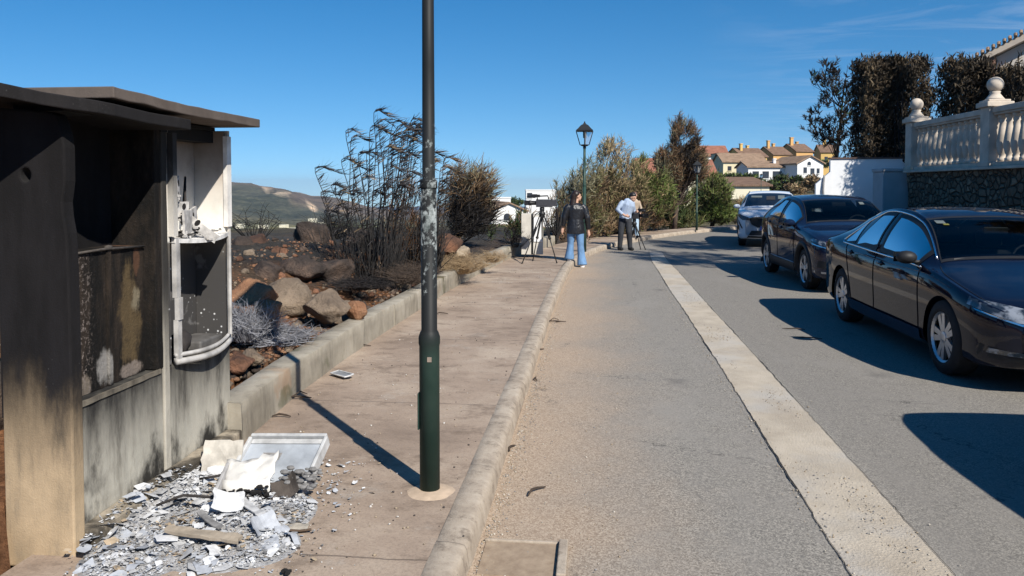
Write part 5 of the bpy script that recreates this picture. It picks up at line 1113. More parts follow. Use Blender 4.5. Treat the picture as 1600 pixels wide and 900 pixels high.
        mb = MB(); mb.lathe([(rim_r*0.90, w*0.38), (rim_r*0.99, w*0.46), (rim_r*0.99, w*0.36), (rim_r*0.9, w*0.33)], 36, M=M, cap=False)
        n = 5
        if style == 'five':
            for i in range(n):
                Q = M @ Matrix.Rotation(2*math.pi*i/n+0.3, 4, 'Z'); mb.prism([(0.03, -0.036), (rim_r*0.92, -0.074), (rim_r*0.92, -0.014), (0.11, -0.003), (0.11, 0.003), (rim_r*0.92, 0.014), (rim_r*0.92, 0.074), (0.03, 0.036)], w*0.27, w*0.39, 'z', Q)
        else:
            for i in range(n):
                for e in (-1, 1):
                    Q = M @ Matrix.Rotation(2*math.pi*i/n+0.1+e*0.19, 4, 'Z'); mb.prism([(0.04, -0.018), (rim_r*0.93, -0.026-0.006*e), (rim_r*0.93, 0.022), (0.04, 0.018)], w*0.27, w*0.39, 'z', Q)
        mb.lathe([(0.052, w*0.26), (0.05, w*0.41), (0.028, w*0.43), (0.001, w*0.43)], 16, M=M)
        mb.build('rim', flat_rim, wh); mb = MB(); mb.lathe([(rim_r*0.72, w*0.08), (rim_r*0.72, w*0.14), (0.06, w*0.14)], 28, M=M); mb.build('brake_disc', C_SILV, wh); return wh
    def arch_trim(c, wy, wz, r0, r1, side, mat):
        mb = MB(); V = []; n = 26
        for i in range(n+1):
            a = R(-24+228*i/n)
            for k, (r, o) in enumerate(((r0-0.012, -0.05), (r0, 0.016), ((r0+r1)/2, 0.02), (r1, 0.010), (r1+0.004, -0.004))):
                y = wy+r*math.cos(a); z = max(0.165, wz+r*math.sin(a)); h = c.bvh.ray_cast(Vector((-4, y, z)), Vector((1, 0, 0))); xx = -h[0].x if h[0] is not None else 0.85; V.append((side*(xx+o), y, z))
        mb.add(V, [(i*5+k, i*5+k+1, (i+1)*5+k+1, (i+1)*5+k) for i in range(n) for k in range(4)]); mb.build('arch_trim', mat, c.root, True)
    def mirror(c, y, side, x, z, mat):
        mb = MB(); mb.ball((side*(x+0.115), y, z), 0.088, 14, (1.15, 0.85, 0.74)); mb.box(*sorted((side*(x-0.05), side*(x+0.08))), y-0.01, y+0.04, z-0.06, z-0.03); o = mb.build('mirror', mat, c.root, True)
        mb = MB(); mb.quad((side*(x+0.04), y+0.088, z-0.05), (side*(x+0.21), y+0.078, z-0.05), (side*(x+0.21), y+0.078, z+0.05), (side*(x+0.04), y+0.088, z+0.05)); mb.build('mirror_glass', C_GLASS, o)
    def place(c, x, y, rz, slope=0.0): c.root.location = (x, y, slope); c.root.rotation_euler.z = R(rz)
def cf(v): return lambda u: v
def lerpf(*kv):
    xs = [a for a, b in kv]; ys = [b for a, b in kv]; return lambda u: float(np.interp(u, xs, ys))
def side_glass(c, panes, chrome=None, bottom=7.18, top=8.86, glass=None):
    glass = glass or C_GLASS
    """panes: (name, y0, y1, rear taper start or None)"""
    for side in (-1, 1):
        for (nm, y0, y1, tb) in panes:
            f = (lambda u: top) if tb is None else lerpf((0, top if tb >= 0 else top), (max(0.01, abs(tb)), top), (1, bottom+0.12))
            c.patch(nm, y0, y1, cf(bottom), f, glass, side, 0.005, 16, 8, frit=glass is not C_GLASS)
        if chrome:
            ya, yb, yt = chrome; pts = [(ya+(yb-ya)*i/30, bottom-0.06) for i in range(31)]+[(yb-(yb-yt)*i/8, bottom-0.06+(top-bottom+0.1)*i/8) for i in range(1, 9)]+[(yt-(yt-ya)*i/30, top+0.06) for i in range(1, 31)]
            c.strip('window_trim', pts, 0.009, C_CHROME, side)
def door_lines(c, ys, zlo, side_s=(3.0, 7.0)):
    for side in (-1, 1):
        for y in ys: c.strip('door_gap', [(y[0]+(y[1]-y[0])*i/12, side_s[0]+(side_s[1]-side_s[0])*i/12) for i in range(13)], 0.0035, C_WELL, side)
def handle(c, y, s=6.35):
    for side in (-1, 1):
        p = c.S(y, s); mb = MB(); mb.ball((side*(p.x+0.012), p.y, p.z), 0.1, 10, (0.2, 1.0, 0.16)); mb.build('door_handle', c.paint, c.root, True)
        mb = MB(); mb.ball((side*(p.x-0.008), p.y-0.02, p.z-0.012), 0.075, 10, (0.2, 1, 0.55)); mb.build('handle_recess', C_WELL, c.root, True)
def cabin_bits(c, yw, zw, items):
    for nm, (u0, u1, z0, z1), mat in items: c.decal(nm, [(u0, z0), (u1, z0), (u1, z1), (u0, z1)], mat, 0, 0.03, cuts=2)
# --- dark blue liftback nearest the camera
c = Car('parked_car', 'near-black blue sedan with chrome window trim and silver five-spoke wheels, nearest parked car', C_NAVY, 4.86,
 [(0, .60), (.05, .67), (.16, .735), (.5, .82), (1.0, .925), (1.3, 1.0), (1.72, 1.24), (2.05, 1.385), (2.35, 1.445), (2.75, 1.468), (3.2, 1.445), (3.6, 1.37), (4.1, 1.225), (4.5, 1.11), (4.76, 1.06), (4.83, .95), (4.86, .82)],
 [(0, .62), (.06, .72), (.16, .82), (.35, .885), (.7, .915), (2.4, .932), (4.1, .925), (4.5, .89), (4.75, .82), (4.86, .72)],
 [(0, .57), (.05, .63), (.15, .69), (.5, .775), (1.0, .865), (1.3, .905), (2.5, .935), (3.6, .975), (4.2, 1.0), (4.75, .99), (4.86, .74)],
 [(0, .5), (.3, .78), (1.0, .82), (1.3, .76), (2.05, .62), (2.7, .615), (3.4, .60), (4.0, .62), (4.5, .68), (4.86, .6)],
 [(0, .03), (1.0, .04), (1.3, .055), (2.05, .05), (2.75, .045), (3.6, .06), (4.4, .05), (4.86, .03)],
 [(0, .30), (.1, .22), (.6, .185), (4.2, .2), (4.7, .28), (4.86, .38)], 0.16, 'cars parked along the right kerb')
WH = [(.92, .335), (3.76, .335)]; c.body(WH, .372)
for (wy, wz) in WH:
    for sd in (-1, 1): c.wheel(wy, sd, .80, .335, .225, .232, 'five', C_RIM)
side_glass(c, [('front_window', 1.50, 2.56, None), ('rear_window', 2.66, 3.34, -0.6), ('quarter_window', 3.385, 3.72, -0.02)], None, glass=C_CLEAR)
for side in (-1, 1):
    pts = [(1.44+(3.78-1.44)*i/40, 7.10) for i in range(41)]+[(3.82, 7.3), (3.72, 7.75), (3.55, 8.2), (3.34, 8.6), (3.1, 8.86)]+[(3.1-(3.1-1.42)*i/30, 8.93) for i in range(1, 31)]; c.strip('window_trim', pts, 0.010, C_CHROME, side)
c.patch('windscreen', 1.33, 2.06, cf(9.25), cf(12), C_CLEAR, 1, 0.005, 16, 10, full=True, frit=True); c.patch('rear_screen', 3.55, 4.4, cf(9.4), cf(12), C_CLEAR, 1, 0.005, 14, 10, full=True, frit=True)
c.open_glass([(1.36, 2.03, 9.3), (3.58, 4.37, 9.45)], [(1.53, 2.54, 7.25, 8.8), (2.68, 3.2, 7.25, 8.8)]); c.cabin(2.55, 3.55, .56, .78, 1.34, .95, 1.24)
door_lines(c, [((1.43), (1.40)), (2.60, 2.62), (3.55, 3.42)] if False else [(1.38, 1.42), (2.58, 2.61), (3.30, 3.62)], 0.3, (2.6, 7.05))
handle(c, 2.40, 6.2); handle(c, 3.40, 6.25)
for side in (-1, 1):
    c.strip('shoulder_crease', [(0.75+3.6*i/40, 6.55) for i in range(41)], 0.004, C_NAVY, side); c.patch('sill', 1.32, 3.40, cf(2.2), cf(3.35), C_NAVY2, side, 0.022, 20, 5)
c.strip('bonnet_gap', [(0.22+1.06*i/20, 8.6+0.35*i/20) for i in range(21)], 0.0035, C_WELL, -1); c.strip('bonnet_gap', [(0.22+1.06*i/20, 8.6+0.35*i/20) for i in range(21)], 0.0035, C_WELL, 1)
for mi in (False, True):
    hl = c.decal('headlight', [(-.86, .70), (-.50, .60), (-.36, .595), (-.36, .69), (-.56, .725), (-.84, .765)], C_LAMP, 22, 0.006, mirror=mi); c.decal('headlight_rim', [(-.80, .665), (-.48, .578), (-.36, .572), (-.36, .59), (-.49, .596), (-.82, .682)], C_CHROME, 22, 0.009, hl, 2, mirror=mi)
    c.decal('bumper_lip', [(-.80, .30), (-.30, .27), (-.30, .31), (-.78, .40)], C_BLK, 20, 0.006, mirror=mi); fl = c.decal('fog_lamp', [(-.74, .335), (-.42, .325), (-.42, .36), (-.72, .375)], C_LAMP, 20, 0.010, mirror=mi)
c.decal('grille', [(-.34, .46), (.34, .46), (.36, .66), (.2, .70), (-.2, .70), (-.36, .66)], C_BLK, 0, 0.008); c.decal('grille_rim', [(-.36, .665), (.36, .665), (.22, .715), (-.22, .715)], C_CHROME, 0, 0.012); c.decal('lower_intake', [(-.5, .25), (.5, .25), (.42, .36), (-.42, .36)], C_BLK, 0, 0.008); c.decal('number_plate', [(-.26, .42), (.26, .42), (.26, .53), (-.26, .53)], C_PLATE, 0, 0.02)
for side in (-1, 1): c.mirror(1.56, side, .86, 1.0, C_BLK)
cabin_bits(c, 1.7, 1.2, [('windscreen_patch', (-.55, -.47, 1.318, 1.345), C_PATCH), ('inspection_sticker', (-.50, -.45, 1.304, 1.317), C_YEL)])
mb = MB(); mb.tube([(-.62, 1.36, 1.0), (-.1, 1.40, 1.035), (.5, 1.36, 1.01)], 0.009, 5); mb.build('wiper', C_BLK, c.root)
for sd in (-1, 1):
    mb = MB(); mb.box(*sorted((sd*0.80, sd*0.60)), 4.77, 4.81, .82, .93); mb.build('tail_light', plain('tail_lamp_red', (0.25, 0.01, 0.01), 0.2), c.root, bevel=0.01)
mb = MB(); mb.tube([(0.1, 3.72, 1.33), (0.1, 3.86, 1.42)], [0.02, 0.008], 6); mb.build('antenna_fin', C_NAVY, c.root)
SEDAN = c; c.place(4.03, 6.60, 0.6)
# --- metallic blue small SUV
def suv(label, paint, L, W_, top, belt, wy, wr, sill_mat, style, rimmat):
    k = W_/1.78; c = Car('parked_car', label, paint, L, top, [(0, .66*k), (.06, .76*k), (.18, .84*k), (.4, .875*k), (.8, .89*k), (2.4, .895*k), (3.5, .885*k), (4.0, .83*k), (4.15, .78*k), (L, .66*k)], belt,
      [(0, .5), (.3, .74*k), (1.0, .78*k), (1.2, .73*k), (1.95, .61*k), (2.7, .60*k), (3.5, .57*k), (3.9, .56*k), (L, .5*k)],
      [(0, .03), (1.0, .04), (1.2, .05), (1.95, .055), (2.75, .05), (3.6, .06), (L, .03)], [(0, .34), (.1, .25), (.6, .215), (3.6, .22), (4.1, .32), (L, .45)], 0.12, 'cars parked along the right kerb')
    c.body([(a, wr) for a in wy], wr+0.055)
    for a in wy:
        for sd in (-1, 1): c.wheel(a, sd, .755*k, wr, .215, wr*0.70, style, rimmat); c.arch_trim(a, wr, wr+0.052, wr+0.115, sd, C_BLK)
    return c
c = suv('metallic dark blue small crossover with black arch trims, behind the near-black sedan', C_NAVY2, 4.275, 1.765,
  [(0, .74), (.05, .82), (.16, .90), (.5, .97), (1.05, 1.04), (1.25, 1.09), (1.62, 1.31), (1.95, 1.455), (2.3, 1.515), (2.75, 1.535), (3.3, 1.505), (3.75, 1.43), (4.0, 1.25), (4.15, 1.05), (4.24, .86), (4.275, .70)],
  [(0, .70), (.05, .76), (.15, .82), (.5, .90), (1.0, .965), (1.3, 1.0), (2.5, 1.035), (3.3, 1.09), (3.8, 1.10), (4.15, .98), (4.275, .62)], (.86, 3.43), .335, C_BLK, 'twin', C_RIM)
side_glass(c, [('front_window', 1.45, 2.42, None), ('rear_window', 2.52, 3.32, -0.35)], None, 7.2, 8.84, C_CLEAR)
c.patch('windscreen', 1.27, 1.99, cf(9.25), cf(12), C_CLEAR, 1, 0.005, 16, 10, full=True, frit=True); c.patch('rear_screen', 3.74, 4.10, cf(9.4), cf(12), C_CLEAR, 1, 0.005, 10, 10, full=True, frit=True)
c.open_glass([(1.30, 1.96, 9.3), (3.76, 4.08, 9.45)], [(1.48, 2.40, 7.27, 8.78), (2.54, 3.1, 7.27, 8.78)]); c.cabin(2.4, 3.3, .68, .74, 1.28, 1.03, 1.36)
door_lines(c, [(1.33, 1.37), (2.45, 2.48), (3.1, 3.32)], 0.3, (2.8, 7.05)); handle(c, 2.25, 6.15); handle(c, 3.12, 6.3)
for side in (-1, 1):
    c.patch('sill', 1.30, 2.98, cf(2.0), cf(3.45), C_BLK, side, 0.02, 18, 5); c.strip('sill_trim', [(1.34+1.6*i/10, 3.42) for i in range(11)], 0.010, C_SILV, side); c.mirror(1.52, side, .80, 1.06, C_NAVY2)
for mi in (False, True):
    hl = c.decal('headlight', [(-.80, .83), (-.52, .74), (-.34, .73), (-.36, .785), (-.6, .835), (-.80, .87)], C_LAMP, 26, 0.006, mirror=mi); c.decal('headlight_rim', [(-.76, .77), (-.50, .715), (-.30, .712), (-.30, .728), (-.5, .733), (-.78, .79)], C_CHROME, 26, 0.010, hl, 2, mirror=mi)
    c.decal('bumper_lip', [(-.78, .33), (-.1, .30), (-.1, .325), (-.78, .36)], C_SILV, 18, 0.012, mirror=mi); c.decal('fog_recess', [(-.72, .42), (-.5, .40), (-.5, .52), (-.70, .52)], C_BLK, 20, 0.008, mirror=mi)
c.decal('grille', [(-.36, .50), (.36, .50), (.42, .72), (-.42, .72)], C_BLK, 0, 0.008); c.decal('number_plate', [(-.26, .40), (.26, .40), (.26, .5), (-.26, .5)], C_PLATE, 0, 0.015); c.decal('grille_rim', [(-.34, .475), (.34, .475), (.36, .50), (-.36, .50)], C_CHROME, 0, 0.012)
cabin_bits(c, 1.6, 1.2, [('windscreen_patch', (.34, .42, 1.375, 1.415), C_PATCH)])  # pale decal paints in the brightness of the rear window behind the cabin
mb = MB(); mb.tube([(-.55, 1.29, 1.085), (.1, 1.32, 1.12), (.5, 1.29, 1.09)], 0.009, 5); mb.build('wiper', C_BLK, c.root)
CROSS = c; c.place(4.30, 12.70, 1.5)
# --- white crossover seen from the front
c = suv('white crossover with dark grille, parked farthest up the road', C_WHITE, 4.30, 1.77,
  [(0, .86), (.04, .93), (.14, 1.0), (.5, 1.045), (1.0, 1.085), (1.15, 1.12), (1.5, 1.33), (1.85, 1.48), (2.2, 1.535), (2.75, 1.55), (3.4, 1.52), (3.85, 1.45), (4.05, 1.28), (4.2, 1.0), (4.30, .72)],
  [(0, .80), (.05, .86), (.15, .93), (.5, .985), (1.0, 1.03), (1.3, 1.05), (2.5, 1.06), (3.3, 1.09), (3.8, 1.10), (4.15, .98), (4.30, .62)], (.87, 3.47), .34, C_BLK, 'twin', C_RIMD)
side_glass(c, [('front_window', 1.42, 2.40, None), ('rear_window', 2.50, 3.35, -0.4)], None, 7.2, 8.84)
c.patch('windscreen', 1.18, 1.86, cf(9.2), cf(12), C_GLASS, 1, 0.005, 16, 10, full=True); door_lines(c, [(1.33, 1.37), (2.45, 2.48)], 0.3, (2.8, 7.05)); handle(c, 2.25, 6.15); handle(c, 3.12, 6.3)
for side in (-1, 1): c.mirror(1.46, side, .80, 1.10, C_WHITE); c.patch('sill', 1.30, 3.0, cf(2.0), cf(3.45), C_BLK, side, 0.02, 18, 5); c.strip('roof_rail', [(2.0+1.6*i/10, 9.4) for i in range(11)], 0.014, C_BLK, side)
c.decal('grille', [(-.34, .56), (.34, .56), (.50, .64), (.56, .80), (-.56, .80), (-.50, .64)], C_BLK, 0, 0.008)
for mi in (False, True):
    c.decal('headlight', [(-.86, .90), (-.60, .755), (-.40, .76), (-.42, .83), (-.7, .92)], plain('headlamp_dark', (0.05, 0.06, 0.08), 0.1, 0.3, 30, 0.6) if not mi else C_LAMP, 20, 0.008, mirror=mi)
    c.decal('running_light', [(-.80, .75), (-.74, .74), (-.60, .53), (-.64, .52)], C_BLK, 18, 0.010, mirror=mi); c.decal('fog_recess', [(-.86, .50), (-.70, .48), (-.70, .60), (-.86, .64)], C_BLK, 22, 0.008, mirror=mi)
c.decal('lower_intake', [(-.62, .27), (.62, .27), (.50, .47), (-.50, .47)], C_BLK, 0, 0.008); np_ = c.decal('number_plate', [(-.27, .485), (.27, .485), (.27, .59), (-.27, .59)], C_PLATE, 0, 0.03); c.decal('plate_band', [(-.27, .487), (-.225, .487), (-.225, .588), (-.27, .588)], C_BLUE, 0, 0.036, np_, 1)
# silver badge in the middle of the grille
c.decal('badge', [(-.03, .66), (.0, .64), (.04, .66), (.05, .72), (.03, .76), (-.02, .765), (-.045, .72)], C_SILV, 0, 0.016, cuts=1)
cabin_bits(c, 1.5, 1.25, [('rear_window_view', (-.52, -.22, 1.36, 1.41), C_PATCH), ('mirror_pendant', (-.10, .14, 1.30, 1.40), C_SEAT), ('rear_window_view', (.22, .40, 1.32, 1.42), C_PATCH)])  # pale decals paint daylight through the rear window onto this opaque glass
WHITE = c; c.place(4.74, 22.2, -11)
# --- one more car parked beside the photographer: only its shadow reaches the picture
o = copy_tree(CROSS.root); o.location = (3.86, 1.05, 0); o.rotation_euler.z = R(0.5); o['label'] = 'dark crossover just outside the picture whose shadow falls on the near road'
# ------------------------------------------------------------------ people
SKIN = plain('skin', (0.50, 0.30, 0.21), 0.55, 0.08, 20, 0.3)
def hairmat(n, c): return plain(n, c, 0.45, 0.4, 30, 0.4)
H_DARK, H_BROWN, H_BLACK = hairmat('dark_brown_hair', (0.022, 0.013, 0.010)), hairmat('brown_hair', (0.10, 0.05, 0.03)), hairmat('black_hair', (0.012, 0.010, 0.010))
k = Mt('black_leather', 0.32, 0.5); f = k.noise(9, 6, 0.6, (1, 1, 0.6)); k.col((0.012, 0.012, 0.014)).bump(f, 0.6, 0.05); LEATHER = k.m
def jeansmat(n, c):
    k = Mt(n, 0.85, 0.15); f = k.noise(8, 6, 0.65, (1, 1, 0.5)); k.col(k.ramp(f, [(0.3, tuple(q*0.75 for q in c)), (0.7, tuple(min(1, q*1.25) for q in c))])).bump(f, 0.4, 0.03); return k.m
JEANS, JEANS_P, TROUSER, SHIRT, BEIGE, SHOE_W, SHOE_B = jeansmat('blue_denim', (0.12, 0.22, 0.37)), jeansmat('pale_denim', (0.42, 0.55, 0.66)), jeansmat('dark_trousers', (0.035, 0.037, 0.042)), jeansmat('pale_blue_shirt', (0.34, 0.41, 0.52)), jeansmat('beige_top', (0.40, 0.32, 0.24)), plain('white_shoe', (0.7, 0.68, 0.66), 0.6, 0.1), plain('black_shoe', (0.02, 0.02, 0.02), 0.5)
def fused(name, tubes, balls, mat, parent, vox=0.012, smooth=6, quads=()):
    mb = MB()
    for pts, rad, fl in tubes:
        k = MB(); k.tube([(0, 0, 0)]*0 or pts, rad, 14)
        if fl:   # flatten front to back about the tube's own axis
            (ax, q) = fl; cx = [Vector(p) for p in pts]
            n = 14; k.v = [tuple(cx[i//n]+Vector(((v[0]-cx[i//n].x)*(q if ax == 'x' else 1), (v[1]-cx[i//n].y)*(q if ax == 'y' else 1), v[2]-cx[i//n].z))) for i, v in enumerate(k.v)]
        mb.add(k.v, k.f)
    for c, r, sq in balls: mb.ball(c, r, 16, sq)
    o = mb.build(name, mat, parent, True); m = o.modifiers.new('r', 'REMESH'); m.mode = 'VOXEL'; m.voxel_size = vox; m.use_smooth_shade = True
    s = o.modifiers.new('s', 'SMOOTH'); s.iterations = smooth; s.factor = 0.5; bake(o); return o
def hand(wrist, dirv, side_v, curl, s=1.0):
    """palm plus four bent fingers and a thumb as tubes (kept separate by the small voxel size)"""
    d = Vector(dirv).normalized(); sv = Vector(side_v); sv = (sv-d*sv.dot(d)).normalized(); nrm = d.cross(sv); w = Vector(wrist); T = []
    T.append(([w-d*0.02, w+d*0.03*s, w+d*0.085*s], [0.024*s, 0.034*s, 0.034*s], None))
    for i, ln in enumerate((0.066, 0.075, 0.071, 0.056)):
        b = w+d*0.08*s+sv*(0.028-0.0185*i)*s; c = nrm*curl; T.append(([b, b+(d+c*0.35).normalized()*ln*0.45*s, b+(d+c*0.35).normalized()*ln*0.45*s+(d*0.7+c).normalized()*ln*0.36*s, b+(d+c*0.35).normalized()*ln*0.45*s+(d*0.7+c).normalized()*ln*0.36*s+(d*0.25+c*1.1).normalized()*ln*0.3*s], [0.0098*s, 0.0092*s, 0.0085*s, 0.007*s], None))
    b = w+d*0.03*s+sv*0.028*s; T.append(([b, b+(d*0.7+sv*0.8).normalized()*0.035*s, b+(d*0.7+sv*0.8).normalized()*0.035*s+(d+nrm*curl*0.4).normalized()*0.03*s], [0.013*s, 0.011*s, 0.008*s], None)); return T
def head_parts(c, face, s=1.0):
    """skull, jaw, nose, brow, lips, ears around centre c looking along face"""
    f = Vector(face).normalized(); u = Vector((0, 0, 1)); u = (u-f*u.dot(f)).normalized(); r = f.cross(u); C = Vector(c); B = []
    B.append((C+u*0.02*s, 0.083*s, (1, 1, 1.12))); B.append((C-u*0.045*s+f*0.028*s, 0.060*s, (1, 1, 1.05))); B.append((C-u*0.085*s+f*0.055*s, 0.028*s, (1, 1, 1)))
    B.append((C-u*0.022*s+f*0.098*s, 0.015*s, (1, 1, 1.3))); B.append((C+u*0.0*s+f*0.088*s, 0.012*s, (1, 1, 1.6))); B.append((C-u*0.06*s+f*0.084*s, 0.014*s, (1.2, 1.2, .7)))
    for e in (-1, 1): B.append((C+r*0.078*s*e-u*0.01*s, 0.019*s, (.7, .9, 1.4))); B.append((C+u*0.022*s+f*0.075*s+r*0.03*s*e, 0.016*s, (1.3, 1.3, .6)))
    return B, f, u, r, C
def eyes(c, f, u, r, parent, s=1.0):
    mb = MB()
    for e in (-1, 1): mb.ball(c+u*0.006*s+f*0.079*s+r*0.031*s*e, 0.010*s, 8, (1.1, 1.1, .7))
    mb.build('eyes', plain('eye_dark', (0.03, 0.025, 0.022), 0.2, 0.1, 40, 0.5, bump=0), parent)
V3 = lambda *a: Vector(a)
# woman on the kerb: seen from behind, head turned to the right, black leather jacket, flared jeans
wl = at(899, 412, 0.06); wom = thing('person', (wl.x, wl.y, 0.0), 'person with long dark hair in black leather jacket and flared blue jeans on the kerb', 'person', rz=R(6))
fx = V3(0.93, 0.25, 0.1); hB, f, u, r, C = head_parts((0.03, 0.03, 1.475), fx, 0.94)
Lf, Rf = V3(-0.125, 0.06, 0.145), V3(0.135, -0.10, 0.025)
Lhip, Rhip = V3(-0.085, 0, 0.84), V3(0.085, 0, 0.84)
lk, rk = V3(-0.10, 0.04, 0.48), V3(0.105, -0.035, 0.43)
Lh, Rh = V3(-0.27, 0.02, 0.80), V3(0.275, 0.02, 0.735)
body = [([V3(0, 0, .80), V3(0, 0, .95), V3(0, 0.0, 1.06), V3(0, .01, 1.22), V3(0, .01, 1.30)], [.13, .135, .115, .14, .10], ('y', .68)), ([V3(0, .01, 1.28), V3(.01, .015, 1.36), V3(.02, .02, 1.42)], [.06, .05, .05], None)]
for hp, kn, ft in ((Lhip, lk, Lf), (Rhip, rk, Rf)): body += [([hp, kn, ft+V3(0, 0, .03)], [.078, .05, .036], None), ([ft+V3(0, -.04, .0), ft+V3(.0, .1, -.012)], [.034, .026], None)]
for s_, h_, el in ((-1, Lh, V3(-.235, -.01, 1.03)), (1, Rh, V3(.24, -.03, 1.02))): body += [([V3(.14*s_, .01, 1.27), el, h_], [.05, .036, .024], None)]+hand(h_, (h_-el), (0, 1, 0), -s_*0.7)
bo = fused('body', body, hB, SKIN, wom, 0.0085, 4); eyes(C, f, u, r, bo, .94)
jk = [([V3(0, 0, .70), V3(0, -.005, .82), V3(0, 0, 1.0), V3(0, .01, 1.2), V3(0, .01, 1.29), V3(0.01, .012, 1.345)], [.205, .19, .165, .185, .14, .075], ('y', .66))]
for s_, h_, el in ((-1, V3(-.262, .01, .845), V3(-.24, -.01, 1.03)), (1, V3(.27, .015, .79), V3(.245, -.03, 1.02))): jk.append(([V3(.12*s_, .01, 1.275), V3(.185*s_, .005, 1.22), el, h_], [.075, .075, .062, .052], None))
fused('leather_jacket', jk, [], LEATHER, wom, 0.012, 4)
jn = [([V3(0, 0, .74), V3(0, 0, .9)], [.15, .15], ('y', .7))]
for hp, kn, ft in ((Lhip, lk, Lf), (Rhip, rk, Rf)): jn.append(([hp, hp.lerp(kn, .5), kn, kn.lerp(ft, .5), ft+V3(0, 0, .015)], [.098, .085, .07, .082, .108], None))
fused('flared_jeans', jn, [], JEANS, wom, 0.012, 3)
for ft in (Lf, Rf):
    fused('shoe', [([ft+V3(-.0, -.06, .0), ft+V3(.015, .05, -.005), ft+V3(.03, .16, -.012)], [.045, .045, .034], None)], [], SHOE_W, wom, 0.01, 3)
hr = [([C+u*.075-f*.02, C+u*.03-f*.06, C-u*.06-f*.075-r*.01, C-u*.19-f*.085-r*.02+V3(-.02, -.03, 0), C-u*.34-f*.07+V3(-.06, -.05, 0), C-u*.44+V3(-.11, -.06, 0)], [.06, .075, .078, .075, .062, .03], None)]
fused('hair', hr, [(C+u*.045-f*.02, .088, (1, 1, 1)), (C+u*.075+f*.02, .055, (1, 1, .7))], H_DARK, wom, 0.01, 3)
# cameraman bending to the viewfinder
ml = at(978, 391, 0.0); man = thing('person', (ml.x, ml.y, 0.0), 'cameraman in pale blue shirt and dark trousers bending over a tripod camera', 'person', rz=R(-5))
fx = V3(0.8, -0.45, -0.3); hB, f, u, r, C = head_parts((0.17, -0.03, 1.395), fx, 1.0)
hips = V3(-0.02, 0, .86); ch = V3(0.06, -.01, 1.20)
lf, rf = V3(-.16, -.03, .05), V3(.11, 0.0, .05); lk, rk = V3(-.13, -.05, .47), V3(.08, -.06, .47)
Rh, Lh = V3(.25, -.17, 1.10), V3(.26, -.05, 1.02); Re, Le = V3(-.17, -.19, 1.05), V3(.2, .17, 1.0)
Lh2 = V3(-.02, -.2, .92)
body = [([hips-V3(0, 0, .05), hips+V3(0.01, 0, .12), ch, ch+V3(.03, 0, .10)], [.14, .13, .155, .11], ('y', .72)), ([ch+V3(.03, 0, .09), V3(.15, -.02, 1.34)], [.062, .056], None)]
for hp, kn, ft in ((hips+V3(-.08, 0, 0), lk, lf), (hips+V3(.08, 0, 0), rk, rf)): body += [([hp, kn, ft+V3(0, 0, .03)], [.08, .055, .04], None), ([ft+V3(-.03, 0.02, .0), ft+V3(.06, -.08, -.01)], [.038, .03], None)]
body += [([V3(-.09, -.03, 1.27), V3(-.22, -.12, 1.07), Lh2], [.052, .04, .028], None)]+hand(Lh2, (.9, -.1, -.2), (0, 0, 1), .8)+[([V3(.17, .02, 1.26), Le, Lh], [.052, .04, .028], None)]+hand(Lh, (.4, -.8, .1), (0, 0, 1), .8)
bo = fused('body', body, hB, SKIN, man, 0.0085, 4); eyes(C, f, u, r, bo)
sh = [([hips+V3(0, 0, -.03), hips+V3(0.01, 0, .12), ch, ch+V3(.035, 0, .11), ch+V3(.055, 0, .14)], [.165, .155, .18, .135, .075], ('y', .74)), ([V3(-.07, -.02, 1.27), V3(-.13, -.05, 1.22), V3(-.22, -.12, 1.07), Lh2+V3(-.06, .02, .03)], [.075, .07, .062, .048], None), ([V3(.15, .02, 1.27), Le, Le.lerp(Lh, .7)], [.072, .058, .046], None)]
fused('shirt', sh, [], SHIRT, man, 0.012, 3)
tr_ = [([hips+V3(0, 0, -.1), hips+V3(0, 0, .04)], [.155, .155], ('y', .74))]
for hp, kn, ft in ((hips+V3(-.08, 0, -.03), lk, lf), (hips+V3(.08, 0, -.03), rk, rf)): tr_.append(([hp, kn, ft+V3(0, 0, .02)], [.10, .078, .062], None))
fused('trousers', tr_, [], TROUSER, man, 0.012, 3)
for ft in (lf, rf): fused('shoe', [([ft+V3(-.03, .04, -.0), ft+V3(.02, -.03, 0), ft+V3(.08, -.12, -.012)], [.05, .05, .036], None)], [], SHOE_B, man, 0.01, 3)
fused('hair', [], [(C+u*.05-f*.015, .09, (1, 1, .95)), (C+u*.075+f*.03, .055, (1, 1, .7))], H_BLACK, man, 0.01, 3)
# companion behind the cameraman
p2 = at(988, 372, .115); per = thing('person', (p2.x, p2.y, .115), 'person in beige top and pale jeans standing behind the cameraman', 'person'); per.scale = (.91,)*3
fx = V3(-.3, -.9, 0); hB, f, u, r, C = head_parts((0.07, 0, 1.42), fx, .97)
body = [([V3(.05, 0, .80), V3(.05, 0, .95), V3(.06, 0, 1.18), V3(.06, 0, 1.26)], [.13, .12, .14, .10], ('y', .7)), ([V3(.06, 0, 1.25), V3(.07, 0, 1.36)], [.055, .05], None)]
for s_ in (-1, 1): body += [([V3(.05+.08*s_, 0, .82), V3(.05+.09*s_, -.02, .45), V3(.05+.1*s_, 0, .06)], [.08, .052, .038], None), ([V3(.05+.1*s_, .03, .04), V3(.05+.11*s_, -.1, .03)], [.036, .028], None), ([V3(.06+.15*s_, 0, 1.22), V3(.06+.21*s_, .02, 1.0), V3(.06+.19*s_, -.08, .80)], [.048, .036, .026], None)]+hand(V3(.06+.19*s_, -.08, .80), (0, -.3, -1), (-s_, 0, 0), .6*s_)
bo = fused('body', body, hB, SKIN, per, 0.0085, 4); eyes(C, f, u, r, bo)
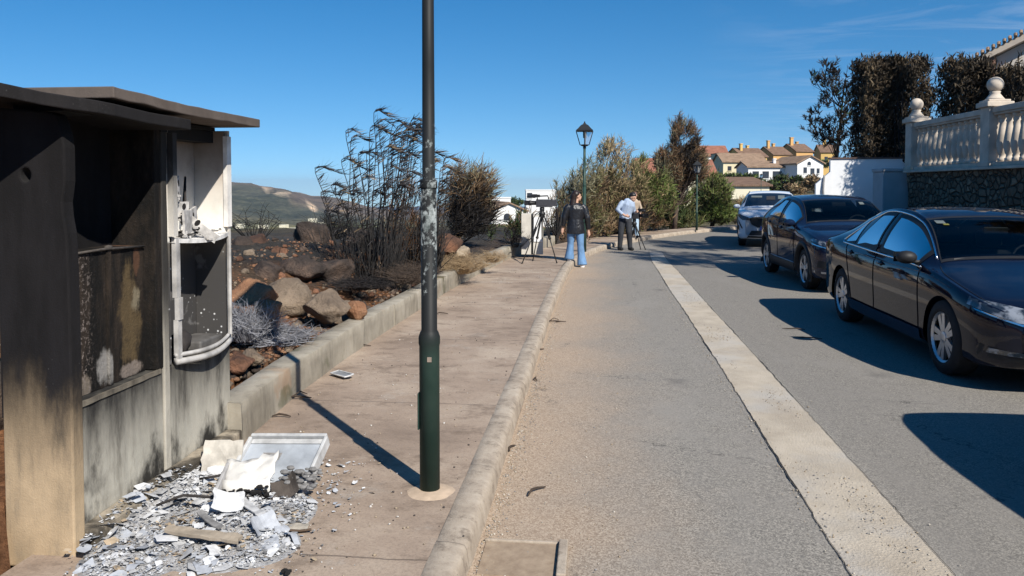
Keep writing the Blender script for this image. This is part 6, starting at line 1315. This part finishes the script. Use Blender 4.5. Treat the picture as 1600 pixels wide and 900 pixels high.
fused('top', [([V3(.05, 0, .82), V3(.05, 0, .95), V3(.06, 0, 1.18), V3(.06, 0, 1.27), V3(.065, 0, 1.31)], [.155, .14, .165, .12, .07], ('y', .72))]+[([V3(.06+.12*s_, 0, 1.23), V3(.06+.215*s_, .02, 1.0), V3(.06+.195*s_, -.07, .85)], [.066, .052, .042], None) for s_ in (-1, 1)], [], BEIGE, per, 0.012, 3)
fused('jeans', [([V3(.05, 0, .74), V3(.05, 0, .86)], [.145, .145], ('y', .72))]+[([V3(.05+.08*s_, 0, .80), V3(.05+.09*s_, -.02, .45), V3(.05+.1*s_, 0, .08)], [.096, .07, .06], None) for s_ in (-1, 1)], [], JEANS_P, per, 0.012, 3)
for s_ in (-1, 1): fused('shoe', [([V3(.05+.1*s_, .05, .04), V3(.05+.11*s_, -.13, .035)], [.045, .034], None)], [], SHOE_B, per, 0.01, 3)
fused('hair', [], [(C+u*.05-f*.02, .088, (1, 1, .95))], H_BROWN, per, 0.01, 3)

# ------------------------------------------------------------------ tripods with video cameras
T_BLK = plain('tripod_black', (0.016, 0.016, 0.017), 0.45, 0.2, 20); T_GREY = plain('camera_grey', (0.05, 0.05, 0.055), 0.5, 0.2, 20); T_LENS = kk = None
kk = Mt('lens_glass', 0.05, 0.6); kk.col((0.02, 0.02, 0.03)); T_LENS = kk.m
def tripod(name, feet, apex, label):
    """feet: world points; apex: world point of the head"""
    b = Vector((apex.x, apex.y, min(f_.z for f_ in feet))); t = thing(name, b, label, 'tripod'); A = apex-b
    for f_ in feet:
        F_ = f_-b; a0 = A+(F_-A).normalized()*0.05; m = A.lerp(F_, .52); sd = Vector((-(F_-A).y, (F_-A).x, 0)).normalized()*0.028; mb = MB()
        mb.tube([a0+sd, m+sd*.8], [.012, .012], 6); mb.tube([a0-sd, m-sd*.8], [.012, .012], 6); mb.tube([A.lerp(F_, .3), F_+V3(0, 0, .012)], [.011, .012], 6); mb.ball(m, .034, 8); mb.ball(F_+V3(0, 0, .014), .02, 8, (1, 1, .7)); mb.build('leg', T_BLK, t, True)
    mb = MB(); mb.lathe([(.03, -.14), (.065, -.06), (.07, -.02), (.04, .0), (.05, .03), (.05, .09), (.03, .1)], 14, c=tuple(A)); mb.build('fluid_head', T_BLK, t, True)
    mb = MB(); mb.tube([A+V3(0, 0, .05), A+V3(-.12, -.2, -.05), A+V3(-.16, -.33, -.13)], [.01, .009, .011], 6); mb.build('pan_handle', T_BLK, t, True)
    mb = MB(); mb.tube([A+V3(0, 0, -.12), A.lerp(V3(0, 0, 0), .55)+V3(0, 0, 0)], [.018, .012], 6); mb.build('centre_column', T_BLK, t); return t
def video_camera(loc, rz, label, tilt=0):
    """shoulder camera, lens along local -x"""
    t = thing('video_camera', loc, label, 'video camera', rz=rz); t.rotation_euler.y = tilt
    mb = MB(); mb.box(-.12, .2, -.065, .065, 0.0, .16); mb.box(.2005, .31, -.055, .055, .02, .15); mb.box(-.08, .12, -.07, -.0655, .03, .13); mb.build('camera_body', T_GREY, t, bevel=.012)
    mb = MB(); M = Matrix.Translation((-.12, 0, .085)) @ Matrix.Rotation(R(-90), 4, 'Y'); mb.lathe([(.045, 0), (.045, .1), (.055, .11), (.055, .16), (.05, .165)], 16, M=M); ln = mb.build('lens', T_BLK, t, True)
    mb = MB(); mb.lathe([(.062, .14), (.078, .25), (.076, .25), (.058, .15)], 4, M=M @ Matrix.Rotation(R(45), 4, 'Z'), cap=False); mb.build('lens_hood', T_BLK, ln); mb = MB(); mb.lathe([(.045, .155), (.001, .158)], 12, M=M, cap=False); mb.build('lens_glass', T_LENS, ln)
    mb = MB(); mb.tube([(-.10, 0, .16), (-.10, 0, .225), (.12, 0, .235), (.14, 0, .165)], .014, 8); mb.build('carry_handle', T_BLK, t, True)
    mb = MB(); mb.box(-.23, -.09, -.12, -.06, .20, .27); mb.box(-.09, -.03, -.115, -.07, .205, .262); mb.build('viewfinder', T_BLK, t, bevel=.01)
    mb = MB(); mb.tube([(-.15, .06, .2), (-.33, .07, .215)], [.014, .02], 8); mb.build('microphone', T_BLK, t, True); return t
G = 0.117
ft = [at(816, 412, G), at(832.5, 408, G), at(870, 411.5, G)]; ap = atd(847, 331, 16.6); tripod('tripod', ft, ap, 'black tripod standing unattended on the pavement left of the woman')
video_camera(ap+V3(0, 0, .10), R(-4), 'black shoulder video camera on the unattended tripod')
ft = [at(978, 391, 0), at(1001, 390, 0), at(1008.5, 390.5, 0)]; ft[0] = at(984, 387.5, 0); ap = atd(991, 347, 21.2); tripod('tripod', ft, ap, 'dark tripod held by the cameraman in pale blue shirt')
video_camera(ap+V3(0.02, 0, .09), R(150), 'dark video camera under the hands of the cameraman')
# ------------------------------------------------------------------ utility cabinet standing on the low wall
p = atd(833, 383, 17.6); cab = thing('utility_cabinet', p, 'pale concrete utility cabinet with white door at the wall by the tripod', 'cabinet', rz=R(4)); CONC = plain('pale_concrete', (0.50, 0.47, 0.41), 0.9, 0.2, 5)
mb = MB(); mb.box(-.26, -.045, -.12, .2, -.2, .70); mb.build('concrete_post', CONC, cab, bevel=.01); mb = MB(); mb.box(-.0, .22, -.1, .2, -.2, .66); mb.build('meter_case', CONC, cab, bevel=.01)
mb = MB(); mb.box(-.045, 0, -.06, .2, -.2, .68); mb.build('dark_joint', C_BLK, cab); mb = MB(); mb.box(.015, .2, -.118, -.1, .08, .63); mb.build('door', plain('white_cabinet_door', (0.74, 0.74, 0.72), 0.6, 0.1, 6), cab, bevel=.006)

# ------------------------------------------------------------------ right side: rough stone wall, balustrade, white wall, hedges
def m_stone():
    k = Mt('rough_stone', 0.95, 0.1); k.co = k.co; e = k.voro(6.8, 'DISTANCE_TO_EDGE', (1, 1, 1.25)); cell = k.voro(6.8, 'F1', (1, 1, 1.25), 1); n = k.noise(12, 7, 0.7)
    sp = k.n('ShaderNodeSeparateColor'); k.t.links.new(cell, sp.inputs[0]); c = k.mix(k.rng(sp.outputs[0], 0, 1), (0.16, 0.115, 0.08), (0.30, 0.235, 0.17)); c = k.mix(k.rng(n, .4, .7, 0, .5), c, (0.09, 0.075, 0.06)); c = k.mix(k.rng(e, 0.0, 0.06, 1, 0), c, (0.05, 0.043, 0.037))
    h = k.math('ADD', k.rng(e, 0, .16), k.math('MULTIPLY', n, .5)); k.col(c).bump(h, 1.0, .07); return k.m
STONE = m_stone(); CREAM = plain('cream_cast_stone', (0.50, 0.43, 0.35), 0.85, 0.3, 3.2); WHITE_R = plain('white_render', (0.76, 0.76, 0.75), 0.9, 0.06, 2.2); GREYR = plain('grey_render', (0.40, 0.40, 0.40), 0.9, 0.15, 3)
rw = thing('retaining_wall', (6.16, 8, 0), 'rough dark stone retaining wall under the cream balustrade', 'wall')
V = []; n1, n2 = 150, 16; V = []
for i in range(n1+1):
    y = -6+22.6*i/n1
    for j in range(n2+1):
        z = -.05+2.0*j/n2; V.append((0.03+0.055*noise.noise((y*3.1, z*3.6, 4))+0.03*noise.noise((y*9, z*9, 1)), y-8, z))
np_mesh('stone_face', V, [(i*(n2+1)+j, i*(n2+1)+j+1, (i+1)*(n2+1)+j+1, (i+1)*(n2+1)+j) for i in range(n1) for j in range(n2)], STONE, parent=rw, smooth=True)
mb = MB(); mb.box(.08, .32, -14, 8.6, -.05, 1.955); mb.build('core', STONE, rw); mb = MB(); mb.box(-.07, .36, -14, 8.62, 1.956, 2.0); mb.build('coping', CREAM, rw, bevel=.01)
# balustrade
PIERS = [16.5, 13.4, 10.3, 7.2]
bal = thing('balustrade', (6.29, 13, 2.0), 'cream balustrade with ball-topped piers on the stone wall', 'balustrade')
prof = [(.062, 0), (.062, .05), (.045, .06), (.04, .10), (.058, .13), (.078, .22), (.082, .28), (.066, .40), (.046, .54), (.04, .60), (.054, .625), (.04, .65), (.045, .68), (.062, .69), (.062, .73)]
for y in PIERS:
    yy = y-13; mb = MB(); mb.box(-.15, .15, yy-.15, yy+.15, 0, .94); mb.box(-.17, .17, yy-.17, yy+.17, 0.001, .08); mb.box(-.2, .2, yy-.2, yy+.2, .941, 1.02); mb.box(-.165, .165, yy-.165, yy+.165, 1.021, 1.055); pr = mb.build('pier', CREAM, bal, bevel=.01)
    mb = MB(); mb.lathe([(.15, 1.056), (.12, 1.09), (.07, 1.16), (.085, 1.19)], 20, c=(0, yy, 0)); mb.ball((0, yy, 1.30), .122, 22); mb.build('ball_finial', CREAM, pr, True)
for a, b in zip(PIERS[1:], PIERS[:-1]):
    mb = MB(); mb.box(-.11, .11, a-13+.152, b-13-.152, .84, .93); mb.box(-.085, .085, a-13+.152, b-13-.152, .806, .8395); mb.build('top_rail', CREAM, bal, bevel=.01); mb = MB(); mb.box(-.1, .1, a-13+.152, b-13-.152, .002, .07); mb.build('bottom_rail', CREAM, bal, bevel=.01)
mb = MB(); mb.lathe([(r_, z_+.072) for r_, z_ in prof], 12); bme = mb.mesh('baluster', CREAM, True); first = True
for a, b in zip(PIERS[1:], PIERS[:-1]):
    n = 13
    for i in range(n):
        o = link(bpy.data.objects.new('baluster', bme), bal); o.location = (0, a-13+.15+(b-a-.30)*(i+.5)/n, 0)
# grey pier at the end of the stone wall
ep = thing('gate_pier', (6.04, 17.1, 0), 'shaded grey gate pier at the far end of the stone wall', 'pier'); mb = MB(); mb.box(-.26, .28, -.3, .3, 0, 1.98); mb.build('shaft', GREYR, ep, bevel=.015); mb = MB(); mb.box(-.28, .30, -.32, .32, 1.981, 2.05); mb.build('cap', GREYR, ep, bevel=.015)
# white wall with brown coping behind the parked cars
A, B = atd(1297, 300, 22.9), atd(1440, 300, 22.4); A.z = B.z = 0; dv = (B-A); ln = dv.length; ang = math.atan2(dv.y, dv.x)
ww = thing('white_wall', A, 'white rendered garden wall with brown coping behind the parked cars', 'wall', rz=ang); top = 2.46
mb = MB(); mb.box(0, ln, 0, .22, -.2, top); mb.build('wall_panel', WHITE_R, ww); mb = MB(); mb.box(-.03, ln, -.03, .25, top+.001, top+.05); mb.build('coping', plain('brown_coping', (0.10, 0.065, 0.055), 0.8), ww)
lw = thing('white_wall', atd(1276, 300, 22.95)*1.0, 'lower sloping white wall end with dark pipe left of the brown-coped wall', 'wall', rz=ang); lw.location.z = 0; wl_ = .42
mb = MB(); mb.prism([(-.02, -.2), (wl_, -.2), (wl_, 2.15), (-.02, 1.75)], .02, .2, 'y'); mb.build('wall_panel', WHITE_R, lw); mb = MB(); mb.tube([(.2, .0, 2.0), (.17, -.02, 1.6), (.21, -.02, .9), (.24, 0, .2)], .03, 6); mb.build('drain_pipe', plain('grey_pipe', (0.2, 0.2, 0.2), 0.7), lw, True)
# small black wall lantern
p = atd(1379, 300, 19.5); wlm = thing('wall_lantern', p, 'small black lantern on a stem in front of the white wall', 'lantern'); wlm.scale = (.5,)*3; wlm.location.z -= .05; mb = MB(); mb.lathe([(.02, -.3), (.02, 0), (.06, .02), (.09, .14), (.07, .16), (.15, .18), (.05, .27), (.012, .34)], 8); mb.tube([(0, 0, -1.0), (0, 0, -.28)], .018, 6); mb.build('lantern', T_BLK, wlm)
# clipped hedges, burnt brown
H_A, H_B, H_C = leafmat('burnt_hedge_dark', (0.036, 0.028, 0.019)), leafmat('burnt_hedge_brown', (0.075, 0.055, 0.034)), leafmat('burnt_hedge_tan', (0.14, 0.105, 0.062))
def hedge(x0, x1, ytop, ybot, depth, thick, n, label, gap=-0.35, rag=0.12):
    a, b = atd(x0, ybot, depth), atd(x1, ybot, depth); ztop = atd((x0+x1)/2, ytop, depth).z; base = V3((a.x+b.x)/2, (a.y+b.y)/2, 1.9); t = thing('hedge', base, label, 'hedge', 'scorched clipped hedges behind the walls', rz=YAW); w = (b-a).length/2; hh = ztop-1.9; mb = MB()
    for i in range(int(6+w*8)):
        xx = random.uniform(-w*.85, w*.85); yy = random.uniform(-thick*.35, thick*.35); limbs(mb, (xx, yy, -.1), (xx+random.gauss(0, .15), yy+random.gauss(0, .1), hh*random.uniform(.6, .95)), .04, .01, .06, 4, 5)
        for _ in range(6): z_ = random.uniform(.1, .85)*hh; limbs(mb, (xx, yy, z_), (xx+random.gauss(0, .3), yy+random.gauss(0, thick*.35), z_+random.uniform(.1, .5)), .014, .004, .1, 3, 4)
    mb.build('stems', B_CHAR, t, True); P, D, L, CL = [], [], [], []
    while len(P) < n:
        q = V3(random.uniform(-1, 1), random.uniform(-1, 1), random.random())
        if random.random() > 0.22+0.78*max(abs(q.x), abs(q.y), q.z)**3: continue
        top_ = hh*(1+rag*noise.noise((q.x*w*1.7, q.y*2, depth+x0))); p = V3(q.x*w*(1+.07*noise.noise((q.z*4, q.y*3, x0))), q.y*thick/2, q.z*top_)
        if noise.noise(p*1.7+V3(x0, 0, 0)) < gap: continue
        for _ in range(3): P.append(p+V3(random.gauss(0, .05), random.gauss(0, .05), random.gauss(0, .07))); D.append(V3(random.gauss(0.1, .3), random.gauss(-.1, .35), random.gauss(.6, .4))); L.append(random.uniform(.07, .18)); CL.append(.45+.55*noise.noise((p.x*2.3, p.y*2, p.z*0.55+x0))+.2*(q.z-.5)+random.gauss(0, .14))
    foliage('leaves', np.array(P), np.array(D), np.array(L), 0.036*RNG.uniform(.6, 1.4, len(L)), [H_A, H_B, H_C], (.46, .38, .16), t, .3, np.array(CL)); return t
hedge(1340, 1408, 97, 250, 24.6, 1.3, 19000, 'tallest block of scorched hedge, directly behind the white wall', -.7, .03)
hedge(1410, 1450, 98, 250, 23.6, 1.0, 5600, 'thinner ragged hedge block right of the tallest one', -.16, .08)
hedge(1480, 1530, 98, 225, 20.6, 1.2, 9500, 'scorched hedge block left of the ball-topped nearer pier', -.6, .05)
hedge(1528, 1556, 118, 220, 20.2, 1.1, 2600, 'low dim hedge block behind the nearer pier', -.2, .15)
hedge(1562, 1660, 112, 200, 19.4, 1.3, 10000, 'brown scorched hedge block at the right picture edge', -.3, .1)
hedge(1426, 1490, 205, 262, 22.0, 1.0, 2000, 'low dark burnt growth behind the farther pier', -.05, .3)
# thin pine left of the hedges
tree_px('burnt_pine', 1305, 268, 27.5, [(1310, 130, 60, 50), (1295, 115, 40, 40), (1275, 195, 40, 40), (1300, 175, 60, 50), (1290, 215, 60, 40), (1320, 210, 50, 60), (1325, 160, 40, 60), (1272, 128, 14, 26), (1330, 110, 20, 30)], 3600, [F_CHAR, H_A, F_DKGREEN], (.5, .3, .2), 'sparse blackened pine left of the tallest hedge block', 'pine', lean=(0.15, 0), trunk=0.07, blade=(0.10, 0.24, 0.03), wind=.5, bark=B_CHAR, nlimb=20, tip=.55, sub=14)
# trees outside the frame whose shadows fall across the road
for (x, y, hh, lab) in ((9.5, 9.9, 9.6, 'tall pine in the garden right of the picture, shading the road'), (9.9, 14.6, 9.0, 'second garden pine right of the picture behind the balustrade')):
    tuft_tree('garden_pine', (x, y, 1.95), hh, [(0, 0, hh*.80, 1.5, 1.3, hh*.12), (.5, .2, hh*.66, 1.3, 1.2, hh*.07), (-.5, -.2, hh*.72, 1.1, 1.1, hh*.08), (-.3, .4, hh*.92, .8, .8, hh*.1)], 3200, [H_A, F_BROWN], (.6, .4), lab, 'pine', lean=(.1, 0), trunk=.14, blade=(.25, .5, .05))

# ------------------------------------------------------------------ houses
HW, HCR, HYE, HOR, HTAN = plain('white_house_wall', (0.74, 0.73, 0.70), 0.9, 0.06, .6), plain('cream_house_wall', (0.66, 0.58, 0.38), 0.9, 0.08, .6), plain('yellow_house_wall', (0.60, 0.40, 0.14), 0.9, 0.1, .6), plain('ochre_house_wall', (0.56, 0.33, 0.13), 0.9, 0.1, .6), plain('ivory_house_wall', (0.66, 0.61, 0.46), 0.9, 0.06, .6)
def m_tiles(n, c):
    k = Mt(n, 0.9, 0.1); f = k.noise(1.1, 6, .7); y = k.math('FRACT', k.math('MULTIPLY', k.axis(0), 3.2)); s = k.math('ABSOLUTE', k.math('SUBTRACT', y, .5)); col = k.ramp(f, [(.3, tuple(q*.65 for q in c)), (.7, tuple(min(1, q*1.3) for q in c))]); k.col(col).bump(s, .8, .08); return k.m
TILE_B, TILE_R, TILE_T = m_tiles('brown_roof_tiles', (0.18, 0.115, 0.08)), m_tiles('red_roof_tiles', (0.27, 0.12, 0.08)), m_tiles('tan_roof_tiles', (0.27, 0.185, 0.125)); WIN = plain('dark_window_glass', (0.035, 0.04, 0.05), 0.15, 0.3, 3, .5)
def house(px, py, depth, wpx, hpx, dm, wall, tile, label, roof='gable', ridge=0.30, windows=(), rz=0.0, chims=(), z0=None, name='house', group=None, gable_face=False):
    """px,py = bottom centre; sizes in photograph pixels at that depth; the eaves stand hpx above the bottom"""
    s = depth/FPX; p = atd(px, py, depth); w, h = wpx*s, hpx*s; t = thing(name, p, label, 'house', group, rz=YAW+R(rz)); mb = MB(); mb.box(-w/2, w/2, 0, dm, -4.5, h)
    rh = ridge*w if gable_face else ridge*dm
    if roof == 'gable':
        if gable_face: mb.prism([(-w/2, h+.001), (w/2, h+.001), (0, h+rh)], 0, dm, 'y')
        else: mb.prism([(0, h+.001), (dm, h+.001), (dm/2, h+rh)], -w/2, w/2, 'x')
    wo = mb.build('wall', wall, t); o_ = .35; mb = MB()
    if roof == 'gable':
        if gable_face:
            for e in (-1, 1): mb.prism([(e*(w/2+o_), h-.12), (e*(w/2+o_), h+.1), (0, h+rh+.22), (0, h+rh+.003)], -o_, dm+o_, 'y')
        else:
            for e in (0, 1):
                ya = -o_ if e == 0 else dm+o_; mb.prism([(ya, h-.12), (ya, h+.1), (dm/2, h+rh+.22), (dm/2, h+rh+.003)], -w/2-o_, w/2+o_, 'x')
    elif roof == 'mono': mb.prism([(-o_, h-.1), (-o_, h+.12), (dm+o_, h+rh+.12), (dm+o_, h-.1)], -w/2-o_, w/2+o_, 'x')
    elif roof == 'hip':
        mb.add([(-w/2-o_, -o_, h+.002), (w/2+o_, -o_, h+.002), (w/2+o_, dm+o_, h+.002), (-w/2-o_, dm+o_, h+.002), (-w/2+dm*.4, dm/2, h+rh), (w/2-dm*.4, dm/2, h+rh)], [(0, 3, 2, 1), (0, 1, 5, 4), (1, 2, 5), (2, 3, 4, 5), (3, 0, 4)])
    else: mb.box(-w/2-.08, w/2+.08, -.08, dm+.08, h+.001, h+.2)
    ro = mb.build('roof', tile, t)
    for (u, v, ww_, hh_, arch) in windows:
        mb = MB(); cx, cz, a, b = u*w, v*h, ww_*s/2, hh_*s/2
        pl = [(cx-a, cz-b), (cx+a, cz-b), (cx+a, cz+b)]+([(cx+a*math.cos(R(q)), cz+b+a*math.sin(R(q))) for q in range(20, 180, 20)] if arch else [])+[(cx-a, cz+b)]
        mb.prism(pl, -.03, .05, 'y'); wi = mb.build('window', WIN, t); mb = MB(); mb.box(cx-a-.08, cx+a+.08, -.12, .02, cz-b-.12, cz-b-.01); mb.build('sill', wall, wi)
    for (u, v, cw, chh) in chims:
        mb = MB(); x = u*w; mb.box(x-cw*s/2, x+cw*s/2, v*dm-.35, v*dm+.35, h*.9, h+chh*s); mb.box(x-cw*s*.62, x+cw*s*.62, v*dm-.45, v*dm+.45, h+chh*s+.003, h+chh*s+.22); mb.build('chimney', HW if wall is HW else wall, ro)
    return t
HG = 'villas on the far hillside'
house(1112, 268, 205, 52, 24, 9, HW, TILE_R, 'white villa with long red-brown roof, leftmost on the far hill', windows=[(-.3, .5, 5, 8, 0), (.1, .5, 6, 8, 0), (.32, .5, 5, 8, 0)], group=HG)
house(1131, 262, 178, 16, 22, 7, HCR, TILE_T, 'cream villa wing with tower block, left end of the low cream villa', roof='flat', windows=[(-.1, .3, 5, 7, 0)], group=HG)
house(1163, 270, 170, 66, 17, 9, HCR, TILE_T, 'low cream villa with broad tan roof and small arched window', windows=[(-.35, .4, 6, 7, 0), (.12, .35, 7, 5, 1), (.36, .4, 5, 6, 0)], ridge=.2, group=HG)
house(1179, 264, 215, 44, 19, 9, HYE, TILE_B, 'yellow terraced villa with two chimneys, left of the trio', chims=[(-.3, .35, 4, 20), (.15, .6, 4, 18)], windows=[(.12, .55, 5, 6, 0), (.36, .55, 4, 6, 0)], rz=16, ridge=.26, group=HG)
house(1222, 264, 226, 32, 22, 9, HOR, TILE_B, 'ochre terraced villa in the middle of the trio', chims=[(-.38, .4, 4, 22), (.12, .6, 4, 18)], windows=[(.0, .6, 5, 6, 0), (.3, .6, 5, 6, 0)], rz=16, ridge=.26, group=HG)
house(1257, 264, 236, 30, 27, 9, HOR, TILE_B, 'ochre terraced villa partly behind the blackened pine', chims=[(-.36, .4, 5, 22), (.2, .6, 4, 16)], windows=[(.05, .6, 5, 7, 0), (.34, .6, 5, 6, 0)], rz=16, ridge=.26, group=HG)
house(1296, 264, 240, 26, 26, 9, HYE, TILE_B, 'yellow villa showing right of the blackened pine', chims=[(-.1, .5, 5, 20)], windows=[(-.2, .6, 5, 7, 0), (.25, .6, 6, 8, 0)], rz=-8, ridge=.26, group=HG)
house(1208, 282, 150, 78, 21, 8, HW, TILE_T, 'white villa front with dark porch openings below the yellow trio', windows=[(-.35, .42, 10, 11, 0), (-.15, .42, 10, 11, 0), (.08, .45, 14, 10, 0), (.36, .5, 8, 8, 0)], ridge=.13, chims=[(.1, .3, 4, 12)], group=HG)
house(1266, 276, 146, 44, 20, 10, HW, TILE_T, 'white gabled villa end with arched window beside the hedge tree', gable_face=True, ridge=.27, windows=[(-.05, .95, 6, 3, 1), (-.2, .5, 6, 9, 0), (.08, .4, 7, 10, 0), (.3, .45, 5, 8, 0)], rz=10, group=HG)
house(1171, 312, 105, 62, 22, 8, HTAN, TILE_B, 'plain ivory building with low brown roof above the white car', ridge=.14, group=HG, roof='mono')
house(1085, 308, 120, 70, 30, 9, HTAN, TILE_R, 'ivory villa half hidden behind the tallest scorched pine', windows=[(-.2, .5, 8, 10, 0), (.2, .5, 8, 10, 0)], group=HG)
house(1030, 290, 150, 60, 20, 9, HYE, TILE_R, 'yellow villa glimpsed between the scorched pines', windows=[(-.2, .5, 6, 8, 0), (.2, .5, 6, 8, 0)], chims=[(-.2, .5, 4, 14)], group=HG)
VG = 'white villas below the road on the left'
house(795, 356, 118, 56, 26, 11, HW, TILE_T, 'white gabled villa with arched balcony window left of the cabinet', gable_face=True, ridge=.22, windows=[(-.05, .55, 11, 6, 1), (.30, .62, 10, 14, 0)], rz=14, chims=[(-.2, .8, 4, 12)], group=VG)
house(845, 335, 150, 46, 37, 9, HW, HW, 'white flat-roofed villa block behind the video camera', roof='flat', windows=[(-.38, .8, 8, 8, 0), (.1, .45, 7, 7, 0)], group=VG)
house(738, 352, 125, 64, 18, 9, HW, TILE_T, 'white villa wing half hidden behind the grey-brown shrub', windows=[(-.2, .5, 8, 8, 0)], ridge=.2, group=VG)
house(778, 322, 165, 40, 12, 8, HW, HW, 'small white upper villa behind the gabled villa roof', roof='flat', windows=[(0, .5, 6, 6, 0)], group=VG)
house(782, 368, 84, 26, 3, 3.5, HTAN, TILE_T, 'low tan tiled porch roof below the white gabled villa', ridge=.2, roof='mono', name='porch')
# gabled house at the upper right behind the hedge
p = atd(1530, 250, 25.5); gh = thing('house', (p.x, p.y, 1.95), 'cream house with tiled verge rising behind the hedge at upper right', 'house', rz=YAW-R(31)); e = atd(1530, 92, 25.5).z-1.95
mb = MB(); mb.prism([(.35, -.1), (9, -.1), (9, e+.2), (4.7, e+2.2), (.35, e)], 0, 8, 'y'); mb.build('wall', plain('cream_render', (0.62, 0.56, 0.48), 0.9, .06, 2), gh)
mb = MB(); mb.prism([(-.15, e-.22), (-.15, e-.02), (4.7, e+2.42), (4.7, e+2.205)], -.45, 8.3, 'y'); mb.prism([(4.702, e+2.205), (4.702, e+2.42), (9.6, e-.02), (9.6, e-.22)], -.45, 8.3, 'y'); rf = mb.build('roof', plain('pale_verge', (0.52, 0.44, 0.35), 0.9, .12, 4), gh)
mb = MB()
for i in range(34):
    f_ = i/33; mb.lathe([(.05, 0), (.056, .25)], 8, M=Matrix.Translation((-.12+4.8*f_, -.5, e+.02+2.44*f_)) @ Matrix.Rotation(R(-63), 4, 'X'))
    for j in range(1, 12): mb.lathe([(.056, 0), (.056, .72)], 6, M=Matrix.Translation((-.12+4.8*f_, -.3+.72*j-.6, e+.02+2.44*f_)) @ Matrix.Rotation(R(-90), 4, 'X'))
mb.build('tiles', TILE_T, rf); mb = MB(); mb.prism([(-.05, e-.5), (.4, e-.62), (.4, e-.03), (-.1, e-.2)], -.3, 6, 'y'); mb.build('eave_soffit', plain('terracotta_soffit', (0.30, 0.17, 0.12), 0.9), gh)
# shrubs and trees on the hillside and by the villas
SG = 'green shrubs on the hillside'
for i, (px, py, dp, w_, h_, lab) in enumerate([(1222, 298, 118, 40, 34, 'dark green shrub mass below the white villa front'), (1255, 296, 116, 44, 30, 'dark green shrub beside the white gabled villa end'), (1198, 302, 112, 24, 26, 'dark shrub at the right end of the ivory building'), (1160, 284, 130, 50, 18, 'shrub row below the low cream villa'), (1290, 262, 190, 40, 18, 'grey-green shrub under the yellow villa by the pine'), (1130, 290, 120, 40, 26, 'round green shrub left of the low cream villa')]):
    h_ *= .62; tree_px('hill_shrub', px, py, dp, [(px, py-h_*.5, w_, h_), (px-w_*.3, py-h_*.35, w_*.6, h_*.6), (px+w_*.25, py-h_*.4, w_*.7, h_*.7)], 2200, [F_DKGREEN, H_A, F_GREEN], (.6, .2, .2), lab, 'shrub', group=SG, lean=(0, 0), trunk=.12, blade=(.3, .7, .16), wind=.1, tip=.8)
for (px, py, dp, w_, h_, lab) in [(1272, 300, 80, 26, 22, 'brown dry shrub left of the white wall'), (1243, 303, 90, 36, 14, 'pinkish dry bank shrub above the white car')]:
    tree_px('hill_shrub', px, py, dp, [(px, py-h_*.5, w_, h_)], 900, [F_TAN, F_BROWN, F_STRAW], (.4, .3, .3), lab, 'shrub', group='dry shrubs on the bank', lean=(0, 0), trunk=.06, blade=(.3, .6, .1), wind=.3)
for (px, py, dp, w_, h_, lab) in [(812, 366, 78, 34, 14, 'green garden bush in front of the white gabled villa'), (770, 372, 70, 40, 14, 'low green hedge bush left of the porch roof'), (806, 322, 170, 20, 12, 'green tree top between the white villas')]:
    tree_px('garden_bush', px, py, dp, [(px, py-h_*.5, w_, h_), (px+w_*.3, py-h_*.4, w_*.5, h_*.7)], 1100, [F_DKGREEN, F_GREEN], (.7, .3), lab, 'bush', lean=(0, 0), trunk=.06, blade=(.35, .7, .14), wind=.3)
# second small lamp up the hill road
l3 = street_lamp(atd(1189, 308, 44), 'small distant lamp post in front of the ivory building', sc=.42)
# low farm buildings on the valley floor
for i, (px, py, w_, h_, lab) in enumerate([(409, 355, 14, 5, 'pale warehouse on the valley floor nearest the kiosk'), (372, 352, 10, 3, 'small pale shed on the valley floor at the kiosk edge'), (441, 353, 12, 3, 'low pale farm building right of the warehouse'), (478, 354, 10, 2.5, 'thin pale greenhouse on the valley floor'), (455, 358, 24, 2, 'long pale greenhouse in front of the farm building'), (486, 343.5, 12, 3, 'pale farm building farther up the valley below the quarry'), (500, 350, 14, 3, 'small white farmhouse left of the burnt canes')]):
    house(px, py, 900, w_*.8, h_*.5, 14, HTAN, HTAN, lab, roof='flat', name='farm_building', group='pale buildings on the valley floor')
# ------------------------------------------------------------------ air
hz = MB(); hz.box(-9700, 9700, -9700, 9700, -300, 75); k = bpy.data.materials.new('pale_air'); k.use_nodes = True; nt = k.node_tree; nt.nodes.remove(nt.nodes['Principled BSDF']); pv = nt.nodes.new('ShaderNodeVolumePrincipled'); pv.inputs['Density'].default_value = 0.00007; pv.inputs['Color'].default_value = (0.80, 0.88, 1.0, 1); pv.inputs['Anisotropy'].default_value = 0.2
nt.links.new(pv.outputs[0], nt.nodes['Material Output'].inputs['Volume']); tag(hz.build('haze', k), kind='stuff')
